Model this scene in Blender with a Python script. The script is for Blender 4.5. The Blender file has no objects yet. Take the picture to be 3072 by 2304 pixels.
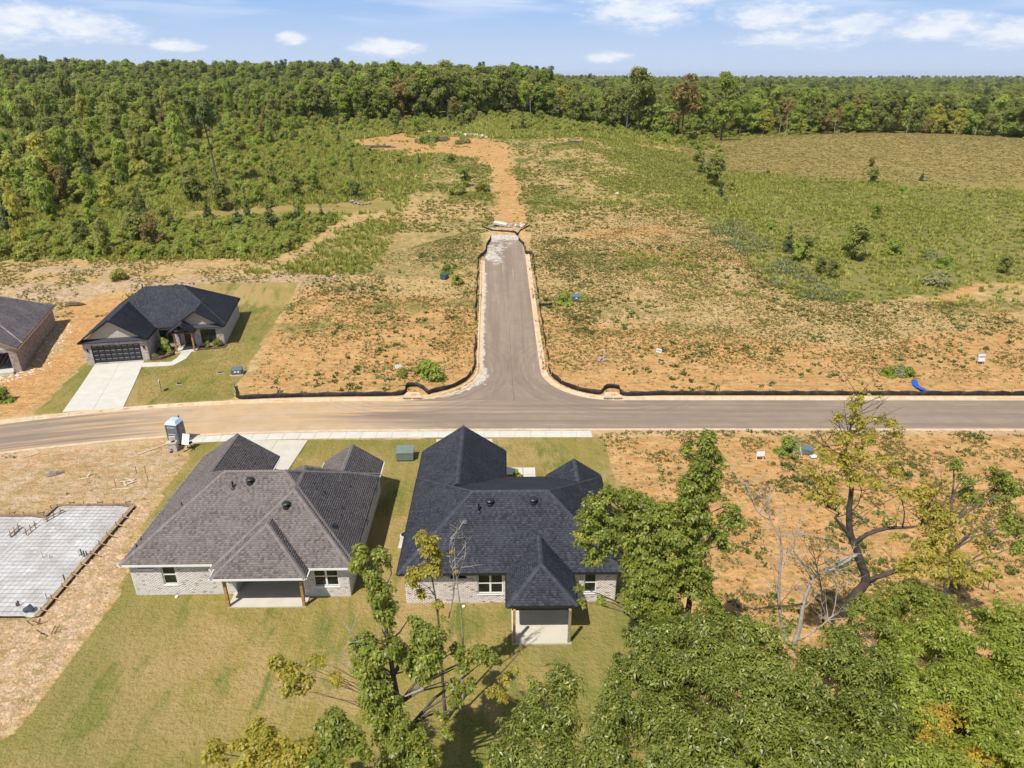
import bpy, math, random
import numpy as np
from mathutils import Vector, Matrix
random.seed(7); RNG = np.random.default_rng(7)
R = math.radians
scene = bpy.context.scene
COL = scene.collection

# ---------------------------------------------------------------- camera
CAM_H = 32.0
cd = bpy.data.cameras.new("camera"); cam = bpy.data.objects.new("camera", cd); COL.objects.link(cam)
cd.sensor_width = 36.0; cd.lens = 24.0; cd.clip_start = 0.5; cd.clip_end = 20000
cam.location = (0, 0, CAM_H); cam.rotation_euler = (R(90 - 24.34), 0, 0)
scene.camera = cam

# ---------------------------------------------------------------- light: sun + sky
SUN = Vector((-0.9, -1.3, 2.6)).normalized()          # towards the sun
sl = bpy.data.lights.new("sun", 'SUN'); sl.energy = 5.0; sl.angle = R(0.53); sl.color = (1.0, 0.95, 0.86)
so = bpy.data.objects.new("sun", sl); COL.objects.link(so); so.location = (-40, -60, 120)
so.rotation_euler = SUN.to_track_quat('Z', 'Y').to_euler()

world = bpy.data.worlds.new("World"); scene.world = world; world.use_nodes = True
def build_sky():
    nt = world.node_tree; N = nt.nodes; L = nt.links; N.clear()
    out = N.new('ShaderNodeOutputWorld'); bg = N.new('ShaderNodeBackground'); L.new(bg.outputs[0], out.inputs[0])
    sky = N.new('ShaderNodeTexSky'); sky.sky_type = 'NISHITA'; sky.sun_disc = False
    sky.sun_elevation = math.asin(SUN.z); sky.sun_rotation = math.atan2(SUN.x, SUN.y)
    sky.altitude = 150; sky.air_density = 1.0; sky.dust_density = 0.6; sky.ozone_density = 2.5
    bg.inputs[1].default_value = 0.051
    def m(op, a, b=None, c=None):
        n = N.new('ShaderNodeMath'); n.operation = op
        for i, v in enumerate((a, b, c)):
            if v is None: continue
            if isinstance(v, (int, float)): n.inputs[i].default_value = v
            else: L.new(v, n.inputs[i])
        return n.outputs[0]
    def sstep(v, e0, e1):
        n = N.new('ShaderNodeMapRange'); n.interpolation_type = 'SMOOTHSTEP'
        L.new(v, n.inputs[0]); n.inputs[1].default_value = e0; n.inputs[2].default_value = e1
        return n.outputs[0]
    tc = N.new('ShaderNodeTexCoord'); sp = N.new('ShaderNodeSeparateXYZ'); L.new(tc.outputs['Generated'], sp.inputs[0])
    x, y, z = sp.outputs
    hyp = m('SQRT', m('ADD', m('MULTIPLY', x, x), m('MULTIPLY', y, y)))
    az = m('ARCTAN2', x, y); el = m('ARCTAN2', z, hyp)
    cb = N.new('ShaderNodeCombineXYZ'); L.new(m('MULTIPLY', az, 1.0), cb.inputs[0]); L.new(m('MULTIPLY', el, 2.6), cb.inputs[1])
    def noise(scale, detail, rough=.55, off=0.0, vec=None):
        n = N.new('ShaderNodeTexNoise'); n.noise_dimensions = '3D'
        mp = N.new('ShaderNodeMapping'); mp.inputs['Location'].default_value = (off, off*.37, off*1.3)
        L.new(vec or cb.outputs[0], mp.inputs[0]); L.new(mp.outputs[0], n.inputs['Vector'])
        n.inputs['Scale'].default_value = scale; n.inputs['Detail'].default_value = detail; n.inputs['Roughness'].default_value = rough
        return n.outputs[0]
    nz = noise(20, 5, .68, 3.1); nbig = noise(7, 1, .5, 9.0)
    # cumulus heaps low over the horizon: (azimuth deg, elevation deg, half width deg, half height deg)
    heaps = [(-36.5, 2.9, 7.5, 1.25), (-39.5, 3.6, 4.5, 1.2), (-33.5, 3.3, 3.2, 1.1), (-28.8, 2.9, 3.6, 1.15), (-10.0, 1.9, 3.4, .75), (-16.0, 2.4, 1.2, .5), (-23.6, 1.9, 1.8, .5),
             (9.6, 4.3, 4.4, 1.35), (13.4, 5.0, 2.2, .55), (18.5, 3.9, 4.2, .95), (7.0, 1.3, 2.0, .45), (21.0, 2.2, 5.0, .7), (24.0, 3.2, 5.0, 1.05), (29.0, 2.8, 5.0, 1.0), (34.0, 2.4, 5.0, 1.0),
             (45, 2.6, 6, 1.2), (-50, 3.2, 6, 1.3), (75, 3, 8, 1.4), (-85, 3, 9, 1.5), (115, 3.2, 9, 1.5), (160, 3.2, 10, 1.5), (-125, 3.0, 10, 1.4), (-165, 3.2, 9, 1.3)]
    def vm(op, a, b=None, c=None):
        n = N.new('ShaderNodeVectorMath'); n.operation = op; L.new(a, n.inputs[0])
        for i, v in ((1, b), (2, c)):
            if v is not None: n.inputs[i].default_value = v
        return n.outputs[1] if op == 'LENGTH' else n.outputs[0]
    cp = N.new('ShaderNodeCombineXYZ'); L.new(az, cp.inputs[0]); L.new(el, cp.inputs[1])
    dens = None
    for a, e, w, h in heaps:
        v = vm('LENGTH', vm('MULTIPLY_ADD', cp.outputs[0], (1/R(w), 1/R(h), 0), (-R(a)/R(w), -R(e)/R(h), 0)))
        dens = v if dens is None else m('MINIMUM', dens, v)
    dens = m('SUBTRACT', 1.0, m('MINIMUM', dens, 2.0))
    cu = sstep(m('ADD', dens, m('MULTIPLY', m('SUBTRACT', nz, .5), 2.0)), -.12, .75)
    # thin cirrus veils, streaked, all round the sky
    cb2 = N.new('ShaderNodeCombineXYZ'); L.new(m('ADD', az, m('MULTIPLY', el, 2.2)), cb2.inputs[0]); L.new(m('MULTIPLY', el, 9.0), cb2.inputs[1])
    ci = sstep(m('ADD', noise(5.5, 3, .6, 21.3, cb2.outputs[0]), m('MULTIPLY', nbig, .35)),   .56, .90)
    ci = m('MULTIPLY', ci, sstep(el, R(2.5), R(6)))
    mix1 = N.new('ShaderNodeMix'); mix1.data_type = 'RGBA'
    hz = N.new('ShaderNodeMix'); hz.data_type = 'RGBA'; L.new(sstep(el, 0, R(7)), hz.inputs['Factor'])
    hz.inputs['A'].default_value = (10.0, 12.1, 15.7, 1); hz.inputs['B'].default_value = (5.1, 8.9, 15.7, 1)
    hs = N.new('ShaderNodeMix'); hs.data_type = 'RGBA'; L.new(m('SUBTRACT', .92, m('MULTIPLY', sstep(el, R(6), R(32)), .92)), hs.inputs['Factor'])
    L.new(sky.outputs[0], hs.inputs['A']); L.new(hz.outputs['Result'], hs.inputs['B'])
    L.new(m('MULTIPLY', ci, .7), mix1.inputs['Factor']); L.new(hs.outputs['Result'], mix1.inputs['A']); mix1.inputs['B'].default_value = (14.7, 15.6, 17.3, 1)
    mix2 = N.new('ShaderNodeMix'); mix2.data_type = 'RGBA'
    ramp = N.new('ShaderNodeMix'); ramp.data_type = 'RGBA'; ramp.inputs['A'].default_value = (13.5, 14.5, 16.4, 1); ramp.inputs['B'].default_value = (16.9, 16.9, 17.1, 1)
    L.new(sstep(nz, .35, .65), ramp.inputs['Factor'])
    L.new(m('MULTIPLY', cu, .78), mix2.inputs['Factor']); L.new(mix1.outputs['Result'], mix2.inputs['A']); L.new(ramp.outputs['Result'], mix2.inputs['B'])
    L.new(mix2.outputs['Result'], bg.inputs[0])
build_sky()
world.cycles.sampling_method = 'MANUAL'; world.cycles.sample_map_resolution = 256
vs = scene.view_settings; vs.view_transform = 'Standard'; vs.look = 'None'; vs.exposure = 0.24; vs.gamma = 1.0; vs.use_curve_mapping = False
scene.render.engine = 'CYCLES'
cy = scene.cycles
cy.max_bounces = 5; cy.diffuse_bounces = 2; cy.glossy_bounces = 2; cy.transmission_bounces = 3; cy.transparent_max_bounces = 6
cy.use_denoising = True; cy.sample_clamp_indirect = 6; cy.use_adaptive_sampling = True; cy.adaptive_threshold = 0.02
scene.render.film_transparent = False

# ---------------------------------------------------------------- helpers: numbers
def smooth(e0,e1,v):
    t=np.clip((v-e0)/(e1-e0),0,1); return t*t*(3-2*t)
def tz(x,y):
    """ground height in metres"""
    x=np.asarray(x,dtype=float); y=np.asarray(y,dtype=float)
    c=.104+(-.049)*smooth(15,75,x)+(-.02)*smooth(-60,-110,x)
    c=c+.016*np.exp(-((x-140)/48)**2)*smooth(150,240,y)
    d=np.clip(y-67.5,0,None)
    r=np.where(d<20,d*d/40,d-10)*c
    P=14.5-5.0*smooth(20,70,x)+4.7*np.exp(-((x-138)/76)**2)+2.0*smooth(-60,-150,x)
    k=1.3
    m=-k*np.logaddexp(-r/k,-P/k)+k*np.logaddexp(0,-P/k)
    m=m-8.5*smooth(260,325,y)*smooth(0,60,x)
    # graded house pads north-west of the road
    w=smooth(-29,-34,x)*smooth(69,73,y)*smooth(103,95,y)
    pad=.25+.02*(y-70)
    m=m*(1-w)+np.minimum(m,pad)*w
    # far hills
    m=m+11.5*np.exp(-(((x+620)/330)**2+((y-720)/260)**2))+6*np.exp(-(((x+120)/260)**2+((y-760)/240)**2))
    m=m+5*np.exp(-(((x-300)/500)**2+((y-1500)/500)**2))
    return m

def tz1(x, y): return float(tz(x, y))
def hash2(i, j, s=0):
    v = np.sin(i*127.1 + j*311.7 + s*74.7)*43758.5453
    return v - np.floor(v)
def vnoise(x, y, s=0):
    x = np.asarray(x, float); y = np.asarray(y, float)
    i = np.floor(x); j = np.floor(y); u = x-i; v = y-j
    u = u*u*(3-2*u); v = v*v*(3-2*v)
    a = hash2(i, j, s); b = hash2(i+1, j, s); c = hash2(i, j+1, s); d = hash2(i+1, j+1, s)
    return a*(1-u)*(1-v)+b*u*(1-v)+c*(1-u)*v+d*u*v
def fbm(x, y, s=0, o=4):
    t = 0; a = .5; n = 0
    for k in range(o):
        t = t + a*vnoise(x*2**k, y*2**k, s+k*13); n += a; a *= .5
    return t/n
def inside(poly, x, y):
    r = np.zeros(np.shape(x), bool); n = len(poly)
    for k in range(n):
        x0, y0 = poly[k][:2]; x1, y1 = poly[(k+1) % n][:2]
        if y0 == y1: continue
        c = ((y0 > y) != (y1 > y)) & (x < (x1-x0)*(y-y0)/(y1-y0)+x0)
        r ^= c
    return r
def dist_line(pts, x, y):
    d = np.full(np.shape(x), 1e9)
    for (x0, y0), (x1, y1) in zip(pts[:-1], pts[1:]):
        vx, vy = x1-x0, y1-y0; t = np.clip(((x-x0)*vx+(y-y0)*vy)/(vx*vx+vy*vy+1e-9), 0, 1)
        d = np.minimum(d, np.hypot(x-x0-t*vx, y-y0-t*vy))
    return d
def spline(pts, step=1.0):
    """Catmull-Rom through points, resampled"""
    P = [np.array(p, float) for p in pts]; P = [2*P[0]-P[1]]+P+[2*P[-1]-P[-2]]
    out = []
    for i in range(1, len(P)-2):
        n = max(2, int(np.linalg.norm(P[i+1]-P[i])/step))
        for k in range(n):
            t = k/n
            out.append(.5*((2*P[i])+(-P[i-1]+P[i+1])*t+(2*P[i-1]-5*P[i]+4*P[i+1]-P[i+2])*t*t+(-P[i-1]+3*P[i]-3*P[i+1]+P[i+2])*t**3))
    out.append(P[-2]); return [tuple(p) for p in out]
def offset(pts, d):
    P = np.array(pts); T = np.gradient(P, axis=0); T /= np.linalg.norm(T, axis=1)[:, None]
    return [(p[0]-t[1]*d, p[1]+t[0]*d) for p, t in zip(P, T)]

# ---------------------------------------------------------------- helpers: objects
def tag(o, label=None, cat=None, group=None, kind=None):
    if label: o['label'] = label
    if cat: o['category'] = cat
    if group: o['group'] = group
    if kind: o['kind'] = kind
    return o
def empty(name, loc=(0, 0, 0), rz=0.0, label=None, cat=None, group=None):
    o = bpy.data.objects.new(name, None); COL.objects.link(o); o.location = loc; o.rotation_euler = (0, 0, rz)
    o.empty_display_size = .3
    return tag(o, label, cat, group)
def link_mesh(name, me, mats, parent=None, loc=None, rz=None):
    o = bpy.data.objects.new(name, me); COL.objects.link(o)
    if not me.materials:
        for m_ in (mats if isinstance(mats, (list, tuple)) else [mats]): me.materials.append(m_)
    if parent is not None: o.parent = parent
    if loc is not None: o.location = loc
    if rz is not None: o.rotation_euler = (0, 0, rz)
    return o
def mesh_np(name, V, Fq, rnd=None, uv=None, smooth_=False):
    """mesh from numpy verts (n,3) and faces (m,k) all of k corners"""
    V = np.asarray(V, np.float32); Fq = np.asarray(Fq, np.int32); k = Fq.shape[1]
    me = bpy.data.meshes.new(name)
    me.vertices.add(len(V)); me.vertices.foreach_set('co', V.ravel())
    me.loops.add(Fq.size); me.loops.foreach_set('vertex_index', Fq.ravel())
    me.polygons.add(len(Fq)); me.polygons.foreach_set('loop_start', np.arange(0, Fq.size, k, dtype=np.int32))
    if smooth_: me.polygons.foreach_set('use_smooth', np.ones(len(Fq), bool))
    me.update(calc_edges=True)
    if rnd is not None:
        a = me.attributes.new('rnd', 'FLOAT', 'FACE'); a.data.foreach_set('value', np.asarray(rnd, np.float32))
    return me
class MB:
    """collects shapes for ONE mesh object"""
    def __init__(s): s.v = []; s.f = []; s.r = []
    def add(s, vs_, fs, r=None):
        b = len(s.v); s.v += [tuple(p) for p in vs_]; s.f += [tuple(b+i for i in f) for f in fs]
        r = random.random() if r is None else r
        s.r += [r]*len(fs); return s
    def box(s, c, d, rz=0.0, rx=0.0, ry=0.0, r=None):
        M = Matrix.Rotation(rz, 3, 'Z') @ Matrix.Rotation(ry, 3, 'Y') @ Matrix.Rotation(rx, 3, 'X')
        P = [M @ Vector((sx*d[0]/2, sy*d[1]/2, sz*d[2]/2)) + Vector(c) for sz in (-1, 1) for sy in (-1, 1) for sx in (-1, 1)]
        return s.add(P, [(0, 2, 3, 1), (4, 5, 7, 6), (0, 1, 5, 4), (2, 6, 7, 3), (0, 4, 6, 2), (1, 3, 7, 5)], r)
    def span(s, a, b, r=None):
        return s.box([(p+q)/2 for p, q in zip(a, b)], [abs(q-p) for p, q in zip(a, b)], r=r)
    def prism(s, poly, z0, z1, r=None):
        n = len(poly); P = [(p[0], p[1], z0) for p in poly]+[(p[0], p[1], z1) for p in poly]
        return s.add(P, [tuple(range(n))[::-1], tuple(range(n, 2*n))]+[(i, (i+1) % n, n+(i+1) % n, n+i) for i in range(n)], r)
    def slab3(s, poly, t, r=None):
        """thick sheet under a 3-D polygon (thickness straight down)"""
        n = len(poly); P = list(poly)+[(p[0], p[1], p[2]-t) for p in poly]
        return s.add(P, [tuple(range(n)), tuple(range(n, 2*n))[::-1]]+[(i, n+i, n+(i+1) % n, (i+1) % n) for i in range(n)], r)
    def bar(s, a, b, w, h=None, r=None):
        a = Vector(a); b = Vector(b); h = h or w; d = (b-a); L_ = d.length; q = d.to_track_quat('Z', 'Y').to_matrix()
        P = [a+q @ Vector((sx*w/2, sy*h/2, t*L_)) for t in (0, 1) for sy in (-1, 1) for sx in (-1, 1)]
        return s.add(P, [(0, 2, 3, 1), (4, 5, 7, 6), (0, 1, 5, 4), (2, 6, 7, 3), (0, 4, 6, 2), (1, 3, 7, 5)], r)
    def tube(s, pts, rad, n=6, cap=True, r=None):
        base = []; k = len(pts); P = [Vector(p) for p in pts]
        rad = rad if isinstance(rad, (list, tuple, np.ndarray)) else [rad]*k
        out = []
        for i in range(k):
            t = (P[min(i+1, k-1)]-P[max(i-1, 0)]); t = t.normalized() if t.length > 1e-9 else Vector((0, 0, 1))
            ax = Vector((1, 0, 0)) if abs(t.x) < .8 else Vector((0, 1, 0))
            u = t.cross(ax).normalized(); w = t.cross(u)
            for j in range(n):
                a = 2*math.pi*j/n; out.append(P[i]+(u*math.cos(a)+w*math.sin(a))*rad[i])
        fs = [(i*n+j, i*n+(j+1) % n, (i+1)*n+(j+1) % n, (i+1)*n+j) for i in range(k-1) for j in range(n)]
        if cap: fs += [tuple(range(n))[::-1], tuple(range((k-1)*n, k*n))]
        return s.add(out, fs, r)
    def lathe(s, c, prof, n=16, r=None):
        return s.tube([(c[0], c[1], c[2]+z) for z, q in prof], [max(q, 1e-4) for z, q in prof], n, True, r)
    def build(s, name, mat, parent=None, loc=None, rz=None, smooth_=False, bevel=0.0):
        me = bpy.data.meshes.new(name); me.from_pydata(s.v, [], s.f); me.validate()
        if len(me.polygons) == len(s.r):
            a = me.attributes.new('rnd', 'FLOAT', 'FACE'); a.data.foreach_set('value', np.array(s.r, np.float32))
        if smooth_: me.polygons.foreach_set('use_smooth', np.ones(len(me.polygons), bool))
        me.update()
        o = link_mesh(name, me, mat, parent, loc, rz)
        if bevel:
            b = o.modifiers.new('bevel', 'BEVEL'); b.width = bevel; b.segments = 2; b.limit_method = 'ANGLE'
        return o
def copy_tree(o, parent=None):
    c = o.copy(); COL.objects.link(c); c.parent = parent
    for ch in list(o.children): copy_tree(ch, c)
    return c

# ---------------------------------------------------------------- helpers: materials
def new_mat(name):
    m_ = bpy.data.materials.new(name); m_.use_nodes = True; nt = m_.node_tree; nt.nodes.clear()
    o = nt.nodes.new('ShaderNodeOutputMaterial'); b = nt.nodes.new('ShaderNodeBsdfPrincipled'); nt.links.new(b.outputs[0], o.inputs[0])
    return m_, nt, b
class NT:
    def __init__(s, nt): s.t = nt; s.N = nt.nodes; s.L = nt.links
    def put(s, sock, v):
        if isinstance(v, (int, float)): sock.default_value = v
        elif isinstance(v, (tuple, list)): sock.default_value = tuple(v)+((1,) if len(v) == 3 and len(sock.default_value) == 4 else ())
        else: s.L.new(v, sock)
    def math(s, op, a, b=None, c=None, clamp=False):
        n = s.N.new('ShaderNodeMath'); n.operation = op; n.use_clamp = clamp
        for i, v in enumerate((a, b, c)):
            if v is not None: s.put(n.inputs[i], v)
        return n.outputs[0]
    def noise(s, scale, detail=4, rough=.55, vec=None, off=0.0, out=0, stretch=None):
        n = s.N.new('ShaderNodeTexNoise'); n.inputs['Scale'].default_value = scale; n.inputs['Detail'].default_value = detail; n.inputs['Roughness'].default_value = rough
        mp = s.N.new('ShaderNodeMapping'); mp.inputs['Location'].default_value = (off, off*.7, off*1.9)
        if stretch: mp.inputs['Scale'].default_value = stretch
        s.L.new(vec if vec is not None else s.pos(), mp.inputs[0]); s.L.new(mp.outputs[0], n.inputs['Vector'])
        return n.outputs[out]
    def pos(s):
        if not hasattr(s, '_p'): s._p = s.N.new('ShaderNodeNewGeometry').outputs['Position']
        return s._p
    def obj(s):
        if not hasattr(s, '_o'): s._o = s.N.new('ShaderNodeTexCoord').outputs['Object']
        return s._o
    def attr(s, name, out='Fac'):
        n = s.N.new('ShaderNodeAttribute'); n.attribute_name = name; return n.outputs[out]
    def mix(s, f, a, b, mode='MIX'):
        n = s.N.new('ShaderNodeMix'); n.data_type = 'RGBA'; n.blend_type = mode
        s.put(n.inputs['Factor'], f); s.put(n.inputs['A'], a); s.put(n.inputs['B'], b); return n.outputs['Result']
    def step(s, v, e0, e1, lo=0.0, hi=1.0):
        n = s.N.new('ShaderNodeMapRange'); n.interpolation_type = 'SMOOTHSTEP'; s.put(n.inputs[0], v)
        for i, q in enumerate((e0, e1, lo, hi)): n.inputs[i+1].default_value = q
        return n.outputs[0]
    def bump(s, h, strength, dist, nrm=None):
        n = s.N.new('ShaderNodeBump'); n.inputs['Strength'].default_value = strength; n.inputs['Distance'].default_value = dist
        s.put(n.inputs['Height'], h)
        if nrm is not None: s.L.new(nrm, n.inputs['Normal'])
        return n.outputs[0]
def M_simple(name, col, rough=.6, var=.12, scale=6.0, bump=0.0, bscale=30.0, metal=0.0, spec=.5, dirt=None, rnd=0.0, dirt_amt=.5):
    """painted / plain surface with mottling, optional dirt and per-piece variation"""
    m_, nt, b = new_mat(name); n = NT(nt); v = n.obj()
    c1 = tuple(q*(1-var) for q in col); c2 = tuple(min(1, q*(1+var)) for q in col)
    c = n.mix(n.step(n.noise(scale, 5, .6, v), .3, .7), c1, c2)
    if rnd:
        r = n.attr('rnd'); c = n.mix(n.math('MULTIPLY', rnd, 1.0), c, n.mix(r, tuple(q*.55 for q in col), tuple(min(1, q*1.45) for q in col)))
    if dirt is not None:
        c = n.mix(n.math('MULTIPLY', n.step(n.noise(scale*.35, 6, .65, v, 4.4), .45, .75), dirt_amt), c, dirt)
    n.put(b.inputs['Base Color'], c); b.inputs['Roughness'].default_value = rough; b.inputs['Metallic'].default_value = metal
    b.inputs['Specular IOR Level'].default_value = spec
    if bump: n.L.new(n.bump(n.noise(bscale, 6, .6, v), bump, .02), b.inputs['Normal'])
    return m_

# ================================================================ roads (paths first, the ground is cut under them)
MAIN_C = spline([(140, 63.2), (70, 63.35), (30, 63.45), (8, 63.45), (-12, 63.3), (-26, 62.75), (-38, 61.3), (-50, 58.2), (-62, 53.6), (-80, 45), (-100, 34)], 1.0)
def side_cx(y): return -0.12-0.0262*(y-76)
HW, FIL, YF = 3.5, 8.0, 74.7
def side_edge(y, s):
    y = float(y); c = side_cx(y)
    w = HW
    if y < YF: w += FIL-math.sqrt(max(0, FIL*FIL-(YF-y)**2))
    if y > 118: w -= 1.5*((y-118)/9.5)**2
    return c+s*w
MC = np.array(MAIN_C)

# ================================================================ ground
gx = np.concatenate([-np.geomspace(76, 6000, 34)[::-1], np.arange(-75.4, 76, .6), np.geomspace(76.5, 6000, 34)])
gy = np.concatenate([[-400, -200, -100, -50, -25, -10, 0, 8], np.arange(14, 132, .5), np.arange(132, 292, 1.3), np.geomspace(292, 9000, 48)])
GX, GY = np.meshgrid(gx, gy)
GZ = tz(GX, GY)
nx_, ny_ = GX.shape[1], GX.shape[0]
wx = GX+3.2*(fbm(GX/5, GY/5, 1)-.5)+1.2*(fbm(GX/1.3, GY/1.3, 2)-.5); wy = GY+4.2*(fbm(GX/5, GY/5, 3)-.5)+1.2*(fbm(GX/1.3, GY/1.3, 4)-.5)
sx_ = GX+.35*(fbm(GX/1.5, GY/1.5, 5)-.5); sy_ = GY+.35*(fbm(GX/1.5, GY/1.5, 6)-.5)
LAWN_NEAR = [(-30.07, 57.74), (8.62, 58.18), (8.8, 54.66), (9.34, 48.74), (9.8, 41.39), (9.52, 33.81), (9.83, 28.04), (14, 22), (14, -30), (-40, -30), (-36, 22), (-26.54, 25.24), (-26.61, 28.76), (-26.28, 31.94), (-26.44, 35.51), (-27.2, 38.31), (-28.53, 43.09), (-29.29, 49.23)]
LAWN_FAR = [(-48.48, 102.78), (-33.0, 103.35), (-32.89, 91.07), (-31.19, 69.65), (-29.83, 66.8), (-40.95, 64.32), (-49.49, 62.84), (-50.38, 68.22), (-52.08, 77.67), (-54.83, 89.47)]
ORANGE = [[(-67.53, 96.56), (-55.46, 100.66), (-54.83, 89.47), (-54.98, 81.84), (-52.08, 77.67), (-50.52, 67.62), (-49.97, 62.84), (-51.83, 61.36), (-58.16, 70.65), (-57.35, 81.84)],
          [(-29.6, 67.28), (-30.94, 72.48), (-32.24, 89.0), (-31.84, 100.8), (-23.78, 97.71), (-4.88, 97.71), (-3.9, 74.42), (-5.5, 69.43), (-11.35, 66.8)],
          [(3.66, 95.98), (7.93, 89.64), (24.37, 86.01), (61.69, 75.85), (59.27, 65.87), (3.21, 66.8)],
          [(9.13, 58.67), (53.97, 58.67), (60, 30), (12, 28), (9.52, 33.81), (9.34, 48.74)],
          [(39.22, 79.84), (70.76, 89.38), (84.37, 100.46), (59.27, 65.87), (29.91, 67.02)]]
TRACK = [[(-0.69, 127.08), (0.18, 137.27), (-0.86, 162.61), (-2.51, 184.06), (-12.73, 205.96), (-32.46, 224.32)], [(-47.18, 219.0), (-36.88, 234.66), (-40.02, 278.77), (-46.36, 351.28)], [(-26.45, 198.95), (-14.15, 207.49), (-4.62, 198.9)], [(-100.57, 341.95), (-75.22, 344.21)], [(-35.21, 214.27), (-8.03, 223.89)], [(84.38, 107.78), (75.16, 106.2), (68.91, 102.84), (65.82, 98.69), (66.66, 95.64), (70.34, 95.0)], [(19.55, 117.04), (31.43, 116.32), (39.18, 115.36)], [(14.97, 127.08), (33.26, 131.75)]]
PALE = [[(-79.91, 103.62), (-56.7, 105.08), (-34.6, 107.1), (-23.82, 105.08), (-32.21, 100.85), (-55.46, 100.66), (-67.24, 97.52), (-75.79, 96.86)], [(-84.86, 111.14), (-65.16, 110.26), (-62.82, 107.1), (-82.35, 107.33)],
        [(-39.48, 113.49), (-34.69, 119.31), (-33.5, 128.41), (-31.61, 125.7), (-33.3, 116.94)], [(-62.23, 142.11), (-27.99, 147.18), (-32.81, 142.06), (-56.32, 138.83)]]
ORANGE.append([(-48.95, 222.14), (-36.28, 240.86), (-41.17, 300.7), (-38.31, 300.7), (-29.35, 240.75), (-15.68, 231.46), (-1.52, 215.71), (-0.12, 189.63), (-5.65, 189.63), (-13.48, 196.96), (-26.62, 200.32), (-40.05, 203.11)])
FIELD = [(50.62, 208.89), (66, 300), (80, 332), (420, 345), (144.92, 169.14), (95.89, 183.75), (71.27, 200.73), (49.98, 194.71)]
FIELD_LOW = [(49.33, 197.47), (70.57, 198.6), (146.76, 171.53), (97.31, 108.0), (69.65, 105.65), (45.17, 98.05), (43.38, 106.84), (44.31, 139.06)]
SWALE = [(35.02, 214.18), (54.07, 224.01), (49.83, 174.57), (46.38, 139.67), (44.95, 109.15), (47.79, 101.09), (71.63, 109.13), (67.9, 101.33), (44.46, 96.23), (41.16, 102.54), (40.42, 131.72), (35.93, 163.15)]
SLOPE = [(-0.12, 192.56), (18.96, 204.43), (35.91, 211.05), (35.93, 163.15), (31.22, 149.53), (8.74, 138.83), (2.67, 137.27)]
SLOPE_L = [(-33.51, 166.98), (-25.68, 192.66), (-5.43, 181.42), (-4.6, 150.81), (-12.2, 145.45), (-25.05, 147.18)]
GREEN_L = [(-43.51, 107.1), (-36.36, 113.49), (-31.77, 128.41), (-28.16, 137.27), (-5.84, 131.28), (-5.19, 105.08), (-23.82, 105.08), (-33.86, 107.1)]
SCRUB = [(-110.74, 114.41), (-86.85, 114.16), (-60.54, 113.49), (-39.75, 114.41), (-34.96, 134.8), (-29.94, 147.18), (-32.72, 162.61), (-33.92, 189.68), (-46.7, 209.98), (-52.53, 237.76), (-44.99, 300.75), (-60, 330), (-500, 600), (-400, 130)]
MOWN = [(-63.1, 139.51), (-51.47, 141.08), (-38.75, 143.09), (-27.81, 146.14)]
def blur(a, k=1):
    for _ in range(k):
        b = np.pad(a, 1, mode='edge'); a = (b[1:-1, 1:-1]*2+b[:-2, 1:-1]+b[2:, 1:-1]+b[1:-1, :-2]+b[1:-1, 2:])/6
    return a
def zone(poly, soft=False): return (inside(poly, wx, wy) if soft else inside(poly, sx_, sy_)).astype(float)
z_or = np.maximum.reduce([zone(p, True) for p in ORANGE])
for t in TRACK: z_or = np.maximum(z_or, np.clip(1.35-dist_line(t, wx, wy)/2.9, 0, 1))
z_lawn = np.maximum(zone(LAWN_NEAR), zone(LAWN_FAR))
z_field = zone(FIELD, True); z_low = zone(FIELD_LOW, True)
z_scrub = np.maximum.reduce([zone(SCRUB, True), zone(SWALE, True)*.8, zone(SLOPE, True)*(.35+.4*smooth(.42, .6, fbm(GX/11, GY/11, 88))), zone(SLOPE_L, True)*(.4+.4*smooth(.42, .6, fbm(GX/9, GY/9, 89))), zone(GREEN_L, True)*.48, z_low*.62])
patchy = smooth(.40, .60, fbm(GX/15, GY/15, 87)); z_scrub = np.maximum(z_scrub, (.22+.48*patchy)*smooth(135, 150, GY)*(z_field < .5)); z_scrub = np.maximum(z_scrub, .55*smooth(.50, .64, fbm(GX/17, GY/5, 83))*smooth(78, 88, GY)*(GY < 140)*(GX > -35)*(z_lawn < .2)); z_scrub = np.maximum(z_scrub, inside([(3.2, 24.5), (10, 25.5), (20, 27), (40, 30), (40, -20), (3, -20)], wx, wy)*1.0)
far = ((GY > 232) & (z_field < .5) & (GX < 40)) | ((GY > 300) & (GX < 62)) | ((GX > 62-.2*(GY-300)) & (GY > 330))
z_scrub = np.where(far, 1, z_scrub); z_or = np.where(GY > 275, z_or*.6, z_or); z_or = np.where(GY > 130, z_or*(.85+.4*smooth(.38, .6, fbm(GX/4, GY/4, 81))), z_or); z_scrub = z_scrub*(1-z_or*(GY > 120)*.95)
z_field = np.maximum(z_field, z_low*.8)*(~far); mown = np.clip(1.6-dist_line(MOWN, GX, GY)/3.5, 0, 1); z_scrub = z_scrub*(1-mown); z_field = np.maximum(z_field, mown)
z_pale = np.maximum.reduce([zone(p, True) for p in PALE])*.8
cut = ((GX < -17) & (GY < 57) & (GY > 22)); z_pale = np.maximum(z_pale, cut*.55*(1-z_lawn))
z_or = np.maximum(z_or, .8*np.exp(-(((GX+41)/6)**2+((GY-54)/2.2)**2))); z_or = z_or*(1-z_lawn)
z_or = blur(z_or, 9)*(1-z_lawn); z_field, z_scrub, z_pale = (blur(a, 3) for a in (z_field, z_scrub, z_pale)); z_lawn = blur(z_lawn, 1)
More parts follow.
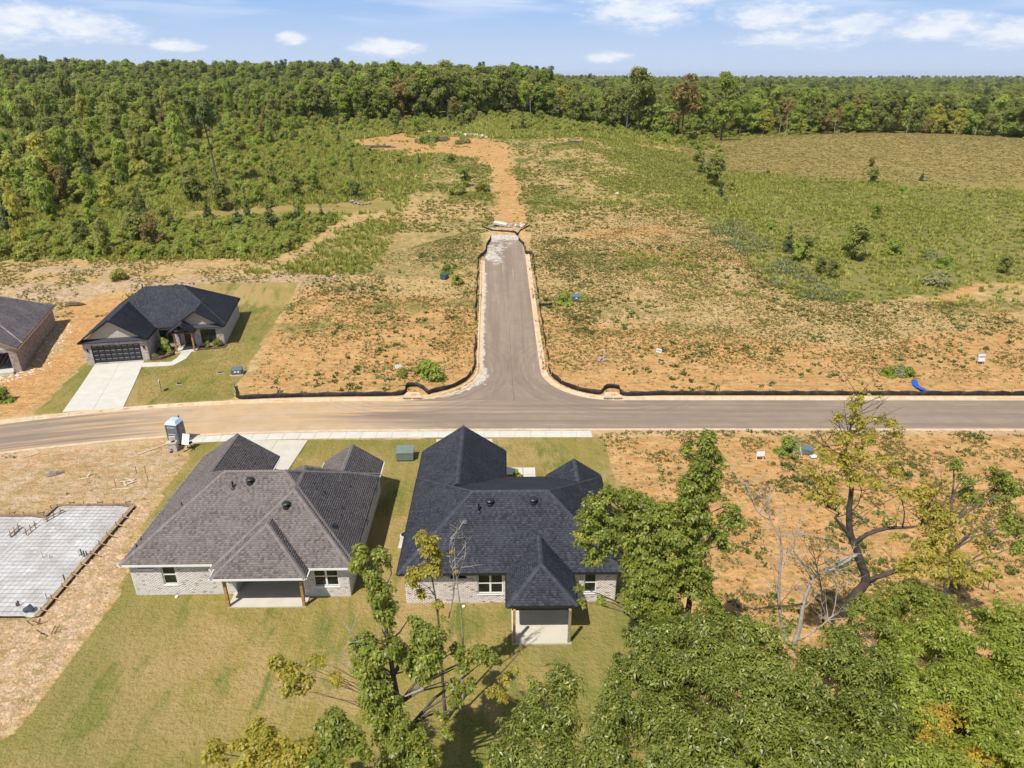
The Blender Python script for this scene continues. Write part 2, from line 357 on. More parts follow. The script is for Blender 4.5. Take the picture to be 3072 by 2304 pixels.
# relief: clods on bare soil, swales; then cut the ground below roads and slabs
bare = (1-z_lawn)*(GY < 135)*(GY > 20)
GZ = GZ+bare*(.10*(fbm(GX/1.6, GY/1.6, 11)-.5)+.16*(fbm(GX/5, GY/5, 12)-.5))+z_lawn*.06*(fbm(GX/4, GY/4, 13)-.5)
GZ = GZ+bare*(GX < -23)*(GY < 57)*.30*(fbm(GX/2.4, GY/2.4, 17)-.5)*smooth(56.5, 54, GY)*(1-smooth(-30.2, -31.2, GX)*smooth(33, 34, GY)*smooth(47.6, 46.6, GY))
GZ = GZ+np.where(GY > 110, 1.2*(fbm(GX/22, GY/22, 14)-.5)*smooth(110, 150, GY), 0)
road_d = dist_line(MAIN_C, GX, GY)
side_m = (GY > 62) & (GY < 127) & (np.abs(GX-side_cx(GY)) < np.where(GY < YF, HW+FIL-np.sqrt(np.clip(FIL**2-(YF-GY)**2, 0, None)), HW)+.36)
near_road = np.minimum(road_d, np.where(side_m, 0, 9))
kerbside = smooth(7.5, 4.2, np.minimum(road_d, np.where(GY > 66, np.abs(np.abs(GX-side_cx(GY))-HW)+3.6, 99)*np.where(GY < 128, 1, 99)))
base_flat = tz(GX, GY); GZ = base_flat+(GZ-base_flat)*(1-kerbside)
GZ = np.where(near_road < 3.6, base_flat-.35, GZ)
GZ = np.where((GX > -47.6) & (GX < -31.2) & (GY > 34.3) & (GY < 46.1) & ~((GX < -36.8) & (GY > 44.8)), GZ-.35, GZ)      # dug out under the slab
V = np.stack([GX.ravel(), GY.ravel(), GZ.ravel()], 1)
idx = np.arange(nx_*ny_).reshape(ny_, nx_)
Fq = np.stack([idx[:-1, :-1].ravel(), idx[:-1, 1:].ravel(), idx[1:, 1:].ravel(), idx[1:, :-1].ravel()], 1)
me = mesh_np("ground", V, Fq, smooth_=True)
for nm, (a, b, c) in dict(zoneA=(z_or, z_lawn, z_field), zoneB=(z_scrub, z_pale, np.clip(1-np.minimum(road_d-3.8, 9)/1.6, 0, 1))).items():
    at = me.color_attributes.new(nm, 'FLOAT_COLOR', 'POINT')
    at.data.foreach_set('color', np.stack([a.ravel(), b.ravel(), c.ravel(), np.ones(a.size)], 1).astype(np.float32).ravel())
def ground_material():
    m_, nt, b = new_mat("soil_and_grass"); n = NT(nt)
    def sep(name):
        s = n.N.new('ShaderNodeSeparateColor'); n.L.new(n.attr(name, 'Color'), s.inputs[0]); return s.outputs
    A = sep('zoneA'); B = sep('zoneB')
    n1 = n.noise(.12, 3, .6); n2 = n.noise(.9, 4, .62, off=3); n3 = n.noise(5.0, 3, .65, off=8, stretch=(.6, 1.4, 1)); n4 = n.noise(22, 1, .6, off=5)
    def mask(a, w, sharp=.28):
        v = n.math('ADD', a, n.math('MULTIPLY', n.math('SUBTRACT', w, .5), 1.3)); return n.step(v, .5-sharp, .5+sharp)
    # bare soil: tan, washed pale, and iron-orange clay
    tan = n.mix(n.step(n2, .3, .7), (.39, .255, .110), (.52, .365, .180))
    tan = n.mix(n.step(n3, .50, .70, 0, .75), tan, (.24, .15, .07))
    org = n.mix(n.step(n2, .3, .68), (.44, .228, .086), (.53, .325, .148))
    org = n.mix(n.step(n3, .5, .72, 0, .7), org, (.33, .135, .04))
    pale = n.mix(n.step(n2, .3, .7), (.385, .26, .165), (.50, .375, .265))
    pale = n.mix(n.step(n3, .48, .70, 0, .75), pale, (.25, .155, .09))
    c = n.mix(mask(A[0], n1, .4), tan, org); c = n.mix(mask(B[1], n2), c, pale)
    c = n.mix(n.step(n.noise(1.0, 3, .6, off=27, stretch=(.12, .95, 1)), .52, .66, 0, .45), c, (.27, .165, .075))
    # dead thatch on the graded lots
    c = n.mix(n.math('MULTIPLY', n.step(n.noise(1.7, 3, .7, off=14, stretch=(.7, 1.2, 1)), .46, .64), .6), c, (.215, .175, .058))
    # dry hay field
    hay = n.mix(n.step(n.noise(.35, 3, .65, off=2, stretch=(.45, 1.4, 1)), .3, .7), (.225, .172, .055), (.295, .232, .088))
    hay = n.mix(n.step(n3, .5, .8, 0, .5), hay, (.195, .15, .05)); hay = n.mix(n.step(n1, .5, .66, 0, .6), hay, (.205, .19, .055))
    c = n.mix(mask(A[2], n2), c, hay)
    # rank green ground cover
    gr = n.mix(n.step(n2, .3, .7), (.100, .115, .024), (.185, .185, .048)); gr = n.mix(n.step(n1, .42, .66, 0, .75), gr, (.235, .195, .075))
    gr = n.mix(n.step(n3, .45, .75, 0, .6), gr, (.075, .085, .022))
    c = n.mix(mask(B[0], n.noise(.45, 4, .7, off=17)), c, gr)
    # sod lawn, strips laid along y, straw where it has not rooted
    lw = n.mix(n.step(n.noise(.13, 4, .65, off=6), .42, .58), (.345, .240, .100), (.235, .190, .046))
    lw = n.mix(n.step(n.noise(.33, 3, .62, off=31, stretch=(1.6, .6, 1)), .50, .68), lw, (.110, .140, .020))
    lw = n.mix(n.step(n.noise(1.1, 2, .6, off=12, stretch=(2.2, .25, 1)), .5, .72, 0, .45), lw, (.285, .222, .098))
    lw = n.mix(n.step(n.noise(.055, 2, .5, off=44), .50, .58, 0, .55), lw, (.120, .140, .022))
    lw = n.mix(n.step(n3, .45, .8, 0, .28), lw, (.135, .12, .032)); lw = n.mix(n.step(n4, .45, .75, 0, .35), lw, (.30, .25, .11))
    # single sod rolls differ a little in tone
    sp_ = n.N.new('ShaderNodeSeparateXYZ'); n.L.new(n.pos(), sp_.inputs[0]); ix = n.math('FLOOR', n.math('DIVIDE', n.math('ADD', sp_.outputs[0], n.math('MULTIPLY', sp_.outputs[1], .03)), .66)); iy = n.math('FLOOR', n.math('ADD', n.math('DIVIDE', sp_.outputs[1], 1.9), n.math('MULTIPLY', ix, .37)))
    cv = n.N.new('ShaderNodeCombineXYZ'); n.L.new(ix, cv.inputs[0]); n.L.new(iy, cv.inputs[1]); wn_ = n.N.new('ShaderNodeTexWhiteNoise'); wn_.noise_dimensions = '2D'; n.L.new(cv.outputs[0], wn_.inputs['Vector'])
    fx_ = n.math('ABSOLUTE', n.math('SUBTRACT', n.math('FRACT', n.math('DIVIDE', n.math('ADD', sp_.outputs[0], n.math('MULTIPLY', sp_.outputs[1], .03)), .66)), .5))
    lw = n.mix(n.math('MULTIPLY', wn_.outputs['Value'], .30), lw, n.mix(wn_.outputs['Value'], (.14, .14, .03), (.33, .25, .10))); lw = n.mix(n.math('MULTIPLY', n.step(fx_, .46, .495), n.math('MULTIPLY', n.step(n1, .42, .58), .5)), lw, (.40, .31, .15))
    c = n.mix(n.step(n.math('ADD', A[1], n.math('MULTIPLY', n.math('SUBTRACT', n3, .5), .5)), .42, .58), c, lw)
    # soil washed along the kerb
    c = n.mix(n.math('MULTIPLY', n.math('MULTIPLY', B[2], .75), n.math('SUBTRACT', 1.0, A[1])), c, (.52, .37, .22))
    n.put(b.inputs['Base Color'], c); b.inputs['Roughness'].default_value = .95; b.inputs['Specular IOR Level'].default_value = .15
    n.L.new(n.bump(n.noise(3.2, 3, .7, off=8), .9, .25), b.inputs['Normal'])
    return m_
M_GROUND = ground_material()
tag(link_mesh("ground", me, M_GROUND), "rolling clay and grass ground of the new subdivision", "ground", kind='structure')
def gz(x, y):
    """height of the built ground sheet near a point (bilinear)"""
    i = int(np.clip(np.searchsorted(gx, x)-1, 0, nx_-2)); j = int(np.clip(np.searchsorted(gy, y)-1, 0, ny_-2))
    u = (x-gx[i])/(gx[i+1]-gx[i]); v = (y-gy[j])/(gy[j+1]-gy[j])
    return float(GZ[j, i]*(1-u)*(1-v)+GZ[j, i+1]*u*(1-v)+GZ[j+1, i]*(1-u)*v+GZ[j+1, i+1]*u*v)
def gz_np(x, y):
    i = np.clip(np.searchsorted(gx, x)-1, 0, nx_-2); j = np.clip(np.searchsorted(gy, y)-1, 0, ny_-2)
    u = (x-gx[i])/(gx[i+1]-gx[i]); v = (y-gy[j])/(gy[j+1]-gy[j])
    return GZ[j, i]*(1-u)*(1-v)+GZ[j, i+1]*u*(1-v)+GZ[j+1, i]*(1-u)*v+GZ[j+1, i+1]*u*v
def zone_at(Z, x, y):
    i = np.clip(np.searchsorted(gx, x), 0, nx_-1); j = np.clip(np.searchsorted(gy, y), 0, ny_-1); return Z[j, i]

# ---------------------------------------------------------------- asphalt
def asphalt_material():
    m_, nt, b = new_mat("dusty_asphalt"); n = NT(nt)
    d = n.attr('dust'); w = n.attr('wash'); uv = n.attr('lane', 'Vector')
    st = n.noise(1.0, 6, .65, uv, 0, 0, (.035, .9, 1)); st2 = n.noise(1.0, 5, .6, uv, 7, 0, (.10, 3.2, 1)); n2 = n.noise(.5, 6, .65, off=2); n4 = n.noise(35, 3, .6)
    base = n.mix(n.step(st, .35, .65), (.215, .160, .120), (.285, .218, .168))
    base = n.mix(n.step(n2, .35, .7, 0, .5), base, (.185, .145, .116))
    base = n.mix(n.step(st2, .60, .70, 0, .55), base, (.36, .30, .235))
    sl_ = n.N.new('ShaderNodeSeparateXYZ'); n.L.new(uv, sl_.inputs[0]); base = n.mix(n.step(n.math('ABSOLUTE', n.math('SUBTRACT', sl_.outputs[1], 3.55)), .05, .025, 0, .55), base, (.11, .085, .07))
    dust = n.mix(n.step(n2, .3, .7), (.42, .30, .185), (.50, .375, .25))
    f = n.step(n.math('ADD', d, n.math('MULTIPLY', n.math('SUBTRACT', n.math('ADD', n.math('MULTIPLY', st, .7), n.math('MULTIPLY', st2, .45)), .55), 1.7)), .35, .95)
    c = n.mix(n.math('MULTIPLY', f, .85), base, dust)
    c = n.mix(n.step(n.math('ADD', n.math('MULTIPLY', d, .2), st2), .70, .78, 0, .8), c, (.52, .31, .12))
    for cx_ in (-11.6, 11.45):                                   # tyre scuffs turning through the junction
        vd = n.N.new('ShaderNodeVectorMath'); vd.operation = 'DISTANCE'; fl = n.N.new('ShaderNodeVectorMath'); fl.operation = 'MULTIPLY'; n.L.new(n.pos(), fl.inputs[0]); fl.inputs[1].default_value = (1, 1, 0); n.L.new(fl.outputs[0], vd.inputs[0]); vd.inputs[1].default_value = (cx_, 74.7, 0); dd = n.math('ADD', vd.outputs['Value'], n.math('MULTIPLY', st2, .5))
        rg_ = n.step(n.math('ABSOLUTE', n.math('SUBTRACT', n.math('FRACT', n.math('DIVIDE', dd, .85)), .5)), .16, .04); c = n.mix(n.math('MULTIPLY', n.math('MULTIPLY', rg_, n.math('MULTIPLY', n.step(dd, 8.4, 9.6), n.step(dd, 13.5, 11.5))), .2), c, (.085, .068, .055))
    wn = n.noise(.8, 4, .72, off=9)
    f2 = n.step(n.math('ADD', w, n.math('MULTIPLY', n.math('SUBTRACT', wn, .5), 1.8)), .42, .62)
    c = n.mix(f2, c, n.mix(n.step(n.noise(3, 4, .6, off=4), .35, .65), (.33, .29, .25), (.55, .51, .455)))
    c = n.mix(n.step(n4, .4, .8, 0, .3), c, (.09, .08, .07))
    n.put(b.inputs['Base Color'], c); b.inputs['Roughness'].default_value = .88; b.inputs['Specular IOR Level'].default_value = .25
    n.L.new(n.bump(n4, .35, .015), b.inputs['Normal'])
    return m_
M_ASPH = asphalt_material()
def road_sheet(name, rows, zf, dustf, washf, label):
    """rows: list of lists of (x,y); a strip mesh with dust / wash / lane attributes"""
    n = len(rows[0]); Vv = []; du = []; wa = []; la = []
    for i, r in enumerate(rows):
        for j, (x, y) in enumerate(r):
            Vv.append((x, y, zf(x, y))); du.append(dustf(x, y, j/(n-1))); wa.append(washf(x, y, j/(n-1))); la.append((i*1.0, j/(n-1)*7.0, 0))
    Fq_ = [(i*n+j, i*n+j+1, (i+1)*n+j+1, (i+1)*n+j) for i in range(len(rows)-1) for j in range(n-1)]
    me_ = mesh_np(name, Vv, Fq_, smooth_=True)
    for nm, dat in (('dust', du), ('wash', wa)):
        a = me_.attributes.new(nm, 'FLOAT', 'POINT'); a.data.foreach_set('value', np.array(dat, np.float32))
    a = me_.attributes.new('lane', 'FLOAT_VECTOR', 'POINT'); a.data.foreach_set('vector', np.array(la, np.float32).ravel())
    return tag(link_mesh(name, me_, M_ASPH), label, "road", kind='structure')
L_ = [offset(MAIN_C, d) for d in np.linspace(-3.3, 3.3, 9)]      # travelling towards -x: +d is the camera side
rows = [[L_[j][i] for j in range(9)] for i in range(len(MAIN_C))]
def dust_main(x, y, t):
    e = .10+.60*math.exp(-((x+26)/15)**2)+.24*float(smooth(2, -30, x))+.34*math.exp(-((y-64.8)/1.0)**2)*math.exp(-((x-6)/26)**2)
    return e+.30*(abs(t-.5) > .47)
road_sheet("main_road", rows, lambda x, y: tz1(x, y)-.10 if y > 66 else -.10, dust_main, lambda x, y, t: 0.0, "dusty asphalt street running across the middle of the subdivision")
rows = []
for y in np.concatenate([np.arange(66.7, 75, .4), np.arange(75, 127.6, .8)]):
    a, b = side_edge(y, -1), side_edge(y, 1); rows.append([(a+(b-a)*k/10, float(y)) for k in range(11)])
def wash_side(x, y, t):
    v = .40*smooth(116, 120, y)+.45*smooth(122.5, 126, y)-.25*math.exp(-((t-.8)/.15)**2)*(y < 121)+ .75*math.exp(-((y-115.5)/3.2)**2)*math.exp(-((t-.12)/.16)**2)+.42*math.exp(-((y-114)/5)**2)*math.exp(-((t-.4)/.25)**2)
    v += .75*(t < .035+.03*math.sin(y*1.3))*(y < 108)+.62*math.exp(-((y-72.5)/3)**2)*(t < .16)
    return float(v)
road_sheet("side_road", rows, lambda x, y: tz1(x, y)-.095, lambda x, y, t: .12+.15*smooth(112, 122, y)+.3*(abs(t-.5) > .44), wash_side, "short asphalt side street climbing to a dead end")

# ---------------------------------------------------------------- kerbs
M_KERB = M_simple("kerb_concrete", (.52, .40, .275), .9, .14, 1.3, .4, 25, dirt=(.50, .31, .15), dirt_amt=.65)
M_CONC = M_simple("new_concrete", (.47, .44, .375), .85, .07, .9, .25, 40, dirt=(.50, .42, .31), dirt_amt=.45)
M_CONC2 = M_simple("bright_concrete", (.50, .48, .43), .85, .06, .9, .25, 40, dirt=(.55, .48, .38), dirt_amt=.3)
def sweep_kerb(name, path, side, label, step_break=3.0):
    """path: asphalt edge; side=+1 kerb lies to the left of travel"""
    prof = [(-.06, -.096), (.0, -.086), (.36, -.075), (.46, .035), (.50, .045), (.64, .05), (.66, -.4)]
    P = [offset(path, side*d) for d, z in prof]; n = len(prof); root = empty(name, (0, 0, 0)); tag(root, label, "kerb", kind='structure'); i0 = 0
    while i0 < len(path)-1:
        i1 = i0; Ln = 0
        while i1 < len(path)-1 and Ln < step_break: Ln += math.hypot(path[i1+1][0]-path[i1][0], path[i1+1][1]-path[i1][1]); i1 += 1
        if not any(-95 < path[i][0] < 80 for i in (i0, i1)): i0 = i1; continue
        Vv = []; fs = []; m_ = i1-i0+1
        for i in range(i0, i1+1):
            for j, (d, z) in enumerate(prof):
                x, y = P[j][i]
                if i == i1: x0, y0 = P[j][i-1]; q = .025/max(.1, math.hypot(x-x0, y-y0)); x, y = x+(x0-x)*q, y+(y0-y)*q
                Vv.append((x, y, tz1(*path[i])+z))
        for i in range(m_-1):
            for j in range(n-1): fs.append((i*n+j, i*n+j+1, (i+1)*n+j+1, (i+1)*n+j) if side < 0 else (i*n+j, (i+1)*n+j, (i+1)*n+j+1, i*n+j+1))
        b = MB(); b.add(Vv, fs); b.add(Vv[-n:], [tuple(range(n))]); b.build("kerb_section", M_KERB, root); i0 = i1
    return root
sweep_kerb("kerb_south", [L_[8][i] for i in range(len(MAIN_C))], 1, "tan concrete kerb along the near side of the street")
north = [L_[0][i] for i in range(len(MAIN_C))]
def fillet(s):
    c = side_cx(YF); return [(c+s*(HW+FIL)-s*FIL*math.cos(R(a)), YF-FIL*math.sin(R(a))) for a in np.arange(90, -1, -7.5)]
def trim_n(s):
    xe = side_cx(YF)+s*(HW+FIL); return [p for p in north if (p[0]-xe)*s > .3]
left_edge = [(side_edge(y, -1), float(y)) for y in np.arange(75.5, 113.5, 1.5)]
right_edge = [(side_edge(y, 1), float(y)) for y in np.arange(75.5, 119, 1.5)]
KN_L = trim_n(-1)[::-1]+fillet(-1)+left_edge                 # travelling +x then north: kerb lies to the left
KN_R = trim_n(1)+fillet(1)+right_edge                        # travelling -x then north: kerb lies to the right
sweep_kerb("kerb_north_west", KN_L, 1, "concrete kerb on the far side, curving up the left of the side street")
sweep_kerb("kerb_north_east", KN_R, -1, "concrete kerb on the far side, curving up the right of the side street")

# ---------------------------------------------------------------- sidewalk, driveways, walks: separate panels
def panel_strip(name, label, polys, mat, z_top=.03, t=.12, zfun=None):
    root = empty(name, (0, 0, 0)); tag(root, label, "pavement", kind='structure')
    for p in polys:
        cx_, cy_ = np.mean([q[0] for q in p]), np.mean([q[1] for q in p]); zz = (zfun(cx_, cy_) if zfun else tz1(cx_, cy_))+z_top
        b = MB(); q = [(cx_+(x-cx_)*(1-.012/max(.4, abs(x-cx_)+.01)), cy_+(y-cy_)*(1-.012/max(.4, abs(y-cy_)+.01))) for x, y in p]
        if zfun is None: b.prism(q, zz-t, zz)
        else: b.slab3([(x, y, zfun(x, y)+z_top) for x, y in q][::1], t)
        b.build("panel", mat, root)
    return root
def quad_grid(a, b, c, d, nu, nv):
    """quads over the bilinear patch a-b (near) d-c (far)"""
    f = lambda u, v: tuple((1-u)*(1-v)*a[k]+u*(1-v)*b[k]+u*v*c[k]+(1-u)*v*d[k] for k in (0, 1))
    return [[f(i/nu, j/nv), f((i+1)/nu, j/nv), f((i+1)/nu, (j+1)/nv), f(i/nu, (j+1)/nv)] for j in range(nv) for i in range(nu)]
south_in = [L_[8][i] for i in range(len(MAIN_C))]
sw0 = offset(south_in, .68); sw1 = offset(south_in, 1.95)
xs = np.array([p[0] for p in sw0]); order = np.argsort(xs)
def on(curve, x): 
    c_ = np.array(curve)[order]; return (x, float(np.interp(x, c_[:, 0], c_[:, 1])))
brk = np.arange(-31.2, 9.3, 1.5)
panel_strip("sidewalk", "pale new concrete sidewalk of square panels beside the street", [[on(sw1, a), on(sw1, b), on(sw0, b), on(sw0, a)] for a, b in zip(brk[:-1], brk[1:])], M_CONC2)

# ================================================================ house kit
def clip_poly(P, f):
    """keep the part of polygon P (x,y) where f(p) >= 0 (f linear)"""
    out = []; n = len(P)
    for i in range(n):
        a, b = P[i], P[(i+1) % n]; fa, fb = f(a), f(b)
        if fa >= -1e-7: out.append(a)
        if (fa > 1e-7 and fb < -1e-7) or (fa < -1e-7 and fb > 1e-7):
            t = fa/(fa-fb); out.append((a[0]+(b[0]-a[0])*t, a[1]+(b[1]-a[1])*t))
    return out
class SubRoof:
    """hip / gable roof over a rectangle: slope per side W,E,S,N (None = gable end)"""
    def __init__(s, x0, x1, y0, y1, z0, W=.68, E=.68, S=.68, N=.68):
        s.r = (x0, x1, y0, y1); s.z0 = z0; s.sl = dict(W=W, E=E, S=S, N=N)
        s.pl = {k: p for k, p in s.sl.items() if p}
    def d(s, k, x, y):
        x0, x1, y0, y1 = s.r; return dict(W=x-x0, E=x1-x, S=y-y0, N=y1-y)[k]
    def h(s, k, x, y): return s.z0+s.pl[k]*s.d(k, x, y)
    def top(s, x, y):
        x0, x1, y0, y1 = s.r
        if x < x0-1e-6 or x > x1+1e-6 or y < y0-1e-6 or y > y1+1e-6: return -9.
        return min(s.h(k, x, y) for k in s.pl)
    def faces(s):
        x0, x1, y0, y1 = s.r; out = {}
        for k in s.pl:
            P = [(x0, y0), (x1, y0), (x1, y1), (x0, y1)]
            for q in s.pl:
                if q != k and len(P) > 2: P = clip_poly(P, lambda p: s.h(q, *p)-s.h(k, *p))
            if len(P) > 2: out[k] = P
        return out
def shingle_tabs(sr, k, P, hidden, acc, expo=.15, tw=(.12, .24), lift=.010):
    """courses of shingle tabs over one roof face, appended to acc (verts, quads, rnd)"""
    x0, x1, y0, y1 = sr.r; p = sr.pl[k]; cs = 1/math.sqrt(1+p*p)
    o, u, v = dict(S=((x0, y0), (1, 0), (0, 1)), N=((x1, y1), (-1, 0), (0, -1)), W=((x0, y1), (0, -1), (1, 0)), E=((x1, y0), (0, 1), (-1, 0)))[k]
    Q = [((a-o[0])*u[0]+(b-o[1])*u[1], (a-o[0])*v[0]+(b-o[1])*v[1]) for a, b in P]
    vmax = max(q[1] for q in Q); dv = expo*cs; n = int(vmax/dv)
    def span(vv):
        xs_ = []
        for i in range(len(Q)):
            a, b = Q[i], Q[(i+1) % len(Q)]
            if abs(a[1]-b[1]) < 1e-9: continue
            t = (vv-a[1])/(b[1]-a[1])
            if -1e-6 <= t <= 1+1e-6: xs_.append(a[0]+(b[0]-a[0])*t)
        return (min(xs_), max(xs_)) if len(xs_) > 1 else None
    nx2, ny2, nz2 = -v[0]*p*cs, -v[1]*p*cs, cs
    for c in range(n+1):
        va, vb = c*dv, min((c+1)*dv, vmax-1e-4)
        if vb-va < .01: continue
        sa, sb = span(max(va, 1e-4)), span(vb)
        if not sa or not sb: continue
        par = random.random() < .5; t = min(sa[0], sb[0])-random.random()*.3; end = max(sa[1], sb[1])
        while t < end:
            w = random.uniform(*tw); a0, a1 = max(t, sa[0]), min(t+w, sa[1]); b0, b1 = max(t, sb[0]), min(t+w, sb[1]); t += w
            if a1 <= a0 and b1 <= b0: continue
            a1 = max(a0, a1); b1 = max(b0, b1)
            um, vm = (a0+a1+b0+b1)/4, (va+vb)/2
            wxm, wym = o[0]+u[0]*um+v[0]*vm, o[1]+u[1]*um+v[1]*vm; zm = sr.z0+p*vm
            if hidden(wxm, wym, zm): continue
            par = not par if random.random() < .86 else par; lf = lift*(1.5 if par else .6); r_ = .34+.66*random.random() if par else .33*random.random()**.5+.001; r_ = random.random() if random.random() < .25 else r_
            def pt(uu, vv, hgt): return (o[0]+u[0]*uu+v[0]*vv+nx2*hgt, o[1]+u[1]*uu+v[1]*vv+ny2*hgt, sr.z0+p*vv+nz2*hgt)
            b_ = len(acc[0]); acc[0] += [pt(a0, va, .004+lf), pt(a1, va, .004+lf), pt(b1, vb, .006), pt(b0, vb, .006), pt(a0, va, .0), pt(a1, va, .0)]
            acc[1] += [(b_, b_+1, b_+2, b_+3), (b_+4, b_+5, b_+1, b_)]; acc[2] += [r_, r_]
def cap_mesh(name, half, length, drop, tone):
    b = MB(); t = .012
    b.add([(-length/2, -half, -drop), (-length/2, 0, 0), (-length/2, half, -drop), (length/2, -half, -drop+t), (length/2, 0, t*1.6), (length/2, half, -drop+t)],
          [(0, 3, 4, 1), (1, 4, 5, 2), (3, 0, 2, 5)])
    me_ = bpy.data.meshes.new(name); me_.from_pydata(b.v, [], b.f); a_ = me_.attributes.new('rnd', 'FLOAT', 'FACE'); a_.data.foreach_set('value', np.full(len(b.f), tone, np.float32)); return me_
def roof(root, subs, mat_sh, mat_deck, mat_fascia, caps=True, fascia_h=.16, expo=.15, origin=(0, 0)):
    ox, oy = origin
    deck = MB(); acc = [[], [], []]
    capm = {}
    for si, s in enumerate(subs):
        def hidden(x, y, z, si=si): return any(o.top(x, y) > z+.03 for j, o in enumerate(subs) if j != si)
        fc = s.faces(); edges = {}
        for k, P in fc.items():
            deck.slab3([(x-ox, y-oy, s.h(k, x, y)-.004) for x, y in P], .10)
            shingle_tabs(s, k, P, hidden, acc, expo)
            for i in range(len(P)):
                a, b = P[i], P[(i+1) % len(P)]; key = tuple(sorted([(round(a[0], 3), round(a[1], 3)), (round(b[0], 3), round(b[1], 3))]))
                if key[0] != key[1]: edges.setdefault(key, []).append(k)
        for (a, b), ks in edges.items():
            if len(ks) < 2: continue
            za, zb = s.top(*a), s.top(*b)
            if za > zb: a, b, za, zb = b, a, zb, za
            d = Vector((b[0]-a[0], b[1]-a[1], zb-za)); Ln = d.length; n = int(Ln/.24)
            ridge = abs(zb-za) < .01; drop = .15*(s.pl[ks[0]] if ridge else s.pl[ks[0]]*.70)
            for i in range(n):
                kk = ('r' if ridge else 'h')+str(random.randrange(3))
                if kk not in capm: capm[kk] = cap_mesh("ridge_cap", .15, .27, drop, (.45, .7, .97)[int(kk[1])])
                t = (i+.5)/n; x, y, z = a[0]+d.x*t, a[1]+d.y*t, za+d.z*t
                if hidden(x, y, z): continue
                rx = math.atan2(d.y, d.x); ry = -math.atan2(d.z, math.hypot(d.x, d.y))
                if caps:
                    o = link_mesh("ridge_cap", capm[kk], mat_sh, root, (x-ox, y-oy, z+.03)); o.rotation_euler = (0, ry, rx)
                else:
                    M = Matrix.Translation((x-ox+ox, y-oy+oy, z+.03)) @ Matrix.Rotation(rx, 4, 'Z') @ Matrix.Rotation(ry, 4, 'Y')
                    b_ = len(acc[0]); acc[0] += [tuple(M @ q.co) for q in capm[kk].vertices]; r_ = random.random()
                    acc[1] += [(b_, b_+3, b_+4, b_+1), (b_+1, b_+4, b_+5, b_+2)]; acc[2] += [r_, r_]
        # fascia boards along eaves
        x0, x1, y0, y1 = s.r
        for k in s.pl:
            e = dict(S=((x0, y0), (x1, y0)), N=((x1, y1), (x0, y1)), W=((x0, y1), (x0, y0)), E=((x1, y0), (x1, y1)))[k]
            n_ = dict(S=(0, -1), N=(0, 1), W=(-1, 0), E=(1, 0))[k]; m_ = 40; seg = []
            for i in range(m_):
                t0, t1 = i/m_, (i+1)/m_; tm = (t0+t1)/2; q = (e[0][0]+(e[1][0]-e[0][0])*tm-n_[0]*.08, e[0][1]+(e[1][1]-e[0][1])*tm-n_[1]*.08)
                if hidden(q[0], q[1], s.z0+.02): continue
                if seg and seg[-1][1] == i: seg[-1][1] = i+1
                else: seg.append([i, i+1])
            for i0, i1 in seg:
                a = [e[0][j]+(e[1][j]-e[0][j])*i0/m_ for j in (0, 1)]; b = [e[0][j]+(e[1][j]-e[0][j])*i1/m_ for j in (0, 1)]
                f = MB(); f.bar((a[0]-ox+n_[0]*.012, a[1]-oy+n_[1]*.012, s.z0-fascia_h/2-.01), (b[0]-ox+n_[0]*.012, b[1]-oy+n_[1]*.012, s.z0-fascia_h/2-.01), fascia_h if n_[0] else .025, .025 if n_[0] else fascia_h); f.build("fascia", mat_fascia, root)
        for k in set('WESN')-set(s.pl):                                   # rake boards on gable ends
            if k == 'N' or k == 'S':
                yv = y1 if k == 'N' else y0; sg = 1 if k == 'N' else -1; xm = (x0+x1)/2; f = MB(); zt = s.top(xm, yv)
                if hidden(xm, yv-sg*.05, zt-.05): continue
                for xa in (x0, x1): f = MB(); f.bar((xa-ox, yv-oy+sg*.012, s.z0-.09), (xm-ox, yv-oy+sg*.012, zt-.09), .14, .03); f.build("rake_board", mat_fascia, root)
    deck.build("roof", mat_deck, root)
    V_ = np.array(acc[0])-np.array([ox, oy, 0]); sh = link_mesh("shingles", mesh_np("shingles", V_, acc[1], acc[2]), mat_sh, root); sh['kind'] = 'stuff'
    return sh
M_MORTAR = M_simple("mortar", (.50, .47, .43), .95, .08, 3)
def M_brick(name, cols, dark, amount=.10):
    m_, nt, b = new_mat(name); n = NT(nt); r = n.attr('rnd')
    rp = n.N.new('ShaderNodeValToRGB'); rp.color_ramp.interpolation = 'CONSTANT'; E_ = rp.color_ramp.elements
    E_[0].position = 0.0; E_[0].color = (*cols[0], 1); E_[1].position = 1-amount; E_[1].color = (*dark, 1)
    for i in range(1, len(cols)): e = E_.new(i/len(cols)*(1-amount)); e.color = (*cols[i], 1)
    n.L.new(r, rp.inputs[0])
    c = n.mix(n.step(n.noise(9, 5, .6, n.obj()), .35, .7, 0, .35), rp.outputs[0], tuple(min(.8, q*1.3) for q in cols[0]))
    n.put(b.inputs['Base Color'], c); b.inputs['Roughness'].default_value = .92; b.inputs['Specular IOR Level'].default_value = .2
    n.L.new(n.bump(n.noise(60, 4, .6, n.obj()), .5, .01), b.inputs['Normal']); return m_
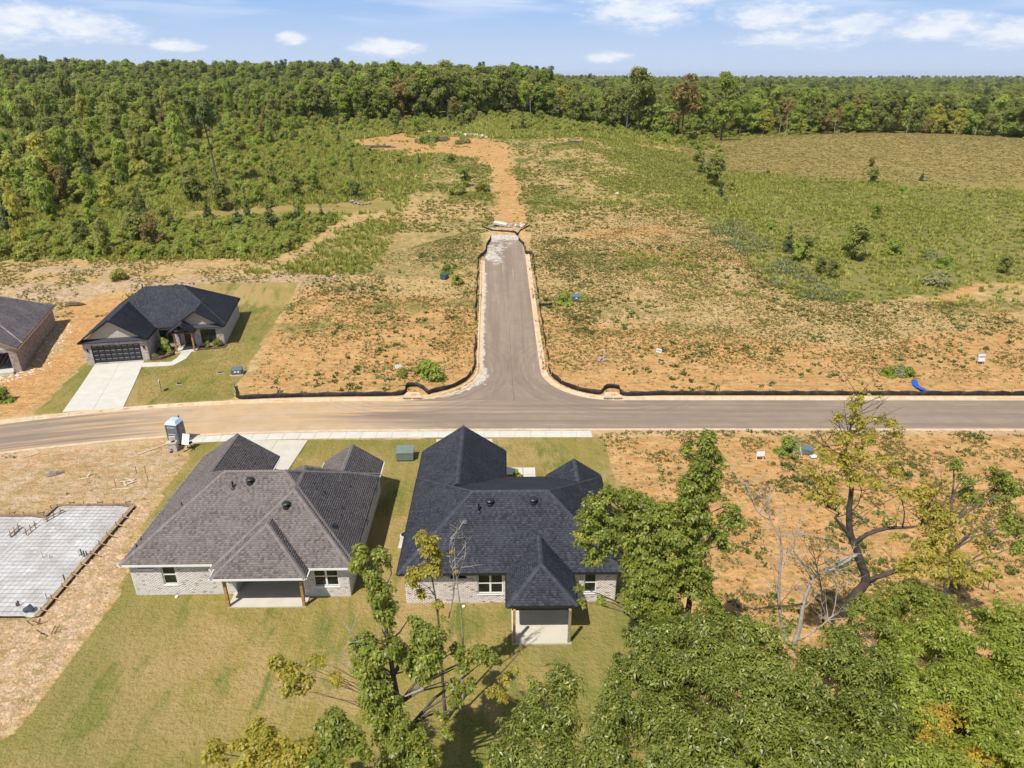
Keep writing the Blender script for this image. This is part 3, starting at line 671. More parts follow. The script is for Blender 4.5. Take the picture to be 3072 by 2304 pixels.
def wall_run(root, p0, p1, z0, z1, openings=(), brick_mat=None, th=.22, gable=None, core=None, course=.085, bl=.24):
    """wall from p0 to p1 (outside on the right of travel); openings (s0,s1,zb,zt); gable: apex (s, z)"""
    p0 = Vector((*p0, 0)); p1 = Vector((*p1, 0)); d = p1-p0; Ln = d.length; d.normalize(); nrm = Vector((d.y, -d.x, 0))
    W = lambda s, t, z: tuple(p0+d*s+nrm*t+Vector((0, 0, z)))
    b = MB()
    def blk(s0, s1, za, zb_):
        if s1-s0 < .01 or zb_-za < .01: return
        P = [W(s, t, z) for z in (za, zb_) for t in (-th, 0) for s in (s0, s1)]
        b.add(P, [(0, 2, 3, 1), (4, 5, 7, 6), (0, 1, 5, 4), (2, 6, 7, 3), (0, 4, 6, 2), (1, 3, 7, 5)])
    ss = sorted({0.0, Ln, *[o[0] for o in openings], *[o[1] for o in openings]})
    for a, c in zip(ss[:-1], ss[1:]):
        m_ = (a+c)/2; oo = sorted([(o[2], o[3]) for o in openings if o[0] < m_ < o[1]]); z = z0
        for zb_, zt in oo: blk(a, c, z, zb_); z = zt
        blk(a, c, z, z1)
    if gable:
        gs, gzv = gable; P = [W(0, 0, z1), W(Ln, 0, z1), W(gs, 0, gzv), W(0, -th, z1), W(Ln, -th, z1), W(gs, -th, gzv)]
        b.add(P, [(0, 1, 2), (5, 4, 3), (1, 4, 5, 2), (0, 2, 5, 3)])
    w = b.build("wall", core or M_MORTAR, root)
    if brick_mat is not None:
        Vv = []; fs = []; rr = []; z = z0+.01; row = 0
        while z < z1-.02:
            zt = min(z+course-.012, z1-.005); s = -(.5*bl if row % 2 else 0.0)
            while s < Ln:
                a, c = max(s, 0.0), min(s+bl-.012, Ln); s += bl
                if c-a < .03: continue
                segs = [(a, c)]
                for o in openings:
                    if o[2]-.005 < (z+zt)/2 < o[3]+.005:
                        new = []
                        for q0, q1 in segs:
                            if q1 <= o[0] or q0 >= o[1]: new.append((q0, q1)); continue
                            if q0 < o[0]-.02: new.append((q0, o[0]))
                            if q1 > o[1]+.02: new.append((o[1], q1))
                        segs = new
                for q0, q1 in segs:
                    pr_ = .010+.006*random.random(); k = len(Vv); r_ = random.random()
                    Vv += [W(q0, pr_, z), W(q1, pr_, z), W(q1, pr_, zt), W(q0, pr_, zt), W(q0, 0, z), W(q1, 0, z), W(q1, 0, zt), W(q0, 0, zt)]
                    fs += [(k, k+1, k+2, k+3), (k+3, k+2, k+6, k+7), (k+4, k+5, k+1, k), (k+1, k+5, k+6, k+2), (k+4, k, k+3, k+7)]; rr += [r_]*5
            z += course; row += 1
        o_ = link_mesh("bricks", mesh_np("bricks", Vv, fs, rr), brick_mat, w); o_['kind'] = 'stuff'
    return W
M_GLASS, _nt, _b = new_mat("window_glass"); _b.inputs['Base Color'].default_value = (.012, .014, .014, 1); _b.inputs['Roughness'].default_value = .06; _b.inputs['IOR'].default_value = 1.5
_n = NT(_nt); _n.put(_b.inputs['Base Color'], _n.mix(_n.step(_n.noise(1.2, 3, .5, _n.obj()), .35, .7), (.006, .008, .008), (.03, .036, .032)))
M_WHITE = M_simple("white_vinyl", (.78, .78, .76), .45, .04, 3)
M_BLACKM = M_simple("black_trim", (.018, .018, .02), .5, .15, 3)
M_FASC_W = M_simple("white_fascia", (.74, .74, .73), .5, .04, 3)
def window(root, W, s0, s1, zb, zt, cols=1, frame=None, rec=-.07, sill=None):
    """frame, mullions, meeting rails, one pane object per light"""
    frame = frame or M_WHITE; f = MB(); fw = .055
    def blk(b, a, c, za, zc, t0, t1):
        P = [W(s, t, z) for z in (za, zc) for t in (t0, t1) for s in (a, c)]; b.add(P, [(0, 2, 3, 1), (4, 5, 7, 6), (0, 1, 5, 4), (2, 6, 7, 3), (0, 4, 6, 2), (1, 3, 7, 5)])
    blk(f, s0, s0+fw, zb, zt, rec-.06, rec+.02); blk(f, s1-fw, s1, zb, zt, rec-.06, rec+.02)
    blk(f, s0+fw, s1-fw, zb, zb+fw, rec-.06, rec+.02); blk(f, s0+fw, s1-fw, zt-fw, zt, rec-.06, rec+.02)
    ww = (s1-s0)/cols; zm = (zb+zt)/2
    for c in range(1, cols): blk(f, s0+c*ww-.06, s0+c*ww+.06, zb+fw, zt-fw, rec-.06, rec+.018)
    for c in range(cols): blk(f, s0+c*ww+.045, s0+(c+1)*ww-.045, zm-.035, zm+.035, rec-.05, rec+.012)
    fo = f.build("window", frame, root)
    for c in range(cols):
        for za, zc in ((zb+.03, zm-.01), (zm+.01, zt-.03)):
            p = MB(); blk(p, s0+c*ww+.03, s0+(c+1)*ww-.03, za, zc, rec-.045, rec-.03); p.build("pane", M_GLASS, fo)
    sb = MB(); blk(sb, s0-.04, s1+.04, zb-.09, zb, -.10, .05); sb.build("sill", sill or frame, fo)
    return fo
def roof_pipe(root, x, y, z, h=.35, r=.05, mat=None, boot=True, name="vent_pipe"):
    b = MB(); b.lathe((x, y, z-.12), [(0, r), (h+.12, r), (h+.12, r*.7), (h, r*.7)], 10)
    if boot: b.lathe((x, y, z-.08), [(0, r*3), (.06, r*2.6), (.12, r*1.1)], 10)
    return b.build(name, mat or M_BLACKM, root)
def roof_dome(root, x, y, z, mat, name="exhaust_vent"):
    b = MB(); b.lathe((x, y, z-.15), [(0, .26), (.17, .26), (.20, .17), (.34, .17), (.34, .27), (.40, .28), (.46, .22), (.50, .10), (.51, .01)], 16)
    return b.build(name, mat, root, smooth_=False)
def M_shingle(name, cols, weights=None):
    m_, nt, b = new_mat(name); n = NT(nt); r = n.attr('rnd')
    rp = n.N.new('ShaderNodeValToRGB'); rp.color_ramp.interpolation = 'CONSTANT'; E_ = rp.color_ramp.elements
    w = weights or [1]*len(cols); cum = [sum(w[:i])/sum(w) for i in range(len(w))]
    E_[0].position = 0.0; E_[0].color = (*cols[0], 1); E_[1].position = cum[-1]; E_[1].color = (*cols[-1], 1)
    for i in range(1, len(cols)-1): e = E_.new(cum[i]); e.color = (*cols[i], 1)
    n.L.new(r, rp.inputs[0])
    c = n.mix(n.step(n.noise(45, 3, .7, n.obj()), .4, .7, 0, .35), rp.outputs[0], tuple(q*.5 for q in cols[0]))
    c = n.mix(n.step(n.noise(.5, 4, .6, n.obj()), .4, .7, 0, .25), c, tuple(min(1, q*1.5) for q in cols[-1]))
    n.put(b.inputs['Base Color'], c); b.inputs['Roughness'].default_value = .82; b.inputs['Specular IOR Level'].default_value = .35
    n.L.new(n.bump(n.noise(120, 2, .6, n.obj()), .4, .006), b.inputs['Normal']); return m_
M_SH_GRAY = M_shingle("weathered_shingle", [(.096, .080, .077), (.128, .108, .104), (.158, .135, .130), (.188, .163, .157)], [2, 2, 5, 3])
M_SH_BLACK = M_shingle("black_shingle", [(.020, .021, .030), (.028, .030, .042), (.038, .041, .056), (.052, .056, .074)], [2.2, 2, 4.5, 1.5])
M_SH_BROWN = M_shingle("brown_grey_shingle", [(.17, .138, .138), (.235, .195, .195), (.30, .25, .25), (.36, .305, .305)], [2, 2, 5, 2])
M_DECK_GRAY = M_simple("roof_deck_grey", (.10, .085, .083), .9, .1, 3); M_DECK_BLACK = M_simple("roof_deck_black", (.012, .012, .016), .9, .1, 3)
M_BR_WHITE = M_brick("whitewashed_brick", [(.64, .60, .565), (.70, .665, .635), (.58, .53, .495), (.66, .61, .57)], (.34, .29, .27), .06)
M_BR_PINK = M_brick("pale_pink_brick", [(.64, .555, .50), (.70, .64, .59), (.57, .475, .42), (.67, .60, .55)], (.24, .20, .19), .08)
M_BR_RED = M_brick("mottled_brick", [(.40, .30, .27), (.48, .385, .35), (.33, .23, .20), (.44, .36, .33)], (.16, .12, .11), .10)
M_CEDAR = M_simple("cedar_post", (.38, .205, .075), .7, .25, 5, .3, 30); M_SOFFIT = M_simple("soffit", (.66, .65, .63), .7, .04, 3)
M_PAINTW = M_simple("painted_porch_wall", (.60, .59, .57), .8, .05, 2)
M_GALV = M_simple("dark_metal_vent", (.028, .030, .032), .45, .2, 6, metal=.3)

# ================================================================ the grey-roofed house
GO = (-18.0, 36.0); GE = 2.78
g_house = empty("brick_house", (GO[0], GO[1], 0), R(1.0)); tag(g_house, "whitewashed brick house with weathered grey shingle roof and covered back patio", "house")
lx = lambda x: x-GO[0]
ly = lambda y: y-GO[1]
g_subs = [SubRoof(-25.75, -10.45, 35.95, 47.0, GE), SubRoof(-19.65, -10.43, 35.45, 46.6, GE-.012, N=.9), SubRoof(-19.35, -13.25, 34.55, 41.0, GE-.06, N=None),
          SubRoof(-25.73, -19.3, 43.0, 49.9, GE-.012, S=None, N=None), SubRoof(-15.3, -10.46, 43.2, 48.95, GE-.02, S=None, N=None)]
roof(g_house, g_subs, M_SH_GRAY, M_DECK_GRAY, M_FASC_W, origin=GO)
def g_wall(p0, p1, **k): return wall_run(g_house, (lx(p0[0]), ly(p0[1])), (lx(p1[0]), ly(p1[1])), k.pop('z0', -.15), k.pop('z1', GE-.13), **k)
wl, wr, wy0 = -25.35, -10.85, 36.3
Wg = g_wall((wl, wy0), (-18.55, wy0), openings=[(2.05, 2.95, .85, 2.42), (6.0, 6.75, 1.45, 2.35), (.55, 1.55, 2.18, 2.5)], brick_mat=M_BR_WHITE)
window(g_house, Wg, 2.05, 2.95, .85, 2.42); window(g_house, Wg, 6.0, 6.75, 1.45, 2.35); window(g_house, Wg, .55, 1.55, 2.18, 2.5)
g_wall((-18.55, wy0), (-18.55, 38.6), brick_mat=M_BR_WHITE)
Wp = g_wall((-18.55, 38.6), (-13.9, 38.6), openings=[(2.6, 3.5, -.05, 2.1)], core=M_PAINTW)
b = MB(); P_ = [Wp(s, t, z) for z in (-.05, 2.1) for t in (-.12, -.06) for s in (2.6, 3.5)]
b.add(P_, [(0, 2, 3, 1), (4, 5, 7, 6), (0, 1, 5, 4), (2, 6, 7, 3), (0, 4, 6, 2), (1, 3, 7, 5)]).build("door", M_simple("grey_door", (.20, .20, .21), .5, .05), g_house)
g_wall((-13.9, 38.6), (-13.9, 35.95), brick_mat=M_BR_WHITE)
Wg2 = g_wall((-13.9, 35.95), (wr, 35.95), openings=[(.72, 2.35, .85, 2.42)], brick_mat=M_BR_WHITE); window(g_house, Wg2, .72, 2.35, .85, 2.42, cols=2)
Ws = g_wall((wr, 35.95), (wr, 48.55), openings=[(6.5, 7.3, .9, 2.3), (10.8, 11.6, .9, 2.3)], brick_mat=M_BR_WHITE); window(g_house, Ws, 6.5, 7.3, .9, 2.3); window(g_house, Ws, 10.8, 11.6, .9, 2.3)
g_wall((wr, 48.55), (-14.9, 48.55), gable=(2.0, GE+1.3), brick_mat=M_BR_WHITE); g_wall((-14.9, 48.55), (-14.9, 46.6)); g_wall((-14.9, 46.6), (-19.7, 46.6)); g_wall((-19.7, 46.6), (-19.7, 49.5))
g_wall((-19.7, 49.5), (wl, 49.5), gable=(2.85, GE+1.9)); g_wall((wl, 49.5), (wl, wy0), brick_mat=None)
b = MB(); b.span((lx(wl-.3), ly(wy0-.3), GE-.16), (lx(-19.2), ly(49.6), GE-.13)).span((lx(-13.6), ly(35.55), GE-.163), (lx(wr+.33), ly(48.6), GE-.133)).build("soffit", M_SOFFIT, g_house)
b = MB(); b.span((lx(-19.2), ly(34.62), GE-.20), (lx(-13.35), ly(38.6), GE-.17)).build("porch_ceiling", M_SOFFIT, g_house)
b = MB(); b.span((lx(-19.1), ly(34.85), GE-.42), (lx(-13.5), ly(35.05), GE-.21)).build("porch_beam", M_FASC_W, g_house)
b = MB(); b.span((lx(-18.75), ly(34.9), -.2), (lx(-13.6), ly(38.6), .09)).build("patio_slab", M_CONC, g_house)
for px_ in (-18.68, -13.74):
    b = MB(); b.span((lx(px_-.085), ly(34.92), .09), (lx(px_+.085), ly(35.09), GE-.42)); b.span((lx(px_-.10), ly(34.905), .09), (lx(px_+.10), ly(35.105), .22)); b.build("post", M_CEDAR, g_house)
MB().lathe((lx(-16.3), ly(35.9), GE-.29), [(0, .05), (.03, .11), (.09, .11)], 12).build("ceiling_light", M_WHITE, g_house)
gtop = lambda x, y: max(s.top(x, y) for s in g_subs)
def on_g(f, x, y, **k): return f(g_house, lx(x), ly(y), gtop(x, y), **k)
on_g(roof_dome, -18.25, 40.75, mat=M_GALV); on_g(roof_dome, -15.35, 39.0, mat=M_GALV); on_g(roof_pipe, -19.35, 40.4, h=.5, r=.06); on_g(roof_pipe, -22.9, 39.9, h=.25, r=.04)
on_g(roof_pipe, -25.05, 37.2, h=.2, r=.05); on_g(roof_pipe, -25.2, 38.1, h=.2, r=.04); on_g(roof_pipe, -13.3, 41.2, h=.2, r=.035); on_g(roof_pipe, -12.0, 40.6, h=.22, r=.04); on_g(roof_pipe, -12.0, 43.4, h=.2, r=.035)
b = MB(); zt_ = gtop(-12.1, 38.4); b.box((lx(-12.1), ly(38.4), zt_+.06), (.28, .34, .16), ry=.6).build("box_vent", M_GALV, g_house)
b = MB(); b.lathe((lx(-22.55), ly(36.0), -.02), [(0, .10), (.12, .10), (.14, .04)], 10).build("cleanout_cap", M_WHITE, g_house)

# ================================================================ the black-roofed house beside it
BO = (0.0, 35.4); BE = 2.78
b_house = empty("brick_house", (BO[0], BO[1], 0), R(.8)); tag(b_house, "pale brick house with black shingle roof and projecting covered back patio", "house")
lx = lambda x: x-BO[0]
ly = lambda y: y-BO[1]
b_subs = [SubRoof(-7.4, 7.25, 35.05, 46.6, BE, N=.47), SubRoof(-7.38, -.35, 42.0, 50.9, BE-.012, S=None, N=None), SubRoof(2.95, 7.23, 42.0, 46.95, BE-.015, S=None, N=None), SubRoof(-.36, 3.95, 32.05, 38.0, BE-.02, N=None)]
roof(b_house, b_subs, M_SH_BLACK, M_DECK_BLACK, M_BLACKM, origin=BO)
def b_wall(p0, p1, **k): return wall_run(b_house, (lx(p0[0]), ly(p0[1])), (lx(p1[0]), ly(p1[1])), k.pop('z0', -.15), k.pop('z1', BE-.13), **k)
Wb = b_wall((-7.0, 35.45), (6.85, 35.45), openings=[(4.75, 6.4, .75, 2.4), (11.75, 12.55, .75, 2.4), (8.2, 9.7, -.02, 2.1), (3.0, 4.0, 2.15, 2.5)], brick_mat=M_BR_PINK)
window(b_house, Wb, 4.75, 6.4, .75, 2.4, cols=2); window(b_house, Wb, 11.75, 12.55, .75, 2.4); window(b_house, Wb, 8.2, 9.7, 0.0, 2.1, cols=2); window(b_house, Wb, 3.0, 4.0, 2.15, 2.5, frame=M_BLACKM)
b_wall((6.85, 35.45), (6.85, 46.5), brick_mat=M_BR_PINK); b_wall((6.85, 46.5), (3.35, 46.5), gable=(1.75, BE+1.2)); b_wall((3.35, 46.5), (3.35, 45.9)); b_wall((3.35, 45.9), (-.75, 45.9)); b_wall((-.75, 45.9), (-.75, 50.5))
b_wall((-.75, 50.5), (-7.0, 50.5), gable=(3.1, BE+2.05)); b_wall((-7.0, 50.5), (-7.0, 35.45), brick_mat=None)
b = MB(); b.span((lx(-7.3), ly(35.1), BE-.17), (lx(-.45), ly(50.55), BE-.14)).span((lx(3.2), ly(35.1), BE-.168), (lx(7.15), ly(46.6), BE-.138)).build("soffit", M_BLACKM, b_house)
b = MB(); b.span((lx(-.25), ly(32.12), BE-.19), (lx(3.85), ly(35.35), BE-.17)).build("porch_ceiling", M_SOFFIT, b_house)
b = MB(); b.span((lx(-.05), ly(32.15), BE-.44), (lx(3.62), ly(32.32), BE-.2)).build("porch_beam", M_BLACKM, b_house)
b = MB(); b.span((lx(-.05), ly(31.7), -.2), (lx(3.62), ly(35.4), .10)).build("patio_slab", M_CONC, b_house)
M_POST2 = M_simple("treated_post", (.26, .22, .12), .75, .2, 5, .3, 30)
for px_, mt_ in ((.09, M_CEDAR), (3.46, M_POST2)):
    b = MB(); b.span((lx(px_-.08), ly(31.76), .10), (lx(px_+.08), ly(31.92), BE-.12)); b.span((lx(px_-.095), ly(31.745), .10), (lx(px_+.095), ly(31.935), .2)); b.build("post", mt_, b_house)
MB().lathe((lx(1.75), ly(32.7), BE-.28), [(0, .05), (.03, .10), (.09, .10)], 12).build("ceiling_light", M_WHITE, b_house)
btop = lambda x, y: max(s.top(x, y) for s in b_subs)
def on_b(f, x, y, **k): return f(b_house, lx(x), ly(y), btop(x, y), **k)
on_b(roof_dome, -1.45, 39.0, mat=M_GALV); on_b(roof_dome, 1.5, 39.05, mat=M_GALV); on_b(roof_pipe, -2.2, 38.55, h=.55, r=.07); on_b(roof_pipe, -3.2, 36.85, h=.35, r=.04); on_b(roof_pipe, -5.9, 37.3, h=.2, r=.05); on_b(roof_pipe, -4.2, 36.2, h=.12, r=.06)
b = MB(); b.box((lx(-3.15), ly(37.85), btop(-3.15, 37.85)+.06), (.32, .30, .14), rx=.6).build("box_vent", M_GALV, b_house)
MB().lathe((lx(-3.2), ly(35.05), -.02), [(0, .09), (.12, .09), (.14, .04)], 10).build("cleanout_cap", M_WHITE, b_house)
# condenser beside the west wall
ac = empty("air_conditioner", (-7.95, 41.6, 0), 0, "round-topped grey air conditioner unit beside the black-roofed house wall", "air conditioner")
MB().span((-.5, -.5, -.05), (.5, .5, .07)).build("pad", M_CONC2, ac)
M_ACW = M_simple("condenser_paint", (.50, .50, .47), .5, .08, 4)
MB().lathe((0, 0, .075), [(0, .37), (.82, .37), (.85, .34)], 20).build("casing", M_ACW, ac)
for k in range(8): MB().lathe((0, 0, .14+k*.085), [(0, .375), (.03, .39), (.045, .375)], 20).build("louver", M_ACW, ac)
MB().lathe((0, 0, .925), [(0, .29), (.02, .29)], 20).build("fan_grille", M_GALV, ac)
b = MB(); b.bar((.42, -.2, .3), (.62, -.2, .3), .04).build("refrigerant_line", M_GALV, ac)
mb_ = empty("electric_meter", (-7.12, 39.6, 1.2), 0, "small white meter box on the black-roofed house's side wall", "meter box")
MB().span((-.12, -.16, -.25), (0, .16, .25)).build("box", M_WHITE, mb_); MB().span((-.10, -.04, -1.2), (-.04, .04, -.25)).build("conduit", M_WHITE, mb_)

# driveways and front walks of the two houses
def dz(x, y): return tz1(x, y)
panel_strip("driveway_grey_house", "broad concrete driveway in front of the grey-roofed house", quad_grid((-25.0, 49.95), (-20.0, 49.95), (-19.6, 57.55), (-25.4, 57.5), 2, 2), M_CONC, z_top=.075)
panel_strip("driveway_black_house", "concrete driveway in front of the black-roofed house", quad_grid((-6.6, 50.95), (-1.15, 50.95), (-1.9, 57.75), (-7.3, 57.7), 2, 2), M_CONC, z_top=.075)
panel_strip("front_walk", "short pale concrete walk at the front of the black-roofed house", [[(-.75, 51.3), (.96, 51.3), (.96, 52.5), (-.75, 52.5)], [(.98, 51.3), (2.07, 51.3), (2.07, 52.5), (.98, 52.5)], [(.98, 49.2), (2.07, 49.2), (2.07, 51.28), (.98, 51.28)], [(.98, 47.0), (2.07, 47.0), (2.07, 49.18), (.98, 49.18)]], M_CONC2, z_top=.075)

# ================================================================ finished house across the street (local frame: u along its front, v to the back)
FZ = .42; FE = 2.75
f_house = empty("brick_house", (-51.06, 75.76, FZ), R(11)); tag(f_house, "finished brick house with black roof, black garage door and two siding gables", "house")
f_subs = [SubRoof(-.35, 15.55, 3.55, 14.9, FE), SubRoof(-.33, 7.4, -.4, 9.0, FE-.012, S=None, N=None), SubRoof(9.1, 15.53, 2.75, 9.0, FE-.015, S=None, N=None), SubRoof(9.15, 12.2, 1.25, 5.0, FE-.10, S=None, N=None)]
roof(f_house, f_subs, M_SH_BLACK, M_DECK_BLACK, M_BLACKM, caps=False, expo=.2)
def f_wall(p0, p1, **k): return wall_run(f_house, p0, p1, k.pop('z0', -.3), k.pop('z1', FE-.12), **k)
M_BR_TAN = M_brick("tan_grey_brick", [(.50, .43, .385), (.57, .51, .465), (.44, .365, .325), (.53, .465, .42)], (.25, .205, .185), .10)
Wf = f_wall((0, 0), (7.05, 0), openings=[(.85, 6.3, -.05, 2.2)], brick_mat=M_BR_TAN)
M_GDOOR = M_simple("black_garage_door", (.012, .012, .016), .45, .2, 4)
M_GHIGH = M_simple("door_panel_face", (.030, .031, .040), .35, .2, 4)
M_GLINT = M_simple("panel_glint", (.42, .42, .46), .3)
gd = MB().span((.85, .10, -.02), (6.3, .15, 2.2)).build("garage_door", M_GDOOR, f_house)
for r_ in range(4):
    for c_ in range(8): MB().span((.98+c_*.66, .07, .12+r_*.53), (1.48+c_*.66, .0985, .43+r_*.53)).build("panel", M_GHIGH, gd)
    for c_ in range(8): MB().span((1.0+c_*.66, .05, .415+r_*.53), (1.46+c_*.66, .069, .45+r_*.53)).build("painted_glint", M_GLINT, gd)  # pale strips: glints along the panel tops painted in as colour
f_wall((7.05, 0), (7.05, 3.9), brick_mat=M_BR_TAN)
Wf2 = f_wall((7.05, 3.9), (9.7, 3.9), openings=[(.42, 2.2, .65, 2.35)], brick_mat=M_BR_TAN); window(f_house, Wf2, .42, 2.2, .65, 2.35, cols=2, frame=M_BLACKM)
f_wall((9.7, 3.9), (9.7, 4.3)); Wd = f_wall((9.7, 4.3), (11.75, 4.3), openings=[(.55, 1.5, .05, 2.15)], brick_mat=M_BR_TAN); f_wall((11.75, 4.3), (11.75, 3.2), brick_mat=M_BR_TAN)
dr = MB().span((10.25, 4.38, .05), (11.2, 4.44, 2.15)).build("door", M_BLACKM, f_house); MB().span((10.45, 4.35, 1.55), (11.0, 4.378, 1.68)).build("door_light", M_WHITE, dr); MB().lathe((11.1, 4.34, 1.0), [(0, .03), (.06, .03)], 8).build("handle", M_GALV, dr)
Wf3 = f_wall((11.75, 3.2), (15.2, 3.2), openings=[(.75, 2.6, .65, 2.35)], brick_mat=M_BR_TAN); window(f_house, Wf3, .75, 2.6, .65, 2.35, cols=2, frame=M_BLACKM)
f_wall((15.2, 3.2), (15.2, 14.5), brick_mat=M_BR_TAN); f_wall((15.2, 14.5), (0, 14.5)); f_wall((0, 14.5), (0, 0))
# gable fronts: siding boards, one object each, over a pent roof
M_SIDING = M_simple("taupe_siding", (.46, .40, .335), .7, .05, 4)
def siding_gable(u0, u1, v, z0, slope, n):
    half = (u1-u0)/2; um = (u0+u1)/2; hh = half*slope
    for i in range(n):
        za, zb = z0+hh*i/n, z0+hh*(i+1)/n-.012; wa, wb = half*(1-i/n), half*(1-(i+.9)/n)
        b = MB(); b.add([(um-wa, v-.03, za), (um+wa, v-.03, za), (um+wb, v-.012, zb), (um-wb, v-.012, zb), (um-wa, v+.05, za), (um+wa, v+.05, za), (um+wb, v+.05, zb), (um-wb, v+.05, zb)],
              [(0, 1, 2, 3), (4, 7, 6, 5), (0, 4, 5, 1), (3, 2, 6, 7), (0, 3, 7, 4), (1, 5, 6, 2)]); b.build("siding_board", M_SIDING, f_house)
siding_gable(.25, 6.8, .12, FE+.16, .68, 14); siding_gable(9.7, 14.95, 3.3, FE+.16, .68, 11)
def pent(u0, u1, v0, v1, z0, z1):
    b = MB(); b.add([(u0, v0, z0), (u1, v0, z0), (u1-.25, v1, z1), (u0+.25, v1, z1), (u0, v0, z0-.14), (u1, v0, z0-.14), (u1, v1, z0-.14), (u0, v1, z0-.14)], [(0, 1, 2, 3), (4, 5, 1, 0), (4, 7, 6, 5), (5, 6, 2, 1), (7, 4, 0, 3)]); b.build("pent_roof", M_SH_BLACK, f_house)
pent(-.3, 7.38, -.38, .1, FE-.03, FE+.26); pent(9.15, 15.5, 2.77, 3.28, FE-.03, FE+.26)
# entry porch: timber posts, truss under the little gable, step
MB().span((9.5, 1.7, -.1), (12.0, 4.3, .06)).build("porch_slab", M_CONC2, f_house)
for u in (9.72, 11.8): MB().span((u-.09, 1.75, .06), (u+.09, 1.93, FE-.28)).build("post", M_CEDAR, f_house)
MB().span((9.4, 1.72, FE-.28), (12.1, 1.95, FE-.12)).build("truss_beam", M_BLACKM, f_house)
for q in ((10.75, FE+.75), (10.2, FE+.4), (11.3, FE+.4)): MB().bar((10.75, 1.84, FE-.12), (q[0], 1.84, q[1]), .10, .10).build("truss_web", M_BLACKM, f_house)
for u in (.45, 6.68):
    sc_ = MB().span((u-.07, -.14, 1.5), (u+.07, -.02, 1.85)); sc_.build("wall_lantern", M_BLACKM, f_house)
ftop = lambda x, y: max(s.top(x, y) for s in f_subs)
for x, y in ((7.0, 9.7), (9.0, 9.7)):  roof_dome(f_house, x, y, ftop(x, y), M_GALV)
roof_pipe(f_house, 4.9, 9.6, ftop(4.9, 9.6), .55, .07); roof_pipe(f_house, 13.2, 6.2, ftop(13.2, 6.2), .2, .04)
def f2w(u, v): a = R(11); return (-51.06+u*math.cos(a)-v*math.sin(a), 75.76+u*math.sin(a)+v*math.cos(a))
ffun = lambda x, y: tz1(x, y)
panel_strip("driveway_far_house", "long pale concrete driveway of the finished house across the street", quad_grid((-46.82, 63.56), (-41.01, 64.54), f2w(6.35, -.05), f2w(.8, -.05), 2, 3), M_CONC2, z_top=.06, zfun=ffun)
wk = spline([(-44.7, 75.82), (-42.78, 75.99), (-41.09, 76.22), (-40.6, 77.67), (-40.71, 79.42), (-40.87, 81.06)], .8); wa, wb_ = offset(wk, .62), offset(wk, -.62)
panel_strip("front_path", "curved pale concrete path from driveway to front porch", [[wa[i], wb_[i], wb_[min(i+2, len(wk)-1)], wa[min(i+2, len(wk)-1)]] for i in range(0, len(wk)-1, 2)], M_CONC2, z_top=.055, zfun=ffun)

# mulch bed and shrubs
M_MULCH = M_simple("mulch", (.13, .075, .045), .95, .4, 9, .8, 30)
for nm, poly, lb in (("mulch_bed", [f2w(7.2, -.05), f2w(8.3, 0.0), f2w(9.3, .9), f2w(9.4, 3.8), f2w(7.1, 3.85)], "brown mulch bed between garage and porch"), ("mulch_bed", [f2w(12.1, 2.0), f2w(15.3, 2.05), f2w(15.5, 3.15), f2w(12.05, 3.15)], "brown mulch bed under the right-hand front window"), ("mulch_bed", [(-.35, 48.5), (.93, 48.5), (.93, 51.27), (-.35, 51.27)], "reddish mulch bed beside the black-roofed house's front walk")):
    b = MB(); zz = max(tz1(*p) for p in poly)+.10; b.prism(poly, zz-.4, zz); tag(b.build(nm, M_MULCH), lb, "flower bed", "mulch beds")

# ================================================================ unfinished brick house at the picture's left edge
n_house = empty("brick_house", (-57.77, 74.0, .40), R(19)); tag(n_house, "unfinished mottled brick house with brown-grey roof and open garage", "house")
n_subs = [SubRoof(-13.5, .35, 1.5, 16.9, FE), SubRoof(-7.3, .33, -.4, 9.5, FE-.012, S=None, N=None)]
roof(n_house, n_subs, M_SH_BROWN, M_DECK_GRAY, M_simple("bare_fascia_wood", (.50, .30, .13), .7, .15, 4), caps=False, expo=.2)
def n_wall(p0, p1, **k): return wall_run(n_house, p0, p1, -.35, FE-.12, **k)
n_wall((-6.95, 0), (0, 0), openings=[(.8, 6.15, 0, 2.25)], brick_mat=M_BR_RED, gable=(3.48, FE+2.2)); n_wall((0, 0), (0, 16.5), brick_mat=M_BR_RED); n_wall((0, 16.5), (-13.1, 16.5)); n_wall((-13.1, 16.5), (-13.1, 1.9)); n_wall((-13.1, 1.9), (-6.95, 1.9)); n_wall((-6.95, 1.9), (-6.95, 0))
MB().span((-6.6, .2, -.3), (-.3, 6.5, .02)).build("garage_floor", M_CONC2, n_house)
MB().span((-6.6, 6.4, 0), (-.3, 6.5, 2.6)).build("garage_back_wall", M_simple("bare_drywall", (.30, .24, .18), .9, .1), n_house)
M_LUMBER = M_simple("raw_lumber", (.46, .32, .18), .8, .2, 4, rnd=.4)
for k in range(3): MB().bar((-2.2-k*.5, 2.2, .05), (-.8-k*.5, 3.2, 2.0), .09, .05).build("leaning_board", M_LUMBER, n_house)
MB().span((-6.2, -.55, -.32), (-.75, -.02, .0)).build("garage_apron", M_CONC2, n_house)

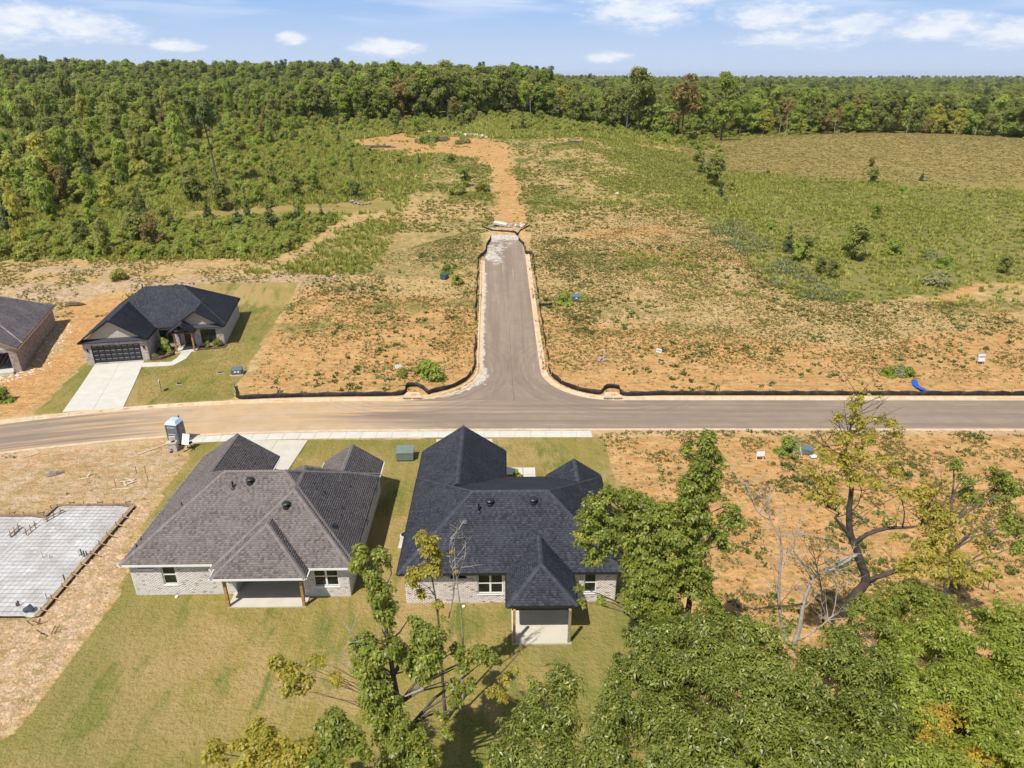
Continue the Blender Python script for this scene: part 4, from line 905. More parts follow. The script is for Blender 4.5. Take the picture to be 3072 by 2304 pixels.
# ================================================================ slab being formed on the left lot
fx = empty("slab_foundation", (-38, 40, 0), 0, "unpoured house slab with plastic sheet, rebar grid and timber formwork", "foundation")
SL = [(-30.75, 34.0), (-30.8, 46.5), (-37.0, 46.4), (-37.1, 45.0), (-48, 45.0), (-48, 34.0)]
m_, nt_, b_ = new_mat("plastic_sheet"); n_ = NT(nt_)
c_ = n_.mix(n_.step(n_.noise(.55, 5, .65), .35, .68), (.55, .55, .56), (.40, .375, .36)); c_ = n_.mix(n_.step(n_.noise(2.2, 5, .7, off=5), .55, .75, 0, .7), c_, (.33, .26, .19)); c_ = n_.mix(n_.step(n_.noise(1.3, 3, .6, off=9), .6, .72, 0, .6), c_, (.68, .68, .68))
n_.put(b_.inputs['Base Color'], c_); b_.inputs['Roughness'].default_value = .4; n_.L.new(n_.bump(n_.noise(2.5, 5, .7), .7, .12), b_.inputs['Normal']); M_PLASTIC = m_
cxy = (-38, 40); rel = lambda p, z=0.0: (p[0]-cxy[0], p[1]-cxy[1], z)
nu, nv = 44, 34; us = np.linspace(-48, -30.8, nu); vs2 = np.linspace(34.05, 46.4, nv); Vp = []; keep = np.zeros((nv, nu), bool)
for j in range(nv):
    for i in range(nu):
        x, y = us[i], vs2[j]; tr = .16*math.exp(-((x+37.2)/.5)**2)*(y > 37)+.10*math.exp(-((y-40.0)/.45)**2)+.12*math.exp(-((x+31.2)/.35)**2)
        Vp.append((x-cxy[0], y-cxy[1], .13-tr+.05*(random.random()-.5))); keep[j, i] = not (x < -37.05 and y > 45.0)
fq = [(j*nu+i, j*nu+i+1, (j+1)*nu+i+1, (j+1)*nu+i) for j in range(nv-1) for i in range(nu-1) if keep[j, i] and keep[j+1, i] and keep[j+1, i+1]]
link_mesh("plastic_sheet", mesh_np("plastic_sheet", Vp, fq), M_PLASTIC, fx)
M_REBAR = M_simple("rebar_steel", (.26, .22, .20), .6, .2, 5, metal=.3)
bars = {}
for y in np.arange(34.4, 46.3, .42):
    L0 = 17.0 if y < 45 else 6.1; key = ('x', L0)
    if key not in bars: b = MB(); b.box((0, 0, 0), (L0, .013, .013)); me_ = bpy.data.meshes.new("rebar"); me_.from_pydata(b.v, [], b.f); bars[key] = me_
    link_mesh("rebar", bars[key], M_REBAR, fx, (-30.95-L0/2-cxy[0], y-cxy[1], .20))
for x in np.arange(-47.8, -30.9, .42):
    L0 = 10.8 if x < -37.1 else 12.2; key = ('y', L0)
    if key not in bars: b = MB(); b.box((0, 0, 0), (.013, L0, .013)); me_ = bpy.data.meshes.new("rebar"); me_.from_pydata(b.v, [], b.f); bars[key] = me_
    link_mesh("rebar", bars[key], M_REBAR, fx, (x-cxy[0], 34.1+L0/2-cxy[1], .225))
M_FORM = M_simple("form_timber", (.27, .185, .115), .85, .3, 3, .3, 20, dirt=(.36, .27, .18)); M_STAKE = M_simple("brown_stake", (.22, .115, .055), .85, .2, 5)
brace_i = 0
for k in range(len(SL)-1):
    a, c = SL[k], SL[k+1]; d = Vector((c[0]-a[0], c[1]-a[1], 0)); Ln = d.length; d.normalize(); nr = Vector((d.y, -d.x, 0))
    nb = max(1, round(Ln/3.66))
    for i in range(nb):
        p = Vector((*a, 0))+d*(Ln*i/nb+.01); q = Vector((*a, 0))+d*(Ln*(i+1)/nb-.01); off = nr*.02+Vector((-cxy[0], -cxy[1], .16))
        MB().bar(p+off, q+off, .045, .34).build("form_board", M_FORM, fx) if abs(d.x) > .5 else MB().bar(p+off, q+off, .34, .045).build("form_board", M_FORM, fx)
    for i in range(int(Ln/1.15)):
        p = Vector((*a, 0))+d*(.5+i*1.15+random.uniform(-.12, .12))+Vector((-cxy[0], -cxy[1], 0))
        MB().bar(p+nr*.09+Vector((0, 0, -.1)), p+nr*.09+Vector((0, 0, .42+random.random()*.12)), .04, .06).build("stake", M_STAKE, fx)
        if i % 2 == 0 or k == 0: MB().bar(p+nr*.75+Vector((0, 0, .02)), p+nr*.06+Vector((0, 0, .36)), .04, .07).build("brace", M_LUMBER, fx)
for p, q in (((-37.05, 42.5), (-36.9, 43.8)), ((-38.0, 42.2), (-38.0, 43.5)), ((-36.6, 44.2), (-35.9, 45.6))):
    MB().bar(rel(p, .34), rel(q, .34), .16, .04).build("step_form", M_FORM, fx)
    for t in (.15, .5, .85): MB().bar(rel((p[0]+(q[0]-p[0])*t, p[1]+(q[1]-p[1])*t), .05), rel((p[0]+(q[0]-p[0])*t+.05, p[1]+(q[1]-p[1])*t), .65), .04).build("stake", M_STAKE, fx)
M_PVC = M_simple("white_pvc", (.72, .72, .70), .4, .04); M_PIPED = M_simple("dark_pipe", (.05, .06, .075), .5, .2)
for p, h, r_, mt_ in (((-31.35, 40.2), .55, .05, M_PIPED), ((-31.1, 40.1), .5, .05, M_PIPED), ((-30.95, 40.15), .45, .045, M_PIPED), ((-31.6, 40.25), .5, .04, M_PVC), ((-34.1, 40.0), .7, .04, M_PVC), ((-30.99, 37.5), .5, .045, M_PIPED), ((-31.15, 35.7), .55, .055, M_PVC), ((-32.5, 35.0), .45, .05, M_PIPED), ((-32.6, 34.95), .3, .05, M_PIPED), ((-33.6, 40.0), .3, .05, M_PVC)):
    b = MB(); b.lathe(rel(p, .08), [(0, r_), (h, r_), (h, r_*.7)], 10).build("stub_pipe", mt_, fx)
b = MB(); b.tube([rel((-31.8, 34.45), .2), rel((-31.5, 34.6), .32), rel((-31.25, 34.5), .2)], [.16, .24, .12], 9).build("pipe_wrap_roll", M_PIPED, fx)

# loose boards, stakes and scraps on the bare lot
def board(p, L0, rz, tilt=0.0, w=.12, mat=None, label=None, group="loose lumber on the bare lot", name="lumber_board"):
    z = gz(*p)+.05; o = MB().box((0, 0, 0), (L0, w, .045), ry=-tilt).build(name, mat or M_LUMBER, None, (p[0], p[1], z+abs(math.sin(tilt))*L0/2), rz); return tag(o, label, "board", group)
M_PALEW = M_simple("weathered_board", (.50, .41, .29), .85, .15, 4)
board((-33.72, 55.76), 2.6, R(48), 0, .14, M_PALEW, "long pale plank lying near the portable toilet")
board((-44.35, 54.66), 1.1, R(40), 0, .1, M_PALEW, "short pale stick on the orange soil by the street")
for q, (a, L0, rz) in enumerate((((-33.4, 50.33), 1.0, .2), ((-33.3, 50.61), 1.1, -.5), ((-32.83, 50.01), .9, .8), ((-33.25, 49.89), .8, 2.2), ((-32.84, 50.33), .7, 1.4))): board(a, L0, rz, .05, .13, M_PALEW, "pale scrap plank in the heap beyond the slab corner", "scrap planks heaped beyond the slab corner")
board((-37.3, 50.71), .9, .35, 0, .16, M_PALEW, "pale scrap board lying beyond the slab forms"); board((-37.05, 51.21), .5, 1.4, .5, .1, M_PALEW, "stubby tilted scrap wood beyond the slab forms")
board((-33.14, 49.07), 1.4, .15, 0, .14, M_PALEW, "pale board flat beside the far slab form")
for q, a in enumerate(((-33.13, 51.65), (-32.32, 51.65), (-31.47, 50.33), (-33.87, 49.57))):
    z = gz(*a); tag(MB().bar((0, 0, -.1), (.03, 0, .75), .04).build("grade_stake", M_STAKE, None, (a[0], a[1], z)), "thin brown survey stake beside the scrap planks", "stake", "survey stakes by the slab corner")
for q, (a, lb) in enumerate((((-29.03, 32.61), "broken brown stakes leaning on pale soil below the slab"), ((-30.26, 33.48), "short brown stake pair standing below the slab"))):
    r_ = empty("stake_bundle", (a[0], a[1], gz(*a)), .4*q, lb, "stakes")
    for k in range(4): MB().bar((k*.15-.3, 0, -.05), (k*.15-.3+random.uniform(-.4, .4), random.uniform(-.4, .4), .5), .045).build("stake", M_STAKE, r_)
b = MB(); b.tube([(0, 0, .02), (.3, .05, .12), (.8, .1, .10), (1.3, .3, .03)], [.2, .3, .26, .1], 8); a = (-40.73, 51.05); tag(b.build("plastic_scrap", M_simple("muddy_plastic", (.22, .17, .16), .6, .4, 3), None, (a[0], a[1], gz(*a)), .3), "dark crumpled plastic heap on soil above the slab", "scrap")

# ================================================================ black silt fences
M_SILT = M_simple("black_silt_fabric", (.010, .009, .010), .75, .35, 3, dirt=(.11, .07, .045), dirt_amt=.75)
def silt_fence(path, label, h=.62, spacing=2.3):
    pts = spline(path, .5); r_ = empty("silt_fence", (pts[0][0], pts[0][1], tz1(*pts[0])), 0, label, "silt fence", "black silt fences"); o0 = r_.location
    b = MB(); acc_ = 0; Vv = []; last = None; sk = []
    for i, p in enumerate(pts):
        if last is not None: acc_ += math.hypot(p[0]-last[0], p[1]-last[1])
        if i == 0 or acc_ > spacing: sk.append(p); acc_ = 0
        last = p; sag = .12*math.sin(i*.68)**2+.05*random.random(); z = tz1(*p); lean = .09*math.sin(i*.6)+.03*random.uniform(-1, 1)
        for t, zz in ((0, -.15), (.4, z*0+h*.45), (1, h-sag)): Vv.append((p[0]-o0.x+lean*t, p[1]-o0.y+.05*t, z-o0.z+zz))
    fs = [(i*3+j, (i+1)*3+j, (i+1)*3+j+1, i*3+j+1) for i in range(len(pts)-1) for j in (0, 1)]
    fo = link_mesh("fabric", mesh_np("fabric", Vv, fs, smooth_=True), M_SILT, r_); so_ = fo.modifiers.new("thickness", 'SOLIDIFY'); so_.thickness = .02
    for p in sk: MB().bar((p[0]-o0.x, p[1]-o0.y+.09, tz1(*p)-o0.z-.2), (p[0]-o0.x+random.uniform(-.05, .05), p[1]-o0.y+.1, tz1(*p)-o0.z+h+.16), .05, .05).build("stake", M_PALEW if random.random() < .45 else M_STAKE, r_)
    return r_
KLo, KRo = offset(KN_L, .95), offset(KN_R, -.95)
def near_i(pts, q): return min(range(len(pts)), key=lambda i: math.hypot(pts[i][0]-q[0], pts[i][1]-q[1]))
iA, iB, iC, iD = (near_i(KLo, q) for q in ((-29.6, 67.28), (-12.12, 67.28), (-8.92, 67.51), (-4.42, 88.15)))
silt_fence([(-31.27, 69.88), (-30.35, 67.95)]+KLo[iA:iB:3]+[(-11.9, 67.84), (-11.75, 69.65), (-10.74, 69.88), (-9.91, 69.05), (-9.15, 67.84)]+KLo[iC:iD:2], "black silt fence left of the side street, wrapped round its kerb corner")
silt_fence([(p[0]-.15, p[1]) for p in KLo[iD+1::2]]+[(-4.64, 116.94), (-4.37, 121.04), (-3.79, 124.14)], "thin black silt fence climbing the side street's left edge")
jA, jB, jC = (near_i(KRo, q) for q in ((12.36, 67.51), (9.4, 68.22), (3.67, 75.71)))
silt_fence(KRo[3:jA:4]+[(12.17, 67.62), (12.0, 69.27), (10.92, 69.65), (9.94, 68.44)]+KRo[jB:jC:2], "long black silt fence along the right-hand lots and kerb corner")
silt_fence([(p[0]+.1, p[1]) for p in KRo[jC+1::2]]+[(2.39, 116.25), (2.05, 120.57), (1.18, 123.62)], "thin black silt fence climbing the side street's right edge")
silt_fence([(3.8, 94.14), (4.8, 94.14), (5.74, 94.32)], "short black silt fence spur right of the side street", .5, 1.5)
silt_fence([(-5.74, 131.0), (-4.0, 128.7), (-1.82, 127.89), (0.17, 127.6), (1.03, 126.51), (1.74, 128.46), (3.46, 131.57)], "low black silt fence below the rock heap at the dead end", .5)

M_LID = M_simple("clay_lid", (.42, .27, .14), .9, .2)
# storm drain inlets in the far kerb
for a, lb in (((-10.83, 67.84), "concrete storm drain inlet left of the side street"), ((10.99, 67.84), "concrete storm drain inlet right of the side street")):
    r_ = empty("storm_inlet", (a[0], 67.35, 0), 0, lb, "drain", "storm drain inlets")
    MB().prism([(-1.05, -.45), (1.05, -.45), (.55, .9), (-.75, .9)], .02, .16).build("top_slab", M_KERB, r_)
    MB().span((-1.0, -.62, -.3), (1.0, -.48, -.105)).build("gutter_lip", M_CONC, r_); MB().span((-.95, -.47, -.12), (.95, -.455, .0)).build("opening", M_BLACKM, r_)
    MB().span((-.04, -.53, -.1), (.04, -.475, .02)).build("divider", M_WHITE, r_); MB().lathe((.1, .2, .16), [(0, .32), (.015, .32)], 16).build("manhole_lid", M_LID, r_)

# ---------------------------------------------------------------- loose clods and stones on the worked soil (uncountable)
def clods(name, label, n, box, dens, size, mat, seed):
    rng = np.random.default_rng(seed); x = rng.uniform(box[0], box[1], n); y = rng.uniform(box[2], box[3], n); k = rng.random(n) < dens(x, y); x, y = x[k], y[k]; n = len(x); z = gz_np(x, y)
    s_ = size*np.exp(rng.normal(0, .45, n)); D = np.array([(1, 0, 0), (-.2, 1, 0), (-1, -.1, 0), (.1, -1, 0), (0, 0, .8), (0, 0, -.5)])
    a = rng.random(n)*6.28; ca, sa = np.cos(a), np.sin(a); V = D[None]*rng.uniform(.6, 1.3, (n, 6, 3)); X = V[..., 0]*ca[:, None]-V[..., 1]*sa[:, None]; Y = V[..., 0]*sa[:, None]+V[..., 1]*ca[:, None]
    V = np.stack([x[:, None]+X*s_[:, None], y[:, None]+Y*s_[:, None], z[:, None]+V[..., 2]*s_[:, None]*.8], -1).reshape(-1, 3)
    T = np.array([(0, 1, 4), (1, 2, 4), (2, 3, 4), (3, 0, 4)]); F_ = (np.arange(n)[:, None, None]*6+T[None]).reshape(-1, 3)
    return tag(link_mesh(name, mesh_np(name, V, F_, np.repeat(rng.random(n), 4)), mat), label, "soil", kind='stuff')
M_CLOD = M_simple("clay_clod", (.42, .29, .185), .95, .2, 2, rnd=.6); M_CLODO = M_simple("orange_clod", (.45, .225, .09), .95, .2, 2, rnd=.6); M_GRAV = M_simple("pale_gravel", (.55, .51, .46), .9, .15, 2, rnd=.5)
nolawn = lambda x, y: (zone_at(z_lawn, x, y) < .2)*(zone_at(near_road, x, y) > 4.0)*~((x > -48.2) & (x < -30.6) & (y > 33.8) & (y < 46.7))
clods("clods", "tan soil clods on the worked lot round the slab", 26000, (-75, -22, 22, 57), lambda x, y: nolawn(x, y)*(.12+.88*smooth(.45, .62, fbm(x/2.2, y/2.2, 61, 3))), .045, M_CLOD, 1)
clods("clods", "heavy tan clods along the slab's right side and the lawn edge", 5000, (-32, -22, 26, 48), lambda x, y: nolawn(x, y)*1.0, .075, M_CLOD, 2)
clods("clods", "orange clods between the two left-hand houses and along the street", 9000, (-66, -44, 62, 92), lambda x, y: nolawn(x, y)*zone_at(z_or, x, y), .08, M_CLODO, 3)
clods("clods", "clods on the orange lots beyond the street and right of the houses", 30000, (-40, 80, 26, 100), lambda x, y: nolawn(x, y)*zone_at(z_or, x, y)*smooth(.42, .62, fbm(x/3, y/3, 63, 3)), .05, M_CLODO, 4)
clods("gravel", "white gravel and rubble beside the unfinished house", 3500, (-63, -53, 70, 90), lambda x, y: np.clip(1.25-dist_line([(-62.5, 91), (-56.9, 75), (-58.5, 72.2), (-66, 70)], x, y)/1.5, 0, 1), .07, M_GRAV, 5)
clods("gravel", "washed gravel and crumbs at the side street's dead end", 5000, (-6, 5, 112, 131), lambda x, y: (smooth(117, 126, y)*.8+.03)*(np.abs(x-side_cx(y)) < 3.3), .05, M_GRAV, 6)

# ================================================================ things standing on the site
M_POTTY = M_simple("grey_moulded_plastic", (.145, .15, .175), .45, .1, 3); M_POTTYR = M_simple("pale_blue_roof_plastic", (.42, .53, .66), .4, .08, 3); M_POTTYT = M_simple("pale_grey_trim", (.40, .41, .44), .45, .06)
pp = empty("portable_toilet", (-32.0, 57.35, gz(-32.0, 57.35)), R(-8), "grey portable toilet with pale blue roof at the street edge", "portable toilet")
b = MB(); b.add([(-.58, -.60, .12), (.58, -.60, .12), (.58, .60, .12), (-.58, .60, .12), (-.56, -.58, 2.08), (.56, -.58, 2.08), (.56, .58, 2.08), (-.56, .58, 2.08)], [(3, 2, 1, 0), (4, 5, 6, 7), (0, 1, 5, 4), (1, 2, 6, 5), (2, 3, 7, 6), (3, 0, 4, 7)]).build("body", M_POTTY, pp)
MB().span((-.64, -.66, 0), (.64, .66, .12)).build("skid_base", M_GALV, pp)
rf = MB(); rf.add([(-.62, -.64, 2.082), (.62, -.64, 2.082), (.62, .64, 2.082), (-.62, .64, 2.082), (-.42, -.44, 2.36), (.42, -.44, 2.36), (.42, .44, 2.36), (-.42, .44, 2.36), (-.36, -.38, 2.42), (.36, -.38, 2.42), (.36, .38, 2.42), (-.36, .38, 2.42)],
    [(3, 2, 1, 0), (0, 1, 5, 4), (1, 2, 6, 5), (2, 3, 7, 6), (3, 0, 4, 7), (4, 5, 9, 8), (5, 6, 10, 9), (6, 7, 11, 10), (7, 4, 8, 11), (8, 9, 10, 11)]).build("roof", M_POTTYR, pp)
MB().lathe((.32, .42, 2.3), [(0, .06), (.3, .06)], 10).build("vent_stack", M_GALV, pp)
for z in (.45, 1.05, 1.75): MB().span((-.38, -.635, z), (.38, -.585, z+.07)).build("panel_rib", M_POTTYT, pp)
for s in (-1, 1): MB().span((s*.52-.05, -.625, .14), (s*.52+.05, -.59, 2.06)).build("corner_rail", M_POTTY, pp)
dr = MB().span((.585, -.40, .18), (.615, .40, 1.98)).build("door", M_POTTY, pp); MB().span((.612, -.2, 1.35), (.622, .2, 1.62)).build("notice", M_simple("notice_print", (.40, .16, .12), .5, .6, 14), dr)
hs_ = empty("hand_wash_station", (-31.7, 55.75, gz(-31.7, 55.75)), R(6), "beige moulded hand-wash sink in front of the portable toilet", "sink")
M_BEIGE = M_simple("beige_plastic", (.46, .41, .36), .5, .15, 4, dirt=(.30, .21, .13), dirt_amt=.6)
b = MB(); b.prism([(-.42, -.32), (.42, -.32), (.42, .1), (.3, .34), (-.3, .34), (-.42, .1)], 0, .78).build("tank", M_BEIGE, hs_, bevel=.03)
MB().prism([(-.46, -.36), (.46, -.36), (.46, .14), (.33, .37), (-.33, .37), (-.46, .14)], .785, .95).build("basin_rim", M_BEIGE, hs_, bevel=.03); MB().lathe((.12, -.05, .955), [(0, .2), (.01, .2)], 14).build("basin", M_GALV, hs_)
MB().span((-.3, .16, .955), (.3, .34, 1.35)).build("towel_housing", M_BEIGE, hs_, bevel=.02); MB().lathe((-.05, -.34, .3), [(0, .10), (.02, .10)], 12).build("drain_port", M_GALV, hs_); MB().span((-.2, -.5, .02), (.0, -.33, .1)).build("foot_pump", M_GALV, hs_)
es = empty("sign_stand", (-30.3, 55.9, gz(-30.3, 55.9)), R(20), "white sign panel propped on a black folding stand", "sign")
MB().box((-.15, .1, 1.05), (.75, .03, 1.0), rx=R(-25), rz=R(-35)).build("panel", M_WHITE, es)
for a, c in (((-.5, -.35, 0), (.35, .35, .06)), ((.5, -.35, .0), (.0, .1, .75)), ((-.2, .4, 0), (.05, .0, .7)), ((.1, -.45, 0), (.55, .3, .05))): MB().bar(a, c, .06, .05).build("leg", M_GALV, es)
MB().tube([(-.2, -.05, .62), (.35, .1, .68)], .11, 10).build("rolled_cover", M_BLACKM, es)

M_XFMR = M_simple("transformer_green", (.045, .085, .07), .5, .15, 4); M_XFMR2 = M_simple("transformer_grey_green", (.145, .185, .165), .5, .12, 4); M_XB = M_simple("transformer_blue_grey", (.10, .14, .165), .5, .1, 4)
def transformer(p, rz, label, mat, s=1.0, stickers=1, pad=True):
    r_ = empty("utility_transformer", (p[0], p[1], gz(*p)), rz, label, "transformer", "pad-mounted utility transformers"); w, d, h = .62*s, .48*s, .78*s
    if pad: MB().span((-w*1.2, -d*1.25, -.15), (w*1.2, d*1.25, .08)).build("pad", M_CONC, r_)
    b = MB(); b.add([(-w, -d, .085), (w, -d, .085), (w, d, .085), (-w, d, .085), (-w, -d, h*.86), (w, -d, h*.86), (w, d, h), (-w, d, h)], [(3, 2, 1, 0), (4, 5, 6, 7), (0, 1, 5, 4), (1, 2, 6, 5), (2, 3, 7, 6), (3, 0, 4, 7)]).build("cabinet", mat, r_, bevel=.02)
    lid = MB(); lid.add([(-w*1.05, -d*1.06, h*.862), (w*1.05, -d*1.06, h*.862), (w*1.05, d*1.05, h*1.005), (-w*1.05, d*1.05, h*1.005), (-w*1.05, -d*1.06, h*.92), (w*1.05, -d*1.06, h*.92), (w*1.05, d*1.05, h*1.07), (-w*1.05, d*1.05, h*1.07)], [(3, 2, 1, 0), (4, 5, 6, 7), (0, 1, 5, 4), (1, 2, 6, 5), (2, 3, 7, 6), (3, 0, 4, 7)]); lid.build("lid", mat, r_, bevel=.015)
    for k in range(3): MB().span((-w*.95, -d-.015, .14+k*.2*s), (w*.95, -d-.002, .17+k*.2*s)).build("rib", mat, r_)
    for k in range(stickers): MB().span((-.22+k*.34, -d-.022, .40*s), (.02+k*.34, -d-.016, .58*s)).build("label_plate", M_WHITE, r_)
    return r_
transformer((-9.76, 54.23), R(2), "grey-green transformer box on the lawn between the two near houses", M_XFMR2, 1.25, 0, False)
transformer((-32.17, 73.37), R(8), "dark teal transformer box on a pad at the finished house's lawn edge", M_XB, .95, 2)
transformer((9.43, 96.16), R(4), "blue-grey transformer box in weeds right of the side street", M_XB, 1.05, 1, False)
transformer((-10.63, 104.68), R(70), "teal transformer box in weeds left of the side street", M_XFMR, 1.0, 0, False)
transformer((27.32, 55.05), R(-30), "dark teal transformer box half hidden by the yellowing tree", M_XB, .8, 0, False)

M_SIGNW = M_simple('sign_white', (.58, .58, .57), .5, .06)
M_SIGNB = M_simple("sign_blue_print", (.17, .30, .52), .5, .1); M_SIGNG = M_simple("sign_grey_print", (.28, .28, .32), .5, .1)
def lot_sign(p, w, h, zb, label, posts=2, tilt=0.0, rz=0.0, lines=(), frame=False):
    r_ = empty("lot_sign", (p[0], p[1], gz(*p)), rz, label, "sign")
    pn = MB().box((0, 0, zb+h/2), (w, .03, h), rx=tilt).build("panel", M_SIGNW, r_)
    for k, (t, th, m2) in enumerate(lines): MB().box((0, -.025, zb+h*t), (w*.82, .012, th), rx=tilt).build("print_line", m2, pn)
    for k in range(posts): x = 0 if posts == 1 else (-1+2*k)*w*.40; MB().box((x, .035, (zb+h)/2-.1), (.06, .04, zb+h+.2)).build("post", M_PALEW if posts == 1 else M_WHITE, r_)
    if frame: MB().box((0, .07, zb+h/2), (w*1.2, .02, h*1.16), rx=tilt).build("backing", M_SIGNG, r_)
    return r_
lot_sign((-13.33, 73.64), .8, .45, .65, "white and blue lot sign in weeds left of the side street", 1, R(-12), .15, ((.3, .18, M_SIGNB),))
lot_sign((17.69, 76.49), .7, .5, 1.35, "tilted white and blue lot sign on a tall white post", 1, R(-15), -.7, ((.5, .15, M_SIGNB), (.2, .1, M_SIGNG)))
lot_sign((56.73, 76.4), .8, .9, .35, "grey-framed white notice board on the far right lot", 2, R(-18), 0, ((.7, .12, M_SIGNG), (.4, .12, M_SIGNG)), True)
lot_sign((22.6, 53.9), .75, .42, .45, "white sign on thin legs in the orange lot right of the houses", 2, R(-20), .05, ((.25, .1, M_SIGNB),))
fs_ = empty("fallen_sign", (*(27.64, 54.23), gz(*(27.64, 54.23))+.12), .2, "white sign panel fallen flat beside the half-hidden transformer", "sign"); MB().box((0, 0, .05), (.65, .4, .03), rx=.2).build("panel", M_SIGNW, fs_); MB().bar((.1, -.2, 0), (.5, -.9, .05), .04).build("post", M_PALEW, fs_)
ms = empty("yard_sign", (*(-38.96, 68.71), gz(*(-38.96, 68.71))), R(-65), "narrow white yard sign on a post in the finished house's lawn", "sign"); MB().span((-.35, -.02, .55), (.35, .02, 1.35)).build("panel", M_WHITE, ms); MB().span((-.04, .021, -.1), (.04, .08, 1.4)).build("post", M_STAKE, ms)
def white_stake(p, h, label, mat=None, lean=0.0): return tag(MB().bar((0, 0, -.15), (lean, 0, h), .05, .05).build("marker_stake", mat or M_PALEW, None, (p[0], p[1], gz(*p))), label, "stake", "wooden lot marker stakes")
white_stake((8.08, 69.93), 1.15, "pale wooden stake behind the right corner silt fence")
white_stake((11.24, 77.56), 1.3, "thin white stake beside a grey rock pile on the right lot", M_WHITE); white_stake((9.66, 98.23), 1.2, "thin stake behind the blue-grey transformer in the weeds")
white_stake((6.88, 78.46), .9, "leaning grey stake in weeds near the side street kerb", M_PALEW, .35); white_stake((49.23, 75.29), 1.2, "pale wooden stake above the blue tarp"); white_stake((26.68, 54.5), .9, "short white stake left of the fallen sign", M_WHITE, -.3)
# drain cleanouts / valve boxes in the far lawn
for p, lb in (((-34.28, 73.64), "dark utility box lid left of the lawn-edge transformer"), ((-37.76, 70.65), "dark utility box lid in the middle of the far lawn")):
    r_ = empty("valve_box", (p[0], p[1], gz(*p)), .3, lb, "utility box", "small utility boxes in the far lawn"); MB().span((-.35, -.22, -.05), (.35, .22, .07)).build("collar", M_CONC, r_); MB().span((-.3, -.17, .072), (.3, .17, .095)).build("lid", M_GALV, r_)
# blue tarp strip draped over the fence
tp = spline([(46.17, 71.53), (45.59, 70.15), (45.58, 69.16), (45.55, 68.44), (45.42, 67.84)], .25); ta, tb = offset(tp, .32), offset(tp, -.32); Vt = []
for i in range(len(tp)):
    for (x, y), k in ((ta[i], 0), (tp[i], 1), (tb[i], 2)): e = (i/len(tp))**3*.55; Vt.append((x-tp[0][0], y-tp[0][1], gz(x, y)-gz(*tp[0])+.10+.10*math.sin(i*1.9+k)*(k == 1)+e))
ft = [(i*3+j, (i+1)*3+j, (i+1)*3+j+1, i*3+j+1) for i in range(len(tp)-1) for j in (0, 1)]
o = link_mesh("tarp", mesh_np("tarp", Vt, ft, smooth_=True), M_simple("blue_tarp", (.015, .10, .52), .35, .2, 4), None, (tp[0][0], tp[0][1], gz(*tp[0]))); tag(o, "crumpled bright blue tarp strip hanging onto the silt fence", "tarp"); so_ = o.modifiers.new("thickness", 'SOLIDIFY'); so_.thickness = .015

# boulders
M_ROCK = M_simple("pale_rock", (.52, .46, .39), .9, .25, 2, .6, 8, dirt=(.42, .27, .14), dirt_amt=.5); M_ROCKD = M_simple("grey_rock", (.27, .25, .23), .9, .3, 2, .6, 8)
rock_me = []
for k in range(5):
    import bmesh
    bm = bmesh.new(); bmesh.ops.create_icosphere(bm, subdivisions=2, radius=1.0)
    for v in bm.verts:
        q = v.co.normalized(); f_ = 1+.28*math.sin(3.1*q.x+k*2)+.2*math.sin(4.3*q.y+k)-.2*abs(q.z)+.12*random.uniform(-1, 1); v.co = Vector((q.x*f_, q.y*f_*.75, q.z*f_*.55))
    me_ = bpy.data.meshes.new("boulder"); bm.to_mesh(me_); bm.free(); rock_me.append(me_)
def boulder(p, s, mat, label, group):
    me_ = rock_me[random.randrange(5)]
    o = bpy.data.objects.new("boulder", me_); COL.objects.link(o)
    if not me_.materials: me_.materials.append(mat)
    o.material_slots[0].link = 'OBJECT'; o.material_slots[0].material = mat
    o.location = (p[0], p[1], gz(*p)+.25*s); o.rotation_euler = (random.uniform(-.3, .3), random.uniform(-.3, .3), random.uniform(0, 6)); o.scale = (s, s*random.uniform(.7, 1.1), s*random.uniform(.7, 1)); return tag(o, label, "rock", group)
for i in range(16):
    x = 1060+i*5.1+random.uniform(-2, 2); y = 488+random.uniform(-2.5, 3.5)-(2 if i > 12 else 0); X, Y = (x-1106)*.0793, 131.2-(y-488)*.27
    boulder((X, Y), random.uniform(.35, .75), random.choice((M_ROCK, M_ROCKD, M_ROCK)), "pale broken rock in the heap above the dead end", "rocks heaped at the dead end")
o = MB().box((0, 0, 0), (2.6, 1.0, .35), rx=.2, ry=.12).build("concrete_chunk", M_CONC2, None, (-2.2, 131.0, gz(-2.2, 131)+.55), R(-14)); tag(o, "long white concrete chunk lying on the dead-end rock heap", "rock")
for i, a in enumerate(((-18.98, 235.84), (-17.58, 237.28), (-15.96, 235.73), (-14.67, 234.24), (-13.09, 232.74), (-11.54, 231.36), (-9.71, 229.97), (-8.15, 227.41), (-23.19, 240.59), (-21.2, 238.94), (-27.04, 240.7), (-24.88, 240.65))):
    boulder(a, random.uniform(.8, 1.5), M_ROCK, "pale boulder in the row along the orange clearing's far edge", "boulders edging the orange clearing")
for i, a in enumerate(((-32.32, 146.84), (-31.51, 146.14), (-33.07, 147.18), (-30.79, 146.49), (-29.94, 147.18), (-34.01, 147.93))): boulder(a, random.uniform(.4, .7), M_ROCKD, "grey boulder in the weedy heap left of the slope", "boulders in the weeds left of the slope")
boulder((23.26, 154.92), .6, M_ROCK, "lone pale rock lying on the bare slope", "lone pale rock on the slope")
for i, a in enumerate(((11.02, 77.56), (10.63, 77.16), (11.42, 77.16))): boulder(a, .4, M_ROCKD, "dark grey rock in the small pile beside the white stake", "dark rocks on the right lot")
